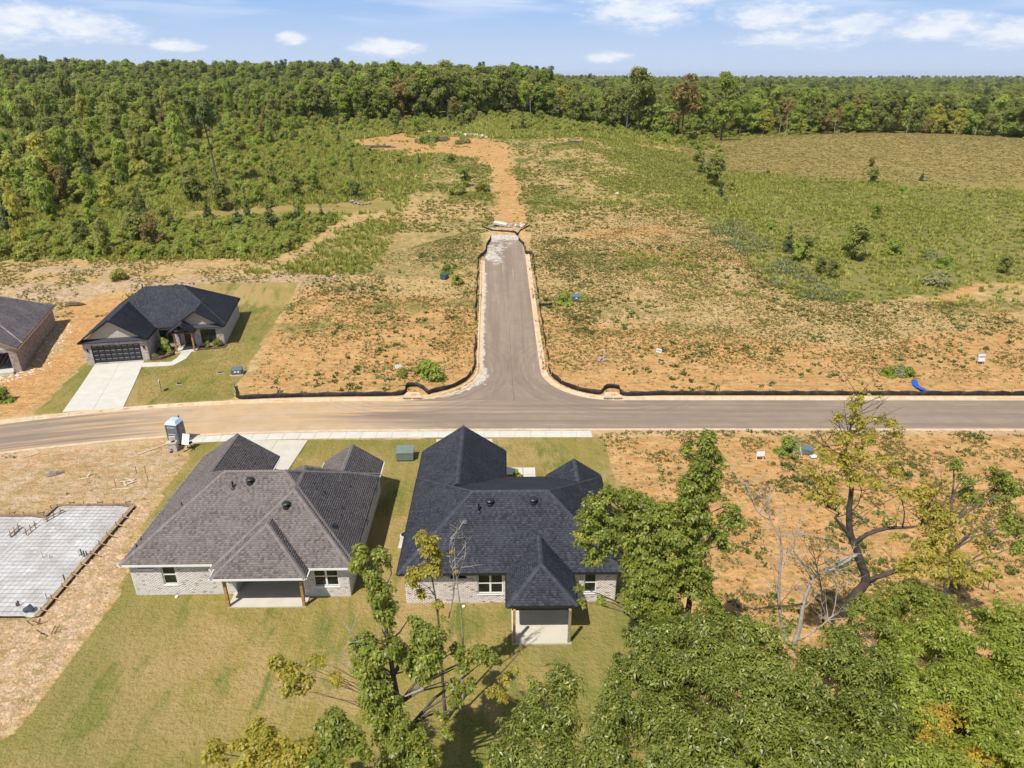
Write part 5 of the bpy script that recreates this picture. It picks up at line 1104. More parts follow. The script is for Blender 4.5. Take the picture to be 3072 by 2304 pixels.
for p, L0, rz, lb in (((-38.73, 206.81), 9, .05, "dark weathered log pile on the orange clearing"), ((18.51, 215.28), 4, -.3, "grey fallen log at the top of the slope")):
    r_ = empty("log_pile", (p[0], p[1], gz(*p)), rz, lb, "logs")
    for k in range(5): MB().tube([(-L0/2+random.uniform(-1, 1), (k % 3)*.35, .18+.3*(k//3)), (0, (k % 3)*.35+.1, .22+.3*(k//3)), (L0/2+random.uniform(-1, 1), (k % 3)*.35, .18+.3*(k//3))], [.2, .18, .13], 7).build("log", M_simple("dead_log", (.12, .10, .085), .95, .3, 3) if k == 0 else bpy.data.materials["dead_log"], r_)
for p, lb in (((-64.66, 96.56), "dark brush heap on the orange soil behind the houses"),): tag(MB().tube([(0, 0, .1), (.8, .1, .3), (1.9, 0, .25), (2.8, .2, .05)], [.2, .4, .35, .1], 7).build("brush_heap", M_simple("dry_brush", (.13, .09, .065), .95, .4, 3, .9, 6), None, (p[0]-1.2, p[1], gz(*p)), .1), lb, "brush")

# ================================================================ foliage kit
def M_leaf(name, cols, trans=.28, tint=.25, rough=.55, hue=None):
    """leaf: colour by face, by plant and by clump; lets some light through"""
    m_ = bpy.data.materials.new(name); m_.use_nodes = True; nt = m_.node_tree; nt.nodes.clear(); n = NT(nt)
    out = n.N.new('ShaderNodeOutputMaterial'); r = n.attr('rnd'); oi = n.N.new('ShaderNodeObjectInfo').outputs['Random']
    c = n.mix(n.step(r, .05, .95), cols[0], cols[1])
    if len(cols) > 2: c = n.mix(n.step(r, .80, .97), c, cols[2])
    c = n.mix(n.math('MULTIPLY', n.math('SUBTRACT', oi, .5), tint*2, clamp=True), c, tuple(q*1.45 for q in cols[1])); c = n.mix(n.math('MULTIPLY', n.math('SUBTRACT', .5, oi), tint*2, clamp=True), c, tuple(q*.62 for q in cols[0]))
    d = n.N.new('ShaderNodeBsdfPrincipled'); n.put(d.inputs['Base Color'], c); d.inputs['Roughness'].default_value = rough; d.inputs['Specular IOR Level'].default_value = .3
    t = n.N.new('ShaderNodeBsdfTranslucent'); n.put(t.inputs['Color'], n.mix(.5, c, tuple(min(1, q*2.2) for q in cols[1])))
    ms = n.N.new('ShaderNodeMixShader'); ms.inputs[0].default_value = trans; n.L.new(d.outputs[0], ms.inputs[1]); n.L.new(t.outputs[0], ms.inputs[2]); n.L.new(ms.outputs[0], out.inputs[0])
    return m_
def leaf_quads(C, Nn, L, W, k, rng, droop=.25, jit=.35, spread=1.0):
    """k leaflets (one diamond each) round every cluster centre"""
    n = len(C); Nn = Nn/np.linalg.norm(Nn, axis=1)[:, None]
    a = np.where(np.abs(Nn[:, 2:3]) < .9, np.array([[0, 0, 1.]]), np.array([[1., 0, 0]])); T = np.cross(Nn, a); T /= np.linalg.norm(T, axis=1)[:, None]; B = np.cross(Nn, T)
    ph = rng.random((n, 1))*6.28+np.arange(k)[None]*6.283/k+rng.normal(0, .35, (n, k)); rr = rng.random(n)
    D = T[:, None]*np.cos(ph)[..., None]+B[:, None]*np.sin(ph)[..., None]+Nn[:, None]*(rng.normal(.1, jit, (n, k, 1)))
    D /= np.linalg.norm(D, axis=2)[..., None]; ln = L*rng.uniform(.65, 1.2, (n, k, 1))
    S = np.cross(D, Nn[:, None]+rng.normal(0, .35, (n, k, 3))); S /= np.linalg.norm(S, axis=2)[..., None]+1e-9
    base = C[:, None]+D*ln*.10*spread; tip = C[:, None]+D*ln; tip[..., 2] -= droop*ln[..., 0]; mid = C[:, None]+D*ln*.5; mid[..., 2] -= droop*.15*ln[..., 0]
    w = W*rng.uniform(.75, 1.2, (n, k, 1))
    V = np.stack([base, mid-S*w/2, tip, mid+S*w/2], 2).reshape(-1, 3); m_ = n*k
    F = np.arange(m_*4).reshape(m_, 4); r = np.clip(rr[:, None]*.55+rng.random((n, k))*.45, 0, 1).ravel()
    return V, F, r
def lobe_points(lobes, dens, rng, shell=(.55, 1.0), gap=.0, flat=.85):
    P = []; Q = []
    for x, y, z, r in lobes:
        n = max(6, int(dens*r*r*12.6)); u = rng.normal(size=(n, 3)); u /= np.linalg.norm(u, axis=1)[:, None]
        t = rng.uniform(shell[0]**3, shell[1]**3, n)**(1/3.); f = r*(1+.22*np.sin(u[:, 0]*4+x*3)*np.sin(u[:, 1]*5+y*2)+.15*np.sin(u[:, 2]*7+z))
        p = np.array([x, y, z])+u*(t*f)[:, None]*np.array([1, 1, flat])
        if gap > 0:
            g_ = np.sin(p[:, 0]*2.1/r**.5+1.3*p[:, 2])+np.sin(p[:, 1]*2.4/r**.5+.9*p[:, 0])+np.sin(p[:, 2]*2.7/r**.5+1.1*p[:, 1]); m_ = g_ > -1.6+gap*2; p = p[m_]; u = u[m_]
        P.append(p); Q.append(u*.75+np.array([0, 0, .7]))
    return np.concatenate(P), np.concatenate(Q)
M_BARK = M_simple("grey_brown_bark", (.115, .092, .072), .95, .35, 4, .8, 12); M_BARKP = M_simple("pale_dead_wood", (.31, .28, .245), .9, .25, 4, .5, 14); M_BARKD = M_simple("dark_bark", (.060, .047, .038), .95, .35, 4, .8, 12)
LEAF = dict(
    oak=M_leaf("oak_leaf", [(.137, .159, .044), (.287, .303, .076), (.390, .336, .110)], .42, .35), mid=M_leaf("green_leaf", [(.165, .224, .038), (.342, .395, .076), (.448, .425, .106)], .42, .35), yel=M_leaf("yellow_green_leaf", [(.275, .275, .044), (.440, .407, .079)], .4),
    brown=M_leaf("turning_leaf", [(.178, .138, .046), (.310, .236, .081), (.241, .236, .067)], .35), cedar=M_leaf("cedar_needle", [(.063, .083, .028), (.132, .163, .051)], .15), pine=M_leaf("pine_needle", [(.081, .106, .032), (.167, .201, .057)], .2),
    scrub=M_leaf("scrub_leaf", [(.209, .231, .044), (.385, .380, .094), (.506, .418, .165)], .45), gray=M_leaf("grey_green_weed", [(.195, .21, .085), (.325, .325, .15)], .35),
    weed=M_leaf("weed_blade", [(.135, .138, .036), (.255, .225, .068), (.42, .33, .145)], .4, .1), green=M_leaf("green_weed", [(.060, .095, .020), (.150, .190, .040)], .35, .1), grass=M_leaf("lawn_blade", [(.245, .220, .050), (.380, .305, .100), (.48, .38, .16)], .42, 0), hay=M_leaf("hay_stubble", [(.24, .19, .062), (.35, .275, .105), (.22, .205, .055)], .4, 0),
    hick=M_leaf("hickory_leaf", [(.081, .109, .018), (.260, .286, .055), (.494, .468, .156)], .28, .1, .38), hickb=M_leaf("bright_hickory_leaf", [(.126, .168, .024), (.318, .360, .058), (.504, .468, .108)], .4, .1, .42),
    gum=M_leaf("sweetgum_leaf", [(.106, .140, .022), (.280, .305, .054), (.504, .414, .078)], .38, .1, .40), gumy=M_leaf("yellowing_sweetgum_leaf", [(.231, .215, .034), (.441, .378, .068), (.525, .326, .063)], .4, .1, .45), orange=M_leaf("orange_autumn_leaf", [(.28, .21, .034), (.52, .37, .06), (.52, .26, .05)], .4, .1))
class Plant:
    """a plant type: crown mesh + trunk mesh, copied many times"""
    def __init__(s, name, crown, trunk, cmat, tmat): s.name, s.crown, s.trunk = name, crown, trunk; crown.materials.append(cmat); (trunk.materials.append(tmat) if trunk else None)
    def place(s, x, y, sc, rz, label, cat="tree", group=None, dz_=-.15, sz=None):
        r_ = empty(s.name, (x, y, gz(x, y)+dz_), rz, label, cat, group); r_.scale = (sc, sc, sz or sc)
        link_mesh("crown", s.crown, [], r_); 
        if s.trunk: link_mesh("trunk", s.trunk, [], r_)
        return r_
def trunk_mesh(h, r0, bend=.3, n=7, top=.25):
    a = random.uniform(0, 6.28); pts = [(bend*math.sin(t*2.2)*math.cos(a)*h*.06, bend*math.sin(t*2.2)*math.sin(a)*h*.06, t*h) for t in np.linspace(0, 1, 6)]
    b = MB(); b.tube(pts, [r0*(1.35 if t == 0 else 1)*(1-t*(1-top)) for t in np.linspace(0, 1, 6)], n); me_ = bpy.data.meshes.new("trunk"); me_.from_pydata(b.v, [], b.f); return me_
def crown_mesh(lobes, dens, L, W, k, seed, **kw):
    rng = np.random.default_rng(seed); P, Q = lobe_points(lobes, dens, rng, kw.pop('shell', (.5, 1)), kw.pop('gap', .45), kw.pop('flat', .85)); V, F, r = leaf_quads(P, Q, L, W, k, rng, **kw); return mesh_np("crown", V, F, r)
def lobes_round(h, w, z0, n, rng, lob=.42):
    """lobes filling an oval crown of height span z0..h, half width w"""
    out = []
    for i in range(n):
        t = rng.random(); z = z0+(h-z0)*(.12+.76*t); ww = w*math.sqrt(max(.08, 1-((t-.42)/.62)**2)); a = rng.random()*6.28; q = ww*math.sqrt(rng.random())*.8; out.append((q*math.cos(a), q*math.sin(a), z, w*lob*rng.uniform(.75, 1.25)))
    return out
def lobes_cone(h, w, z0, n, rng):
    return [((w*(1-t)*.55)*math.cos(i*2.4), (w*(1-t)*.55)*math.sin(i*2.4), z0+(h-z0)*t*.94, max(.16*w, w*(1-t)*.62)) for i, t in enumerate(np.linspace(.02, 1, n))]
rg = np.random.default_rng(3)
PROTO = {}
def proto(key, name, lobes, dens, L, W, k, mat, trunk=None, tmat=None, **kw): PROTO[key] = Plant(name, crown_mesh(lobes, dens, L, W, k, len(PROTO)+5, **kw), trunk, LEAF[mat], tmat or M_BARK)
for i in range(3): proto(f"oak{i}", "oak_tree", lobes_round(17, 4.6, 4.0, 17, rg), 3.6, .75, .5, 3, 'oak', trunk_mesh(14, .26))
for i in range(3): proto(f"gum{i}", "broadleaf_tree", lobes_round(17.5, 3.3, 3.2, 15, rg, .5), 4.2, .7, .46, 3, 'mid', trunk_mesh(15, .22))
proto("yel", "yellowing_tree", lobes_round(14, 3.2, 2.5, 13, rg, .5), 4.2, .65, .45, 3, 'yel', trunk_mesh(11, .2)); proto("brown", "turning_tree", lobes_round(15.5, 3.6, 3.5, 13, rg, .45), 3.4, .65, .45, 3, 'brown', trunk_mesh(13, .22))
proto("pine", "pine_tree", [(1.2*math.cos(i*2.2)*(.4+.6*rg.random())*2, 1.2*math.sin(i*2.2)*2*(.4+.6*rg.random()), 13.5+i*.55, 1.5-.05*i) for i in range(9)], 5, .7, .16, 6, 'pine', trunk_mesh(18, .24, .8), None, gap=.2)
for i in range(2): proto(f"cedar{i}", "cedar_tree", lobes_cone(5.2, 1.35, .1, 13, rg), 14, .34, .15, 4, 'cedar', trunk_mesh(4.4, .09), gap=.15)
for i in range(3): proto(f"sap{i}", "scrub_tree", lobes_round(6.2, 1.9, .5, 13, rg, .42), 8, .42, .26, 4, ('scrub', 'mid', 'mid')[i], trunk_mesh(5, .09), gap=.4)
proto("sapd", "dark_scrub_tree", lobes_round(6.5, 2.1, .4, 13, rg, .42), 8, .42, .26, 4, 'oak', trunk_mesh(5.2, .1), gap=.35); proto("sapy", "yellow_scrub_tree", lobes_round(6.5, 1.9, .5, 12, rg, .42), 8, .4, .25, 4, 'yel', trunk_mesh(5.2, .09), gap=.45); proto("sapb", "russet_scrub_tree", lobes_round(5, 1.7, .3, 12, rg, .42), 8, .4, .25, 4, 'brown', trunk_mesh(4, .08), gap=.4)
for i in range(3): proto(f"bush{i}", "bush", lobes_round(1.7, 1.1, -.1, 8, rg, .5), 22, .30, .16, 4, ('scrub', 'mid', 'scrub')[i], None, gap=.3)
proto("bushg", "grey_bush", lobes_round(1.2, 1.1, -.1, 8, rg, .5), 24, .28, .13, 4, 'gray', None, gap=.3)
def snag_mesh(h, r0, seed):
    rr = random.Random(seed); b = MB(); pts = [(.25*math.sin(t*3+seed), .25*math.cos(t*2+seed), t*h) for t in np.linspace(0, 1, 7)]; b.tube(pts, [r0*(1-.8*t) for t in np.linspace(0, 1, 7)], 6); me_ = bpy.data.meshes.new("trunk"); me_.from_pydata(b.v, [], b.f); return me_

# ---------------------------------------------------------------- weeds and tall grass (uncountable: joined)
def tufts(name, label, n, box, dens_fn, h, w, k, mat, seed, lean=.95, grow=None):
    rng = np.random.default_rng(seed); x = rng.uniform(box[0], box[1], n); y = rng.uniform(box[2], box[3], n); keep = rng.random(n) < dens_fn(x, y); x, y = x[keep], y[keep]; n = len(x)
    z = gz_np(x, y)-.02; s = rng.uniform(.55, 1.25, n)*(grow(x, y) if grow else 1); ph = rng.random((n, k))*6.28; ln = rng.uniform(.15, 1, (n, k))*lean
    d = np.stack([np.cos(ph), np.sin(ph)], -1); hh = h*s[:, None]*rng.uniform(.6, 1.15, (n, k)); b0 = np.stack([x, y], -1)[:, None]+d*(w*s[:, None]*rng.uniform(.1, 1.1, (n, k)))[..., None]
    sd = np.stack([-d[..., 1], d[..., 0]], -1)*(w*.55*s)[:, None, None]; tp_ = b0+d*(hh*ln)[..., None]
    zz = np.repeat(z[:, None], k, 1)
    V = np.stack([np.concatenate([b0-sd, zz[..., None]], -1), np.concatenate([b0+sd, zz[..., None]], -1), np.concatenate([tp_, (zz+hh)[..., None]], -1)], 2).reshape(-1, 3)
    r = np.clip(rng.random(n)[:, None]*.6+rng.random((n, k))*.4, 0, 1).ravel()
    o = link_mesh(name, mesh_np(name, V, np.arange(len(V)).reshape(-1, 3), r), LEAF[mat]); return tag(o, label, "weeds", kind='stuff')
def off_road(x, y): return (zone_at(near_road, x, y) > 3.9)*(zone_at(z_lawn, x, y) < .3)
def patch(x, y, s, a, b, seed): return smooth(a, b, fbm(x/s, y/s, seed, 3))
W_NW = [(-29.6, 67.28), (-32.45, 99.01), (-32.59, 105.08), (-5.84, 131.28), (-4.46, 105.08), (-4.17, 74.42), (-5.48, 69.16), (-11.42, 67.28)]
W_NE = [(3.89, 131.28), (34.41, 150.45), (40.42, 131.72), (42.64, 102.64), (47.65, 97.33), (82.91, 98.44), (64.23, 65.87), (4.75, 67.28), (3.28, 75.71), (2.65, 113.49)]
def d_lots(x, y):
    a = inside(W_NW, x, y)*(.12+.88*patch(x, y, 6, .40, .58, 41)*smooth(-40, -14, x+.25*(y-90)))*(1-.5*smooth(-8, -5, x)*smooth(86, 76, y)); b = inside(W_NE, x, y)*(.10+.9*patch(x, y, 7, .36, .56, 42)*smooth(69, 78, y)); return (a+b)*off_road(x, y)*np.where(y < 71, .35, 1)
tufts("weeds", "clumped green and straw weeds on the graded lots beyond the street", 95000, (-45, 95, 68, 130), d_lots, .17, .10, 8, 'weed', 1)
tufts("weeds", "dense low straw-coloured grass over the upper graded lots", 70000, (-45, 95, 84, 150), lambda x, y: (inside(W_NE, x, y)+inside(W_NW, x, y))*patch(x, y, 9, .34, .6, 55)*smooth(82, 100, y+.15*x)*off_road(x, y), .16, .11, 6, 'weed', 2)
tufts("weeds", "sparse green weeds on the orange lot right of the houses", 46000, (8, 70, 26, 60), lambda x, y: (.06+.94*patch(x, y, 2.6, .47, .62, 43)*smooth(4, 26, x+.35*(y-40)))*off_road(x, y), .16, .10, 8, 'weed', 3)
tufts("weeds", "weeds straggling over the bare lot left of the houses", 9000, (-75, -24, 22, 58), lambda x, y: .05*patch(x, y, 3, .5, .62, 44)*off_road(x, y)+.5*(dist_line([(-60, 52), (-46, 54.6)], x, y) < 1.2), .16, .10, 7, 'weed', 4)
tufts("weeds", "rough grass on the bank behind the left-hand houses", 26000, (-90, -20, 92, 118), lambda x, y: .45*patch(x, y, 4, .42, .6, 45)*off_road(x, y), .2, .16, 7, 'weed', 5)
tufts("grass", "cut sod lawn round the two near houses", 95000, (-31, 15, 20, 59), lambda x, y: zone_at(z_lawn, x, y)*(zone_at(near_road, x, y) > 5.4)*~(inside([(-25.3, 34.9), (-10.9, 34.9), (-10.9, 57.7), (-25.3, 57.7)], x, y) & ((y < 49.6) | (x < -19.5)))*~((np.abs(x) < 7) & (y > 35.4) & (y < 46.6))*~((x > -7) & (x < -1) & (y > 46) & (y < 58))*~((x > -.1) & (x < 3.7) & (y > 31.6) & (y < 35.6))*~((x > -.8) & (x < 2.2) & (y > 46) & (y < 52.6)), .05, .05, 4, 'grass', 6, 1.3)
tufts("grass", "cut sod lawn round the finished house across the street", 30000, (-62, -28, 66, 97), lambda x, y: zone_at(z_lawn, x, y)*(zone_at(near_road, x, y) > 4.2)*(dist_line([(-49.69, 76.38), (-44.05, 64.21)], x, y) > 4.2), .08, .07, 4, 'grass', 7, .9)
LOWBOX = (18, 175, 95, 262)
tufts("tall_grass", "rank green and straw grass on the right-hand field's lower slope", 60000, LOWBOX, lambda x, y: np.maximum(zone_at(z_low, x, y)*(.25+.75*patch(x, y, 12, .38, .58, 46)), zone_at(z_scrub, x, y)*.6*(x > 15)), .55, .42, 7, 'scrub', 8, .75)
tufts("tall_grass", "cropped brown hay stubble on the right-hand hill field", 70000, (40, 330, 185, 300), lambda x, y: zone_at(z_field, x, y)*.8, .16, .5, 5, 'hay', 9, .8)
tufts("tall_grass", "rough green grass on the slope above the dead end", 42000, (-45, 45, 128, 232), lambda x, y: zone_at(z_scrub, x, y)*(.15+.6*patch(x, y, 10, .42, .6, 47)), .34, .34, 7, 'scrub', 10, .75)
tufts("tall_grass", "straw and olive grass patches on the slope above the dead end", 26000, (-45, 60, 128, 245), lambda x, y: .6*patch(x, y, 8, .45, .6, 91)*(zone_at(z_or, x, y) < .4)*(zone_at(z_field, x, y) < .5), .30, .30, 7, 'weed', 17, .75)
tufts("tall_grass", "tall bright green weeds between the scrub trees on the left", 60000, (-190, -22, 106, 250), lambda x, y: zone_at(z_scrub, x, y)*(x < -20)*(dist_line(MOWN, x, y) > 3.2), .85, .42, 7, 'scrub', 11, .75)
tufts("tall_grass", "tall green weeds between the clearing and the treeline", 36000, (-70, 120, 226, 345), lambda x, y: zone_at(z_scrub, x, y)*.9, 1.1, .6, 6, 'scrub', 12, .75)
tufts("weeds", "leafy dark green weed clumps on the graded lots beyond the street", 5000, (-45, 95, 68, 125), lambda x, y: (inside(W_NE, x, y)+inside(W_NW, x, y))*patch(x, y, 5, .50, .66, 57)*off_road(x, y), .26, .30, 10, 'green', 14)
tufts("weeds", "leafy green weed clumps on the orange lot right of the houses", 5000, (10, 70, 26, 60), lambda x, y: patch(x, y, 3.5, .52, .68, 58)*off_road(x, y), .22, .26, 10, 'green', 15)
tufts("weeds", "green weed strip along the side street's right verge", 6000, (3, 16, 84, 124), lambda x, y: np.clip(1.4-np.abs(x-(9.5-.045*(y-90)))/2.2, 0, 1)*patch(x, y, 3, .40, .62, 59)*.6, .2, .2, 9, 'weed', 16)
GRAYB = [(42.27, 138.51), (43.34, 123.71), (45.02, 113.76), (45.23, 101.86), (48.12, 100.17), (43.39, 98.87), (41.72, 113.32), (41.38, 131.92)]
tufts("tall_grass", "pale grey-green weed band beside the right-hand lot", 16000, (20, 60, 95, 150), lambda x, y: np.clip(1.3-dist_line(GRAYB[:5], x, y)/4.2, 0, 1)*patch(x, y, 4, .42, .6, 48), .5, .4, 8, 'gray', 13, .75)

# ================================================================ trees and bushes one can tell apart
rt = random.Random(11)
def put(key, p, sc, label, cat="tree", group=None, **k): return PROTO[key].place(p[0], p[1], sc, rt.uniform(0, 6.28), label, cat, group, **k)
# landscaping shrubs of the finished house
for (u, v), s_, key, lb in (((8.3, 2.6), .75, "bush1", "round green shrub in the mulch bed by the left window"), ((14.4, 2.5), .5, "bush0", "small green shrub at the finished house's right corner"), ((13.2, 2.5), .35, "bush1", "tiny shrub under the right front window"), ((7.6, .4), .35, "bushg", "grey-green tuft at the garage corner"), ((9.1, 1.2), .3, "bush1", "tiny dark shrub beside the curved path"), ((8.2, .9), .25, "bush1", "tiny shrub in the front of the mulch bed")):
    put(key, f2w(u, v), s_, lb, "shrub", dz_=.25)
put("bush1", (.4, 51.0), .3, "tiny shrub beside the front walk of the black-roofed house", "shrub", dz_=.1)
# bushes and saplings out on the lots and slope
for p, s_, key, lb in (((-9.15, 72.14), 1.25, "bush1", "round green bush behind the left corner silt fence"), ((-10.95, 73.76), .7, "bush0", "low green weeds beside the white and blue lot sign"), ((-12.73, 72.87), .6, "bush0", "small green weed clump left of the lot sign bush"), ((-10.47, 107.1), .8, "bush1", "green bush around the teal transformer"), ((-8.68, 102.78), .9, "bush0", "low green bush right of the teal transformer"), ((7.5, 94.66), 1.0, "bush1", "green weed bush left of the blue-grey transformer"), ((10.56, 95.98), .7, "bush0", "low green weeds right of the blue-grey transformer"),
        ((25.46, 55.49), .9, "bush1", "dark green bush left of the half-hidden transformer"), ((26.43, 55.76), .8, "bushg", "grey weed bush beside the half-hidden transformer"), ((45.27, 73.42), .9, "bushg", "grey-green bush above the blue tarp"), ((43.67, 72.91), .7, "bush1", "green bush left of the grey-green bush above the tarp"), ((46.1, 72.91), .7, "bush1", "small green bush touching the blue tarp"), ((-61.6, 103.93), 1.1, "bush0", "green bush on the bank behind the finished house"), ((-54.65, 65.87), .9, "bush1", "dark green bush at the left picture edge by the street"),
        ((-11.85, 154.55), 1.6, "bush0", "bright green sapling cluster on the slope"), ((-6.82, 156.51), 1.5, "bush0", "bright green bush right of the sapling cluster on the slope"), ((-10.89, 160.54), .8, "sap1", "thin green sapling behind the slope bushes"), ((-15.88, 186.82), 1.2, "bush1", "dark bush on the mound below the orange track"), ((-24.04, 184.06), .55, "cedar0", "small dark cedar on the mound below the orange track"), ((-29.66, 185.72), .5, "sap0", "small green sapling left of the mound"),
        ((60.17, 118.27), 1.05, "sapd", "dark green leafy tree in the lower field"), ((61.4, 122.54), .9, "sap1", "lighter green tree behind the dark field tree"), ((49.06, 120.66), .95, "cedar1", "narrow dark cedar beside the grey weed band"), ((50.59, 116.99), .7, "sapd", "dark scrub beside the narrow cedar"), ((48.82, 115.5), .6, "sap1", "green scrub at the narrow cedar's foot"), ((50.54, 109.79), .45, "sapd", "small dark bush below the field tree"), ((68.7, 122.44), 1.5, "bush1", "dark green round bush right of the field tree"), ((51.58, 107.67), .5, "sapd", "low dark bush at the edge of the swale"),
        ((81.9, 111.55), .5, "sapd", "small dark bush near the right picture edge"), ((73.63, 114.02), 1.2, "bush1", "green bush in the middle of the lower field"), ((49.83, 174.57), 1.3, "sapd", "dark tree standing in the swale hedgerow"), ((50.45, 188.84), 1.1, "cedar0", "dark cedar in the swale hedgerow"), ((53.79, 207.77), .9, "sap1", "thin green tree at the swale's upper end"), ((48.09, 161.77), .7, "cedar1", "small dark cedar low in the swale hedgerow"), ((44.44, 162.35), .9, "bush0", "rounded green bush in the swale hedgerow"), ((52.91, 171.07), 1.3, "bush0", "bright green bush right of the hedgerow trees"),
        ((74.11, 119.26), 1.3, "bushg", "pale grey bush in the lower field"), ((67.37, 105.55), 1.6, "bushg", "pale grey-green weed mound by the sandy track"), ((103.79, 206.12), .6, "sapb", "thin brown sapling on the hay field edge"), ((94.9, 185.5), .7, "sapd", "leaning dark sapling at the hay field edge"), ((108.74, 187.56), .6, "cedar1", "small dark bush on the green field slope"), ((78.47, 149.31), .6, "sap1", "small green sapling above the dark field tree")):
    put(key, p, s_, lb, "tree" if key[:3] in ("sap", "ced") else "bush")
# scrub wood on the left: saplings, cedars and young trees
spots = []
def ok(x, y, d): return all((x-a)**2+(y-b)**2 > d*d for a, b in spots)
def region_left(x, y): return bool(inside(SCRUB, np.array(x), np.array(y)))
TR = MOWN
n_ = 0
for t in range(6000):
    if n_ >= 290: break
    y = 113+190*rt.random()**1.15; x = -24-(.80*y+40)*rt.random(); 
    if not region_left(x, y) or x < -.86*y-18: continue
    open_ = fbm(np.array(x/38), np.array(y/38), 71, 2)
    dense = float(smooth(-30, -90, x+.16*(y-112)))*.85+.10+.4*float(smooth(200, 250, y))
    if rt.random() > dense*(1.25 if open_ > .45 else .55): continue
    if float(dist_line(TR, np.array(x), np.array(y))) < 3.5 or not ok(x, y, 3.2): continue
    spots.append((x, y)); n_ += 1
    key = rt.choices(["sap0", "sap1", "sap2", "sapd", "sapy", "sapb", "cedar0", "cedar1", "gum0", "oak0"], [18, 18, 14, 24, 8, 7, 8, 7, 4, 5])[0]
    big = key[:3] in ("gum", "oak"); sc = rt.uniform(.42, .7) if big else rt.uniform(.6, 1.25)*(.55+.6*float(smooth(-35, -95, x+.2*(y-120))))
    nm = dict(sap0="bright green sapling", sap1="green leafy young tree", sap2="green leafy young tree", sapd="dark green young tree", sapy="yellow-green young tree", sapb="russet young tree", cedar0="dark conical cedar", cedar1="dark conical cedar", gum0="tall green tree", oak0="tall dark tree")[key]
    where = "at the front edge of the left scrub" if y < 132 else ("in the middle of the left scrub" if y < 190 else "at the back of the left scrub"); where += ", left of the pine" if x/y < -.417 else ", right of the pine"
    put(key, (x, y), sc, f"{nm} {where}", "tree", f"{nm}s in the left scrub", sz=sc*rt.uniform(.85, 1.9))
# small cedars in the strip in front of the mown track
for i, (p, s_) in enumerate((((-63.48, 128.46), .9), ((-51.12, 128.41), 1.15), ((-45.66, 129.85), 1.25), ((-74.01, 134.93), 1.0), ((-60.37, 137.27), .9), ((-42.04, 134.22), .7), ((-61.8, 116.25), .5), ((-37.82, 137.27), .6))): put("cedar%d" % (i % 2), p, s_, "dark cedar standing in the weed strip before the mown track", "tree", "cedars in the weed strip")
for i, (p, s_, k_) in enumerate((((-59.75, 143.09), 1.0, "sapd"), ((-67.27, 147.49), .9, "sapd"), ((-46.59, 150.81), .8, "sapd"), ((-43.53, 154.55), .8, "sap1"), ((-34.1, 150.81), .6, "sapd"), ((-61.03, 118.1), .7, "sapb"))): put(k_, p, s_, "dark bushy tree beyond the mown track", "tree", "bushy trees along the mown track")
o = put("pine", (-68, 163), 1.05, "lone tall pine leaning above the left scrub"); o.rotation_euler = (.0, R(-6), 1.0)
for i, p in enumerate(((-105, 160), (-120, 190), (-100, 215))): put("yel" if i < 2 else "gum1", p, rt.uniform(.7, .9), ("bright yellow-green tree rising at the left picture edge", "yellow-green tree behind the left scrub's edge", "tall green tree among the left scrub's back rows")[i])
# ragged treeline beyond the clearing and the hay field
line = spline([(-190, 330), (-120, 300), (-70, 285), (-35, 300), (0, 335), (40, 345), (80, 340), (130, 342), (190, 346), (260, 352), (330, 360)], 5.2)
n_ = 0
for row_ in range(3):
    for i, (x, y) in enumerate(line):
        if row_ and rt.random() < .2: continue
        x2, y2 = x+rt.uniform(-2, 2), y+row_*7.5+rt.uniform(-2.5, 2.5)
        if -8 < x2+.1*(y2-300) < -1 and row_ == 0: continue
        key = rt.choices(["oak0", "oak1", "oak2", "gum0", "gum1", "gum2", "yel", "brown"], [10, 10, 10, 15, 15, 15, 8, 9])[0]
        sc = rt.uniform(.66, 1.2)*(1-.42*float(smooth(-70, -100, x))); nm = dict(oak="dark green oak", gum="green broadleaf tree", yel="yellow-green tree", bro="brown-tinged tree")[key[:3]]
        where = "behind the left scrub" if x2 < -60 else ("beyond the orange clearing" if x2 < 45 else "behind the hay field's "+("left end" if x2 < 125 else ("middle" if x2 < 200 else "right end")))
        put(key, (x2, y2), sc, f"{nm} in the {('front', 'second', 'back')[row_]} row of the treeline {where}", "tree", f"{nm}s {where}", sz=sc*rt.uniform(.85, 1.25)); n_ += 1
put("oak1", (45, 258), 1.3, "large dark green tree at the head of the swale"); put("brown", (61, 261), 1.58, "tall russet-green tree right of the swale head"); put("gum2", (77, 266), 1.4, "tall pale-trunked tree at the hay field's left corner"); put("oak0", (36, 268), .9, "dark oak left of the swale head"); put("gum0", (70, 276), 1.1, "green tree behind the swale head"); put("brown", (-22, 278), .75, "brown-tinged oak standing at the end of the orange track")
M_SNAG = M_simple('weathered_snag', (.30, .275, .24), .9, .2, 4)
for i, (x, y, h_, k_) in enumerate(((182, 335, 15, 0), (104, 276, 8, 1), (150, 338, 8, 2), (216, 338, 9, 3), (52, 330, 12, 4), (38, 333, 11, 5), (124, 337, 9, 6), (8, 328, 10, 7), (250, 345, 10, 8), (205, 336, 8, 9))):
    r_ = empty("dead_snag", (x, y, gz(x, y)-.2), 0, ("tallest pale dead snag standing before the hay field treeline" if i == 0 else "pale bare trunk standing against the treeline"), "tree", None if i == 0 else "pale bare trunks against the treeline")
    me_ = snag_mesh(h_, .19, k_); link_mesh("trunk", me_, M_SNAG, r_)
    for q in range(4): z_ = h_*(.55+.1*q); a = rt.uniform(0, 6.28); MB().tube([(.1, .1, z_), (math.cos(a)*1.1, math.sin(a)*.6, z_+.7), (math.cos(a)*1.7, math.sin(a), z_+1.6)], [.09, .06, .02], 5).build("limb", M_SNAG, r_)
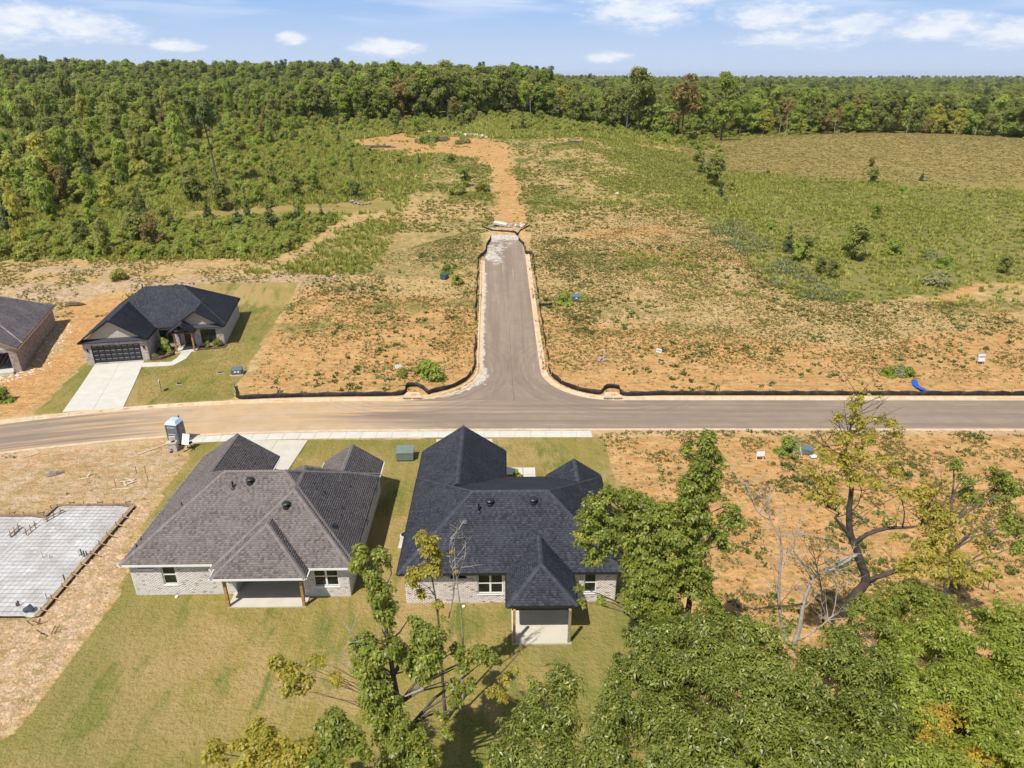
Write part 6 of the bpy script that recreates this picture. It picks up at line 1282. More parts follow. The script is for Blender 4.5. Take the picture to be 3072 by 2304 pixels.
for i in range(26):
    x = rt.uniform(-45, 58); y = rt.uniform(240, 318)
    if -14 < x < -2 and y < 300: continue
    put(rt.choice(("cedar0", "cedar1", "sapd", "sap1")), (x, y), rt.uniform(.7, 1.3), "dark bushy tree in the green weeds before the treeline", "tree", "bushy trees in the weeds before the treeline")
for i in range(46):
    x = rt.uniform(22, 150); y = rt.uniform(105, 225)
    if zone_at(z_low, np.array(x), np.array(y)) < .5: continue
    put(rt.choice(("bush0", "bush1", "bush2", "bushg")), (x, y), rt.uniform(.5, 1.1), "rounded green bush scattered over the right-hand lower field", "bush", "bushes scattered over the lower field")
# ---------------------------------------------------------------- the wood beyond: one mass, instanced on points
def scatter(name, label, pts, keys, scale, seed):
    me_ = bpy.data.meshes.new(name); me_.vertices.add(len(pts)); me_.vertices.foreach_set('co', np.asarray(pts, np.float32).ravel()); me_.update()
    a = me_.attributes.new('size', 'FLOAT', 'POINT'); a.data.foreach_set('value', np.asarray(scale, np.float32))
    a = me_.attributes.new('which', 'INT', 'POINT'); a.data.foreach_set('value', np.random.default_rng(seed).integers(0, len(keys), len(pts)).astype(np.int32))
    src = bpy.data.collections.new(name+"_source")
    for i, k in enumerate(keys): o = bpy.data.objects.new(f"{i:02d}_{k}_source", PROTO[k].crown); src.objects.link(o)
    ng = bpy.data.node_groups.new(name, 'GeometryNodeTree'); ng.interface.new_socket(name="Geometry", in_out='INPUT', socket_type='NodeSocketGeometry'); ng.interface.new_socket(name="Geometry", in_out='OUTPUT', socket_type='NodeSocketGeometry')
    N = ng.nodes; L = ng.links; gi = N.new('NodeGroupInput'); go = N.new('NodeGroupOutput'); ip = N.new('GeometryNodeInstanceOnPoints'); ci = N.new('GeometryNodeCollectionInfo'); ci.inputs['Collection'].default_value = src; ci.inputs['Separate Children'].default_value = True; ci.inputs['Reset Children'].default_value = True
    mp = N.new('GeometryNodeMeshToPoints'); L.new(gi.outputs[0], mp.inputs[0]); L.new(mp.outputs[0], ip.inputs['Points']); L.new(ci.outputs[0], ip.inputs['Instance']); ip.inputs['Pick Instance'].default_value = True
    def named(nm, t): q = N.new('GeometryNodeInputNamedAttribute'); q.data_type = t; q.inputs['Name'].default_value = nm; return q.outputs['Attribute']
    L.new(named('which', 'INT'), ip.inputs['Instance Index']); L.new(named('size', 'FLOAT'), ip.inputs['Scale'])
    rv = N.new('FunctionNodeRandomValue'); rv.data_type = 'FLOAT_VECTOR'; rv.inputs[0].default_value = (0, 0, 0); rv.inputs[1].default_value = (0, 0, 6.28); rv.inputs['Seed'].default_value = seed; L.new(rv.outputs[0], ip.inputs['Rotation']); L.new(ip.outputs[0], go.inputs[0])
    o = bpy.data.objects.new(name, me_); COL.objects.link(o); md = o.modifiers.new("scatter", 'NODES'); md.node_group = ng
    return tag(o, label, "woods", kind='stuff')
rf_ = np.random.default_rng(5); pts = []; scs = []
def line_y(x): xs_ = np.array([p[0] for p in line]); ys_ = np.array([p[1] for p in line]); return np.interp(x, xs_, ys_)
d_ = 0.0; yy = 305.0; sp = 6.6
while yy < 3600:
    half = yy*.80+40; xs_ = np.arange(-half, half, sp)+rf_.uniform(-.4, .4, int(math.ceil(2*half/sp)))*sp; ys_ = yy+rf_.uniform(-.45, .45, len(xs_))*sp
    k_ = (ys_ > line_y(xs_)+21); xs_, ys_ = xs_[k_], ys_[k_]
    for x, y in zip(xs_, ys_): pts.append((x, y, tz1(x, y)-.3)); scs.append(rf_.uniform(.62, 1.28)*(1-.45*float(smooth(-60, -110, x)*smooth(640, 520, y)))*(1 if yy < 900 else 1.0+.35*(yy-900)/2000))
    sp = 6.6 if yy < 420 else (8.5 if yy < 600 else (12 if yy < 900 else (18 if yy < 1500 else 28))); yy += sp*(1 if yy < 900 else 1.7)
scatter("forest", "unbroken broadleaf forest rolling to the horizon", pts, ["oak0", "oak1", "oak2", "gum0", "gum1", "gum2", "oak1", "gum1", "brown", "yel", "pine", "oak2", "gum2"], scs, 4)
pts = []; scs = []
for t in range(4200):
    y = 112+210*rf_.random()**1.1; x = -22-(.85*y+30)*rf_.random()
    if x < -.86*y-20 or not region_left(x, y) or float(dist_line(TR, np.array(x), np.array(y))) < 3: continue
    if fbm(np.array(x/14), np.array(y/14), 73, 2) < .47: continue
    pts.append((x, y, gz(x, y)-.2)); scs.append(rf_.uniform(.5, 1.2)*(1+.5*smooth(-50, -100, x)))
for t in range(900):
    x = rf_.uniform(-60, 70); y = rf_.uniform(236, 335)
    if -16 < x < -2 and y < 300: continue
    pts.append((x, y, gz(x, y)-.2)); scs.append(rf_.uniform(.6, 1.4))
STRIP = [(-85.83, 115.03), (-60.75, 113.95), (-40.73, 115.05), (-37.48, 120.57), (-35.13, 133.59), (-42.71, 136.64), (-56.69, 134.8), (-68.44, 132.69), (-74.71, 129.11), (-92.53, 130.87)]
for t in range(2600):
    x = rf_.uniform(-100, -25); y = rf_.uniform(110, 142)
    if not bool(inside(STRIP, np.array(x), np.array(y))) or fbm(np.array(x/7), np.array(y/7), 77, 2) < .38: continue
    pts.append((x, y, gz(x, y)-.2)); scs.append(rf_.uniform(.55, 1.1))
for t in range(320):
    q = rf_.random()*len(line); x, y = line[int(q) % len(line)]; pts.append((x+rf_.uniform(-4, 4), y-rf_.uniform(1, 7), gz(x, y)-.3)); scs.append(rf_.uniform(.8, 1.9))
scatter("undergrowth", "thick green brush filling the ground between the scrub trees", pts, ["bush0", "bush1", "bush2", "bush1", "bush0", "bush2"], np.array(scs), 6)

for i in range(16): a_ = rt.uniform(0, 6.28); q = math.sqrt(rt.random()); c_ = (-21.01, 216.93); put("bushg" if i % 3 else "bush1", (c_[0]+math.cos(a_)*8*q, c_[1]+math.sin(a_)*5*q), rt.uniform(.8, 1.3), "dark weedy bush on the mound inside the orange clearing", "bush", "bushes on the clearing mound")

for i in range(22): put(("bush1", "bush0", "sapd", "bush1")[i % 4], (rt.uniform(5, 25), rt.uniform(12, 25.5)), rt.uniform(1.0, 2.0) if i % 4 != 2 else rt.uniform(.5, .8), "shaded understory bush beneath the hickory crowns", "bush", "understory bushes beneath the hickories")

# ================================================================ near trees, built limb by limb
def near_tree(name, label, base, lobes, leaf, dens, L, W, k, seed, trunk_top=None, r0=.22, bark=None, limbs=True, gap=.3, extra=(), droop=.3, shell=(.35, 1.0), twigs=0):
    """lobes: (x, y, z, r) in world metres; trunk rises to trunk_top, a limb reaches into each lobe"""
    bx_, by_ = base; bz = gz(bx_, by_); r_ = empty(name, (bx_, by_, bz), 0, label, "tree"); rng = np.random.default_rng(seed); rr = random.Random(seed); bark = bark or M_BARK
    Lb = [(x-bx_, y-by_, z-bz, r) for x, y, z, r in lobes]
    if Lb:
        P, Q = lobe_points(Lb, dens, rng, shell, gap, .9); V, F, r = leaf_quads(P, Q, L, W, k, rng, droop=droop); link_mesh("crown", mesh_np("crown", V, F, r), LEAF[leaf], r_)
    tt = trunk_top if trunk_top else max(Lb, key=lambda q: q[2])[:3]
    if trunk_top: tt = (tt[0]-bx_, tt[1]-by_, tt[2]-bz)
    n = 9; tp_ = [(tt[0]*t**1.4+.12*math.sin(t*5+seed)*(t < .95), tt[1]*t**1.4+.12*math.cos(t*4+seed)*(t < .95), -.2+(tt[2]+.2)*t) for t in np.linspace(0, 1, n)]
    tr = MB(); tr.tube(tp_, [r0*(1.3 if i == 0 else 1)*(1-.86*i/(n-1)) for i in range(n)], 9); to = tr.build("trunk", bark, r_, smooth_=True)
    if limbs:
        for x, y, z, r in Lb:
            j = min(range(1, n-1), key=lambda i: abs(tp_[i][2]-(z-.55*math.hypot(x-tp_[i][0], y-tp_[i][1])-.3))); a = Vector(tp_[j]); e = Vector((x, y, z+.1*r)); d_ = (e-a).length
            if d_ < .4: continue
            m1 = a.lerp(e, .35)+Vector((rr.uniform(-.1, .1), rr.uniform(-.1, .1), .10*d_)); m2 = a.lerp(e, .7)+Vector((rr.uniform(-.12, .12), rr.uniform(-.12, .12), .06*d_)); q = min(.5*r0*(1-.8*j/n), .02+.016*d_)
            MB().tube([a, m1, m2, e], [q, q*.75, q*.5, q*.15], 6).build("limb", bark, to, smooth_=True)
    for pts_, ra, rb, mt_ in extra:
        P_ = [(x-bx_, y-by_, z-bz) for x, y, z in pts_]; P_ = spline(P_, .35); MB().tube(P_, list(np.linspace(ra, rb, len(P_))), 7).build("limb", mt_ or bark, to, smooth_=True)
        if twigs:
            for q in range(int(twigs*len(P_)/4)):
                i = rr.randrange(len(P_)//3, len(P_)); a = Vector(P_[i]); d_ = Vector((rr.uniform(-1, 1), rr.uniform(-.6, .6), rr.uniform(-.25, 1))).normalized()*rr.uniform(.5, 1.7); u = Vector((rr.uniform(-.3, .3), rr.uniform(-.3, .3), rr.uniform(-.1, .35)))
                m_ = a+d_*.5+u*.3; e = a+d_+u; tw = MB().tube([a, m_, e], [.020, .012, .004], 5); tw.tube([m_, m_+Vector((d_.z*.4, d_.y, abs(d_.x)*.5+.1))*.6], [.010, .003], 4); tw.tube([m_.lerp(e, .4), m_.lerp(e, .4)+Vector((-d_.z*.4, d_.x*.4, .35))*.6], [.008, .003], 4); tw.build("twig", mt_ or bark, to)
    return r_
# central sweetgum: two leaders, side boughs left and right
near_tree("sweetgum_tree", "tall half-bare sweetgum rising in front of the gap between the houses", (-4.5, 21.6),
    [(-6.05, 22.00, 14.67, 0.35), (-6.32, 22.00, 14.04, 0.29), (-5.27, 22.00, 14.53, 0.33), (-5.71, 22.00, 13.58, 0.45), (-4.93, 22.30, 13.89, 0.22), (-5.44, 21.80, 12.83, 0.53), (-5.88, 21.60, 13.19, 0.29), (-5.29, 21.80, 11.88, 0.49), (-5.39, 21.60, 11.09, 0.49), (-6.11, 21.50, 10.40, 0.53), (-5.28, 21.40, 10.20, 0.68), (-6.00, 21.00, 9.71, 0.60), (-4.77, 21.60, 9.28, 0.62), (-5.78, 21.00, 8.78, 0.68), (-4.98, 21.00, 8.26, 0.54), (-5.98, 20.60, 8.19, 0.45), (-5.70, 20.40, 7.47, 0.61), (-4.87, 20.80, 7.10, 0.62), (-5.06, 20.20, 6.42, 0.77), (-4.34, 20.40, 6.06, 0.70), (-3.94, 20.00, 5.46, 0.85), (-5.21, 19.80, 5.61, 0.69), (-3.23, 21.00, 6.31, 0.49), (-2.94, 21.00, 5.64, 0.36),
     (-3.63, 22.20, 10.31, 0.70), (-4.01, 22.40, 10.92, 0.39), (-3.13, 22.60, 10.33, 0.35), (-3.66, 22.00, 9.28, 0.78), (-3.16, 22.40, 9.18, 0.47), (-4.02, 21.50, 8.66, 0.54), (-2.47, 22.60, 8.87, 0.38), (-2.16, 22.40, 8.22, 0.32), (-1.53, 22.80, 8.45, 0.42), (-0.98, 23.00, 8.13, 0.33), (-2.47, 22.00, 7.46, 0.38), (-2.01, 22.20, 7.24, 0.35), (-1.78, 22.00, 6.35, 0.34), (-2.48, 21.80, 6.81, 0.29)],
    'gum', 56, .19, .11, 5, 21, trunk_top=(-5.58, 22.00, 13.40), r0=.24, gap=.42,
    extra=[([(-4.74, 21.20, 7.61), (-5.59, 21.20, 8.67), (-6.52, 21.10, 9.19), (-7.14, 21.10, 9.80), (-6.77, 21.20, 10.70)], .05, .01, M_BARKP), ([(-5.24, 21.40, 8.66), (-5.98, 21.40, 9.90), (-6.63, 21.40, 11.09), (-6.97, 21.50, 12.34)], .045, .006, M_BARKP), ([(-4.55, 20.80, 6.11), (-5.31, 20.50, 6.81), (-6.11, 20.30, 6.84)], .04, .006, M_BARKP), ([(-4.77, 21.30, 7.49), (-3.61, 21.60, 7.80), (-2.79, 22.00, 7.68), (-2.18, 22.20, 7.13)], .05, .008, M_BARKP), ([(-4.43, 20.60, 6.25), (-4.89, 20.00, 6.13), (-5.85, 19.60, 5.77)], .035, .006, M_BARKP)], twigs=2)
near_tree("sweetgum_tree", "yellowing sweetgum bough hanging over the lawn left of the tall sweetgum", (-4.95, 21.4), [(-9.98, 21.40, 9.49, 0.30), (-9.63, 21.30, 9.08, 0.35), (-9.07, 21.40, 9.49, 0.37), (-9.24, 21.20, 8.88, 0.34), (-9.60, 21.10, 8.25, 0.31), (-8.66, 21.20, 8.67, 0.26), (-8.37, 21.40, 9.59, 0.27), (-8.00, 21.40, 9.49, 0.20), (-7.42, 21.20, 8.77, 0.31), (-9.00, 21.10, 8.15, 0.23)], 'gumy', 42, .20, .11, 5, 22, trunk_top=(-5.90, 21.30, 7.92), r0=.10, gap=.42, bark=M_BARK)
near_tree("sweetgum_tree", "slim sweetgum standing against the black roof with a leafy top", (-3.5, 26.4), [(-4.23, 26.20, 12.30, 0.34), (-3.83, 26.20, 11.89, 0.43), (-3.62, 26.30, 11.17, 0.31), (-4.13, 26.20, 11.15, 0.48), (-4.50, 26.10, 10.37, 0.49), (-3.91, 26.20, 10.28, 0.52), (-4.78, 26.00, 9.91, 0.31), (-3.68, 26.30, 9.87, 0.30), (-3.81, 26.30, 8.87, 0.32), (-4.42, 26.20, 8.96, 0.27), (-3.67, 26.30, 8.18, 0.23)], 'gumy', 46, .19, .105, 5, 23, trunk_top=(-4.10, 26.20, 11.57), r0=.11, gap=.3)
near_tree("bare_sapling", "bare grey sapling with orange leaves beside the slim sweetgum", (-2.6, 26.8), [(-2.73, 26.60, 9.95, 0.12), (-2.87, 26.60, 11.15, 0.10)], 'orange', 30, .12, .07, 5, 24, trunk_top=(-2.77, 26.60, 11.37), r0=.07, gap=.5, bark=M_BARKP, extra=[([(-3.21, 26.70, 6.88), (-2.86, 26.60, 8.83), (-2.89, 26.60, 10.50), (-2.88, 26.60, 11.90)], .04, .006, M_BARKP), ([(-2.91, 26.60, 8.83), (-2.46, 26.60, 10.17), (-2.22, 26.60, 11.04)], .03, .005, M_BARKP), ([(-2.83, 26.60, 9.62), (-3.01, 26.60, 10.83), (-2.93, 26.60, 11.90)], .022, .004, M_BARKP)], twigs=3)
near_tree("sweetgum_tree", "low yellow-green sweetgum tops along the bottom edge of the picture", (-9.5, 18.6), [(-12.10, 19.00, 7.21, 0.45), (-11.35, 18.60, 7.31, 0.45), (-10.99, 19.00, 7.31, 0.41), (-10.48, 19.60, 7.71, 0.40), (-9.91, 19.40, 7.64, 0.37), (-10.12, 19.00, 7.31, 0.51), (-9.31, 18.80, 7.47, 0.51), (-8.66, 18.60, 7.52, 0.57), (-10.37, 18.30, 7.40, 0.50), (-8.01, 18.80, 7.47, 0.51), (-9.41, 18.20, 7.43, 0.57)], 'gumy', 52, .19, .11, 5, 25, r0=.18, gap=.25)
near_tree("sweetgum_tree", "green and yellow sweetgum top beside the tall sweetgum's trunk", (-6.6, 18.8), [(-7.74, 19.60, 7.81, 0.37), (-7.24, 19.80, 8.09, 0.43), (-6.78, 19.60, 7.81, 0.40), (-7.23, 19.30, 7.77, 0.51), (-6.46, 19.10, 7.71, 0.51), (-7.29, 18.80, 7.47, 0.58), (-6.20, 18.50, 7.55, 0.64), (-7.73, 18.30, 7.51, 0.50), (-6.69, 18.10, 7.46, 0.63)], 'gum', 50, .19, .11, 5, 26, r0=.17, gap=.25)
near_tree("sweetgum_tree", "thin yellow-green bough right of the patio", (3.2, 19.6), [(-0.93, 21.20, 8.04, 0.28), (-0.54, 21.20, 8.04, 0.31), (-0.23, 21.40, 8.45, 0.28), (0.16, 21.50, 8.86, 0.20), (-0.38, 21.00, 7.84, 0.22)], 'gumy', 42, .14, .08, 5, 27, trunk_top=(0.38, 20.80, 8.07), r0=.08, gap=.45)
# sweetgum right of the black roof
near_tree("sweetgum_tree", "dense dark green sweetgum covering the black house's right corner", (7.3, 26.6),
    [(4.03, 27.00, 13.61, 0.61), (3.66, 27.00, 12.78, 0.62), (4.59, 27.20, 13.80, 0.55), (5.48, 27.20, 13.80, 0.55), (6.10, 27.20, 13.63, 0.41), (4.89, 27.00, 12.95, 0.76), (5.92, 27.00, 12.87, 0.69), (4.22, 26.80, 12.09, 0.69), (3.40, 26.80, 11.93, 0.48), (6.56, 27.00, 13.44, 0.41), (5.33, 26.80, 12.01, 0.69), (3.90, 26.70, 11.32, 0.42), (4.67, 26.70, 11.32, 0.42), (4.13, 26.60, 10.80, 0.31), (3.71, 26.60, 10.62, 0.24), (6.48, 26.70, 12.17, 0.69), (6.04, 26.60, 11.40, 0.62), (6.87, 26.60, 11.40, 0.62), (5.64, 26.40, 10.70, 0.42), (6.35, 26.40, 10.52, 0.56), (7.05, 26.40, 10.52, 0.63), (5.87, 26.20, 9.99, 0.42), (6.59, 26.20, 9.64, 0.56), (7.31, 26.20, 9.46, 0.63), (7.00, 26.00, 8.56, 0.57), (7.58, 26.00, 8.38, 0.57), (4.34, 26.20, 8.56, 0.21), (3.49, 26.20, 8.38, 0.19), (3.27, 26.40, 9.11, 0.18)], 'gum', 46, .19, .11, 5, 28, r0=.2, gap=.22, trunk_top=(6.26, 26.90, 12.69))
near_tree("sweetgum_tree", "tall sweetgum with a bright green spire right of the black-roofed house", (8.9, 26.2),
    [(8.68, 26.60, 17.46, 0.31), (8.70, 26.60, 16.94, 0.45), (8.60, 26.60, 16.22, 0.48), (9.06, 26.70, 16.52, 0.31), (7.80, 26.60, 16.82, 0.25), (8.59, 26.60, 15.36, 0.57), (9.40, 26.80, 16.10, 0.29), (9.19, 26.70, 15.43, 0.42), (8.10, 26.60, 14.99, 0.47), (8.70, 26.60, 14.36, 0.58), (8.06, 26.50, 14.18, 0.43), (9.26, 26.70, 14.42, 0.39), (8.57, 26.50, 13.41, 0.65), (8.97, 26.50, 12.75, 0.54), (7.25, 26.40, 13.48, 0.65), (6.56, 26.40, 12.69, 0.87), (7.64, 26.30, 12.50, 0.98), (8.38, 26.30, 11.70, 0.88), (7.09, 26.20, 11.24, 1.10), (8.37, 26.20, 10.55, 1.00), (6.47, 26.00, 10.30, 1.11), (7.64, 26.00, 9.60, 1.12), (8.79, 26.10, 9.51, 0.90), (9.32, 26.20, 9.99, 0.45), (8.93, 25.80, 8.63, 0.90), (7.25, 25.80, 8.48, 1.01), (6.21, 25.80, 8.92, 0.90), (9.73, 25.80, 8.48, 0.56), (8.13, 25.50, 8.03, 0.90),
     (10.47, 26.80, 13.59, 0.39), (10.23, 26.80, 12.93, 0.44), (10.82, 26.80, 12.67, 0.37), (9.87, 26.70, 12.07, 0.40), (10.24, 26.70, 11.39, 0.29)], 'gum', 46, .19, .11, 5, 29, r0=.24, gap=.25)
# big sparse yellowing tree with dark limbs
near_tree("yellowing_oak", "big sparse yellowing tree with dark twisting limbs over the orange lot", (16.0, 26.0),
    [(15.24, 27.00, 19.26, 0.36), (15.03, 27.00, 18.81, 0.35), (16.01, 27.00, 18.98, 0.31), (16.18, 27.00, 18.24, 0.41), (16.87, 27.00, 17.89, 0.31), (14.43, 27.00, 18.24, 0.27), (17.41, 27.00, 17.36, 0.35), (15.40, 27.00, 18.01, 0.41), (14.30, 26.80, 17.41, 0.35), (14.96, 26.80, 17.18, 0.46), (15.96, 27.00, 17.31, 0.46), (14.01, 26.70, 16.52, 0.46), (14.95, 26.80, 16.22, 0.57), (16.09, 27.00, 16.23, 0.53), (16.96, 27.00, 16.10, 0.47), (13.66, 26.60, 15.36, 0.46), (14.60, 26.70, 15.05, 0.57), (15.67, 26.80, 15.24, 0.53), (16.92, 27.00, 14.86, 0.47), (14.16, 26.60, 14.36, 0.47), (13.78, 26.60, 14.11, 0.32), (17.59, 27.00, 15.24, 0.43), (14.96, 26.60, 14.11, 0.37), (18.15, 26.80, 14.23, 0.47), (19.09, 26.80, 14.36, 0.58), (19.67, 26.60, 14.99, 0.47), (19.71, 26.60, 13.60, 0.65), (19.08, 26.60, 13.08, 0.54), (20.48, 26.40, 13.48, 0.65), (18.83, 26.40, 12.30, 0.48), (20.10, 26.20, 12.45, 0.76), (21.25, 26.20, 12.58, 0.65), (19.53, 26.00, 11.67, 0.65), (21.02, 26.00, 11.40, 0.77), (21.96, 26.00, 11.93, 0.59), (18.82, 25.80, 11.01, 0.66), (20.20, 25.80, 10.74, 0.77), (21.53, 25.60, 10.63, 0.65), (22.33, 25.60, 10.91, 0.48), (22.63, 25.60, 11.71, 0.43), (18.10, 26.40, 12.16, 0.33), (17.71, 26.60, 13.34, 0.37)],
    'gumy', 21, .20, .10, 5, 30, trunk_top=(17.26, 26.40, 9.40), r0=.30, bark=M_BARKD, limbs=False, gap=.45, shell=(.2, 1.0),
    extra=[([(16.42, 26.20, 7.53), (16.90, 26.30, 8.76), (17.31, 26.40, 9.47), (16.95, 26.50, 10.30), (16.50, 26.60, 11.33), (16.06, 26.60, 12.15), (15.82, 26.70, 13.27), (15.75, 26.80, 14.36), (15.63, 26.90, 15.18), (15.21, 26.90, 15.92), (15.12, 27.00, 16.83), (15.14, 27.00, 17.78), (15.21, 27.00, 19.15)], .26, .015, M_BARKD), ([(17.31, 26.40, 9.47), (17.89, 26.30, 9.91), (18.73, 26.20, 10.41), (19.32, 26.10, 10.98), (19.76, 26.10, 11.86), (20.21, 26.20, 12.84)], .15, .02, M_BARKD), ([(16.39, 26.60, 11.61), (16.88, 26.60, 12.15), (17.86, 26.70, 12.41), (18.95, 26.70, 12.47), (19.56, 26.70, 12.67), (20.06, 26.70, 13.27)], .12, .02, M_BARKD),
           ([(16.25, 26.60, 11.74), (15.59, 26.50, 12.62), (15.10, 26.50, 13.15), (15.27, 26.50, 13.41), (14.65, 26.50, 13.79), (14.11, 26.50, 14.43)], .11, .015, M_BARKD), ([(16.57, 26.50, 11.07), (15.85, 26.30, 10.61), (15.04, 26.10, 10.29), (14.47, 26.00, 10.16)], .09, .02, M_BARKP), ([(19.32, 26.10, 10.98), (20.35, 25.90, 10.80), (21.33, 25.70, 10.41), (22.09, 25.60, 9.80), (22.69, 25.60, 9.66)], .06, .01, M_BARKD), ([(15.82, 26.70, 13.27), (16.21, 26.80, 13.72), (16.24, 26.90, 14.80)], .04, .008, M_BARKD), ([(18.51, 26.70, 12.47), (18.43, 26.70, 13.27), (17.97, 26.70, 14.30)], .04, .008, M_BARKD), ([(19.36, 26.70, 12.61), (19.42, 26.60, 13.85), (19.63, 26.50, 14.93)], .04, .008, M_BARKD), ([(15.18, 27.00, 16.83), (14.65, 27.00, 17.66), (14.41, 27.00, 18.35)], .03, .006, M_BARKD), ([(15.16, 27.00, 17.19), (15.76, 27.00, 17.78), (16.10, 27.00, 18.58)], .03, .006, M_BARKD), ([(15.21, 26.90, 15.92), (14.33, 26.80, 16.70), (13.94, 26.70, 16.88)], .03, .006, M_BARKD)], twigs=4)
near_tree("dead_tree", "pale grey dead tree with bare twisting limbs beside the yellowing tree", (13.6, 24.6), [], 'gumy', 1, .1, .1, 3, 31, trunk_top=(13.71, 24.90, 7.00), r0=.17, bark=M_BARKP, limbs=False,
    extra=[([(13.59, 24.80, 6.80), (13.78, 25.00, 8.07), (13.83, 25.20, 9.17), (14.08, 25.40, 10.39), (14.38, 25.50, 10.72), (15.04, 25.60, 10.91), (15.86, 25.80, 11.62)], .13, .02, M_BARKP), ([(13.34, 24.80, 6.95), (12.90, 25.00, 8.07), (12.63, 25.20, 9.31), (12.44, 25.30, 10.88), (12.42, 25.40, 11.87), (12.19, 25.50, 12.84), (11.68, 25.60, 13.66), (11.42, 25.60, 14.66), (11.26, 25.60, 15.03)], .10, .01, M_BARKP), ([(14.08, 25.40, 10.39), (13.61, 25.40, 11.21), (12.91, 25.40, 12.14), (12.94, 25.40, 13.17)], .05, .008, M_BARKP), ([(13.83, 25.20, 9.17), (12.93, 25.00, 9.21), (12.12, 24.90, 9.30), (11.34, 24.80, 9.19), (10.53, 24.80, 9.54), (10.28, 24.80, 9.81)], .05, .008, M_BARKD),
           ([(11.68, 25.60, 13.66), (11.10, 25.60, 14.04), (10.54, 25.60, 15.03), (10.37, 25.60, 15.51)], .03, .005, M_BARKP), ([(12.42, 25.40, 11.87), (12.80, 25.40, 12.14), (12.88, 25.40, 12.91)], .03, .006, M_BARKP), ([(14.92, 25.00, 7.93), (14.69, 25.20, 9.31), (14.53, 25.30, 10.06), (14.15, 25.40, 11.21), (13.77, 25.50, 12.32)], .06, .008, M_BARKD), ([(13.63, 24.80, 7.25), (14.16, 24.70, 7.78), (14.94, 24.80, 8.55), (15.22, 25.00, 9.21), (15.10, 25.60, 12.24)], .05, .006, M_BARKP), ([(14.50, 24.90, 8.74), (15.58, 24.60, 8.17), (16.70, 24.50, 7.84)], .03, .005, M_BARKP)], twigs=5)
near_tree("broadleaf_tree", "leafy dark green tree at the right picture edge beyond the yellowing tree", (24.5, 29.5), [(23.36, 31.00, 13.33, 0.42), (24.16, 31.00, 12.61, 0.54), (25.06, 31.00, 12.03, 0.62), (25.60, 31.00, 12.76, 0.54), (26.30, 31.00, 12.47, 0.54), (26.97, 31.00, 11.89, 0.50), (26.31, 31.00, 11.59, 0.62), (25.56, 31.00, 11.15, 0.63), (24.61, 31.00, 11.45, 0.50), (26.69, 30.60, 10.68, 0.50), (27.24, 30.40, 10.07, 0.55), (26.58, 30.40, 9.77, 0.50), (27.71, 30.20, 9.31, 0.50), (25.83, 30.60, 10.23, 0.45), (27.34, 30.00, 8.85, 0.50)], 'gum', 26, .20, .11, 5, 32, r0=.2, gap=.4)
near_tree("scrub_oak", "olive bushy oak at the foot of the yellowing tree", (18.6, 24.2), [(17.67, 25.00, 9.49, 0.65), (18.56, 25.20, 9.87, 0.76), (19.38, 25.00, 9.63, 0.87), (17.01, 24.60, 9.16, 0.65), (18.09, 24.60, 9.16, 0.76), (19.05, 24.40, 9.21, 0.75), (20.05, 24.80, 9.54, 0.65), (20.44, 24.40, 9.21, 0.64), (16.58, 25.00, 9.49, 0.44), (16.00, 24.60, 9.30, 0.43)], 'gum', 42, .14, .08, 5, 33, r0=.16, gap=.3)
# hickory canopy filling the lower right corner
def hick(name, label, base, lobes, leaf='hick', dens=36, seed=40): return near_tree(name, label, base, lobes, leaf, dens*1.2, .215, .075, 5, seed, r0=.24, gap=.46, droop=.42, shell=(.2, 1.12))
def rows_(x0, x1, y0, y1, st, f): return f
hick("hickory_tree", "dark green hickory crown nearest the patio at the bottom edge", (4.0, 17.0), [(1.87, 20.80, 9.52, 0.52), (2.22, 20.40, 9.25, 0.59), (1.11, 20.40, 9.25, 0.44), (0.45, 20.30, 9.26, 0.32), (1.52, 19.60, 9.25, 0.65), (0.80, 19.60, 9.15, 0.40), (0.49, 18.80, 9.20, 0.49), (1.20, 18.80, 9.10, 0.63), (1.97, 18.80, 9.20, 0.70), (-0.07, 18.00, 9.30, 0.55), (0.68, 17.80, 9.36, 0.68), (1.56, 17.80, 9.27, 0.75), (-0.39, 17.00, 9.53, 0.59), (0.33, 16.80, 9.61, 0.71), (1.16, 16.60, 9.69, 0.71), (1.89, 16.80, 9.61, 0.71)], seed=41)
hick("hickory_tree", "dark green hickory crown below the sweetgum spire", (8.4, 18.2), [(4.18, 19.40, 10.49, 0.54), (4.20, 18.40, 10.53, 0.78), (3.72, 17.40, 10.53, 0.84), (3.91, 16.40, 10.50, 0.89), (3.28, 16.60, 10.59, 0.73), (2.97, 16.00, 10.44, 0.80), (4.53, 20.00, 10.58, 0.55), (5.42, 21.40, 10.51, 0.67), (6.11, 21.60, 10.82, 0.68), (6.98, 21.60, 10.82, 0.77), (7.82, 21.60, 11.08, 0.77), (8.64, 21.80, 11.14, 0.58), (5.45, 20.40, 10.40, 0.84), (6.50, 20.60, 10.57, 0.94), (7.61, 20.60, 10.70, 0.94), (8.50, 20.80, 10.74, 0.75), (5.72, 19.40, 10.37, 0.99), (6.88, 19.40, 10.49, 0.99), (7.92, 19.60, 10.52, 0.91), (5.09, 18.40, 10.28, 0.96), (6.23, 18.40, 10.28, 1.05), (7.35, 18.40, 10.41, 0.96), (5.03, 17.20, 10.42, 0.92), (6.20, 17.20, 10.42, 1.00), (7.19, 17.20, 10.54, 0.92), (4.63, 16.00, 10.68, 0.87), (5.59, 16.00, 10.56, 0.95), (6.61, 16.00, 10.68, 0.95)], seed=42)
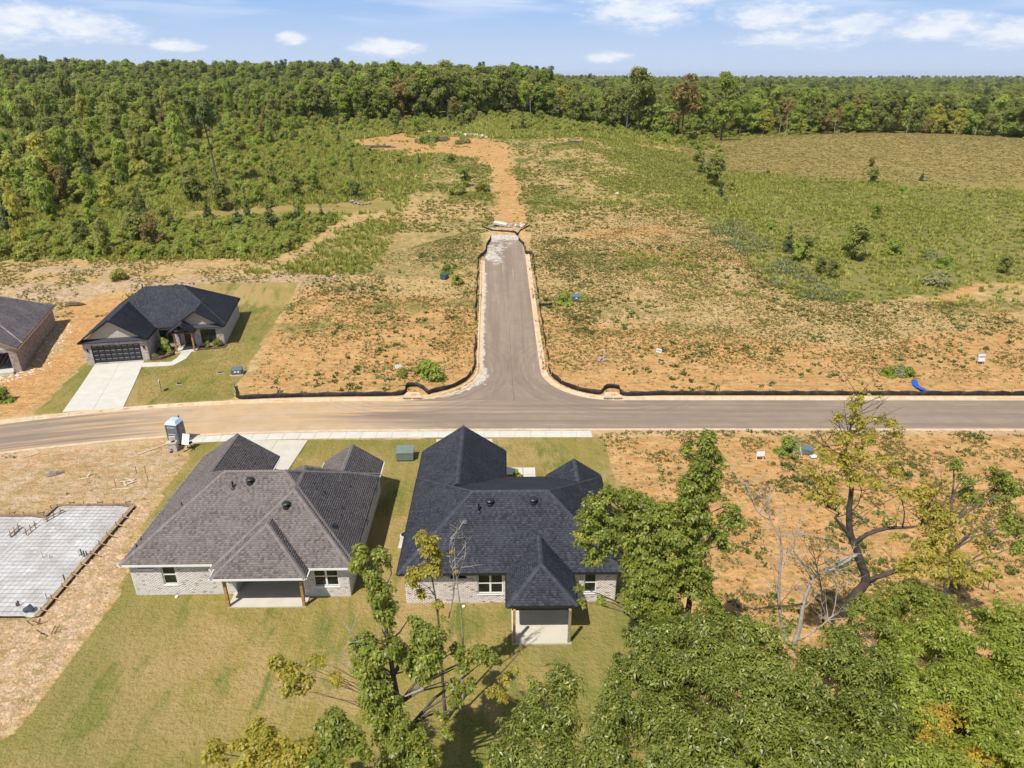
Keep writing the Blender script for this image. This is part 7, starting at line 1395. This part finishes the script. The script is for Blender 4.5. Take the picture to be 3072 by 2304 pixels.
hick("hickory_tree", "olive hickory crown under the pale dead tree", (12.2, 18.0), [(9.55, 21.60, 11.08, 0.67), (10.32, 21.60, 11.08, 0.67), (10.87, 21.60, 11.20, 0.58), (9.35, 20.80, 10.74, 0.85), (10.27, 20.80, 10.87, 0.85), (10.96, 20.60, 10.82, 0.56), (8.80, 19.80, 10.55, 0.91), (9.89, 19.80, 10.55, 0.91), (10.71, 19.60, 10.64, 0.81), (8.54, 18.60, 10.42, 0.97), (9.60, 18.60, 10.42, 0.97), (10.65, 18.60, 10.42, 0.88), (8.27, 17.40, 10.41, 0.92), (9.36, 17.40, 10.41, 0.92), (10.28, 17.40, 10.41, 0.84), (7.64, 16.20, 10.53, 0.88), (8.69, 16.20, 10.53, 0.88), (9.65, 16.20, 10.53, 0.88)], seed=43)
hick("hickory_tree", "green hickory crown in the middle of the lower right corner", (16.2, 18.6), [(12.31, 20.80, 10.49, 0.57), (12.91, 21.00, 10.79, 0.76), (13.84, 21.20, 10.84, 0.76), (14.88, 21.40, 10.89, 0.77), (12.10, 19.80, 10.42, 0.82), (13.27, 20.20, 10.49, 0.93), (14.47, 20.40, 10.53, 0.93), (11.92, 18.80, 10.18, 0.89), (13.04, 19.00, 10.32, 0.98), (14.30, 19.20, 10.34, 0.99), (11.38, 17.40, 10.41, 0.92), (12.56, 17.60, 10.40, 0.93), (13.68, 17.80, 10.40, 0.85), (10.77, 16.20, 10.53, 0.88), (11.94, 16.40, 10.38, 0.89), (13.18, 16.60, 10.35, 0.90)], 'hick', 36, 44)
hick("hickory_tree", "brighter green hickory crown at the right picture edge", (20.6, 20.0), [(16.01, 21.60, 10.57, 0.77), (16.94, 21.80, 10.75, 0.78), (17.85, 21.80, 10.63, 0.78), (18.83, 22.00, 10.69, 0.78), (19.82, 22.20, 10.75, 0.79), (20.74, 22.20, 10.62, 0.79), (21.62, 22.60, 10.89, 0.80), (21.85, 22.00, 10.43, 0.88), (15.93, 20.60, 10.32, 0.94), (17.20, 20.80, 10.24, 0.95), (18.48, 21.00, 10.15, 0.96), (19.77, 21.20, 10.08, 0.96), (20.97, 21.20, 9.95, 0.96), (15.87, 19.40, 10.24, 1.00), (17.18, 19.60, 10.14, 1.00), (18.56, 19.80, 9.92, 1.01), (19.96, 20.00, 9.70, 1.02), (18.20, 18.60, 9.80, 0.97), (19.39, 18.60, 9.68, 0.98), (15.11, 18.40, 10.04, 0.70)], 'hickb', 36, 45)
hick("hickory_tree", "dark hickory crown in the bottom right corner behind the orange sapling", (20.0, 15.6), [(13.57, 16.00, 10.44, 0.80), (14.56, 16.00, 10.33, 0.80), (15.81, 16.40, 10.14, 0.81), (17.52, 17.40, 9.80, 0.93), (18.58, 17.40, 9.68, 0.94), (16.84, 16.20, 10.06, 0.89), (17.81, 16.20, 10.06, 0.89)], 'hickb', 34, 46)
near_tree("turning_sapling", "orange and yellow sapling among the hickory crowns at the lower right", (17.4, 15.8), [(16.30, 18.60, 10.29, 0.39), (15.67, 18.20, 10.16, 0.43), (16.63, 18.20, 10.16, 0.49), (15.67, 17.60, 10.16, 0.51), (16.56, 17.60, 10.04, 0.46), (14.88, 17.00, 10.31, 0.41), (15.80, 17.00, 9.95, 0.50), (13.62, 18.40, 10.04, 0.30), (15.05, 17.80, 10.03, 0.34), (16.35, 17.00, 10.07, 0.37), (16.62, 16.60, 10.00, 0.41), (17.48, 16.60, 9.88, 0.36)], 'orange', 34, .13, .08, 5, 47, r0=.09, gap=.4)

# ================================================================ thin summer haze
m_ = bpy.data.materials.new("haze"); m_.use_nodes = True; nt_ = m_.node_tree; nt_.nodes.clear(); out_ = nt_.nodes.new('ShaderNodeOutputMaterial'); pv = nt_.nodes.new('ShaderNodeVolumePrincipled'); nt_.links.new(pv.outputs[0], out_.inputs['Volume'])
pv.inputs['Color'].default_value = (.80, .88, 1.0, 1); pv.inputs['Density'].default_value = .00005; pv.inputs['Anisotropy'].default_value = .2
tag(MB().span((-4200, -300, -3), (4200, 9000, 60)).build("haze", m_), "thin pale blue haze over the distant forest", "haze", kind='stuff')
scene.cycles.volume_bounces = 0
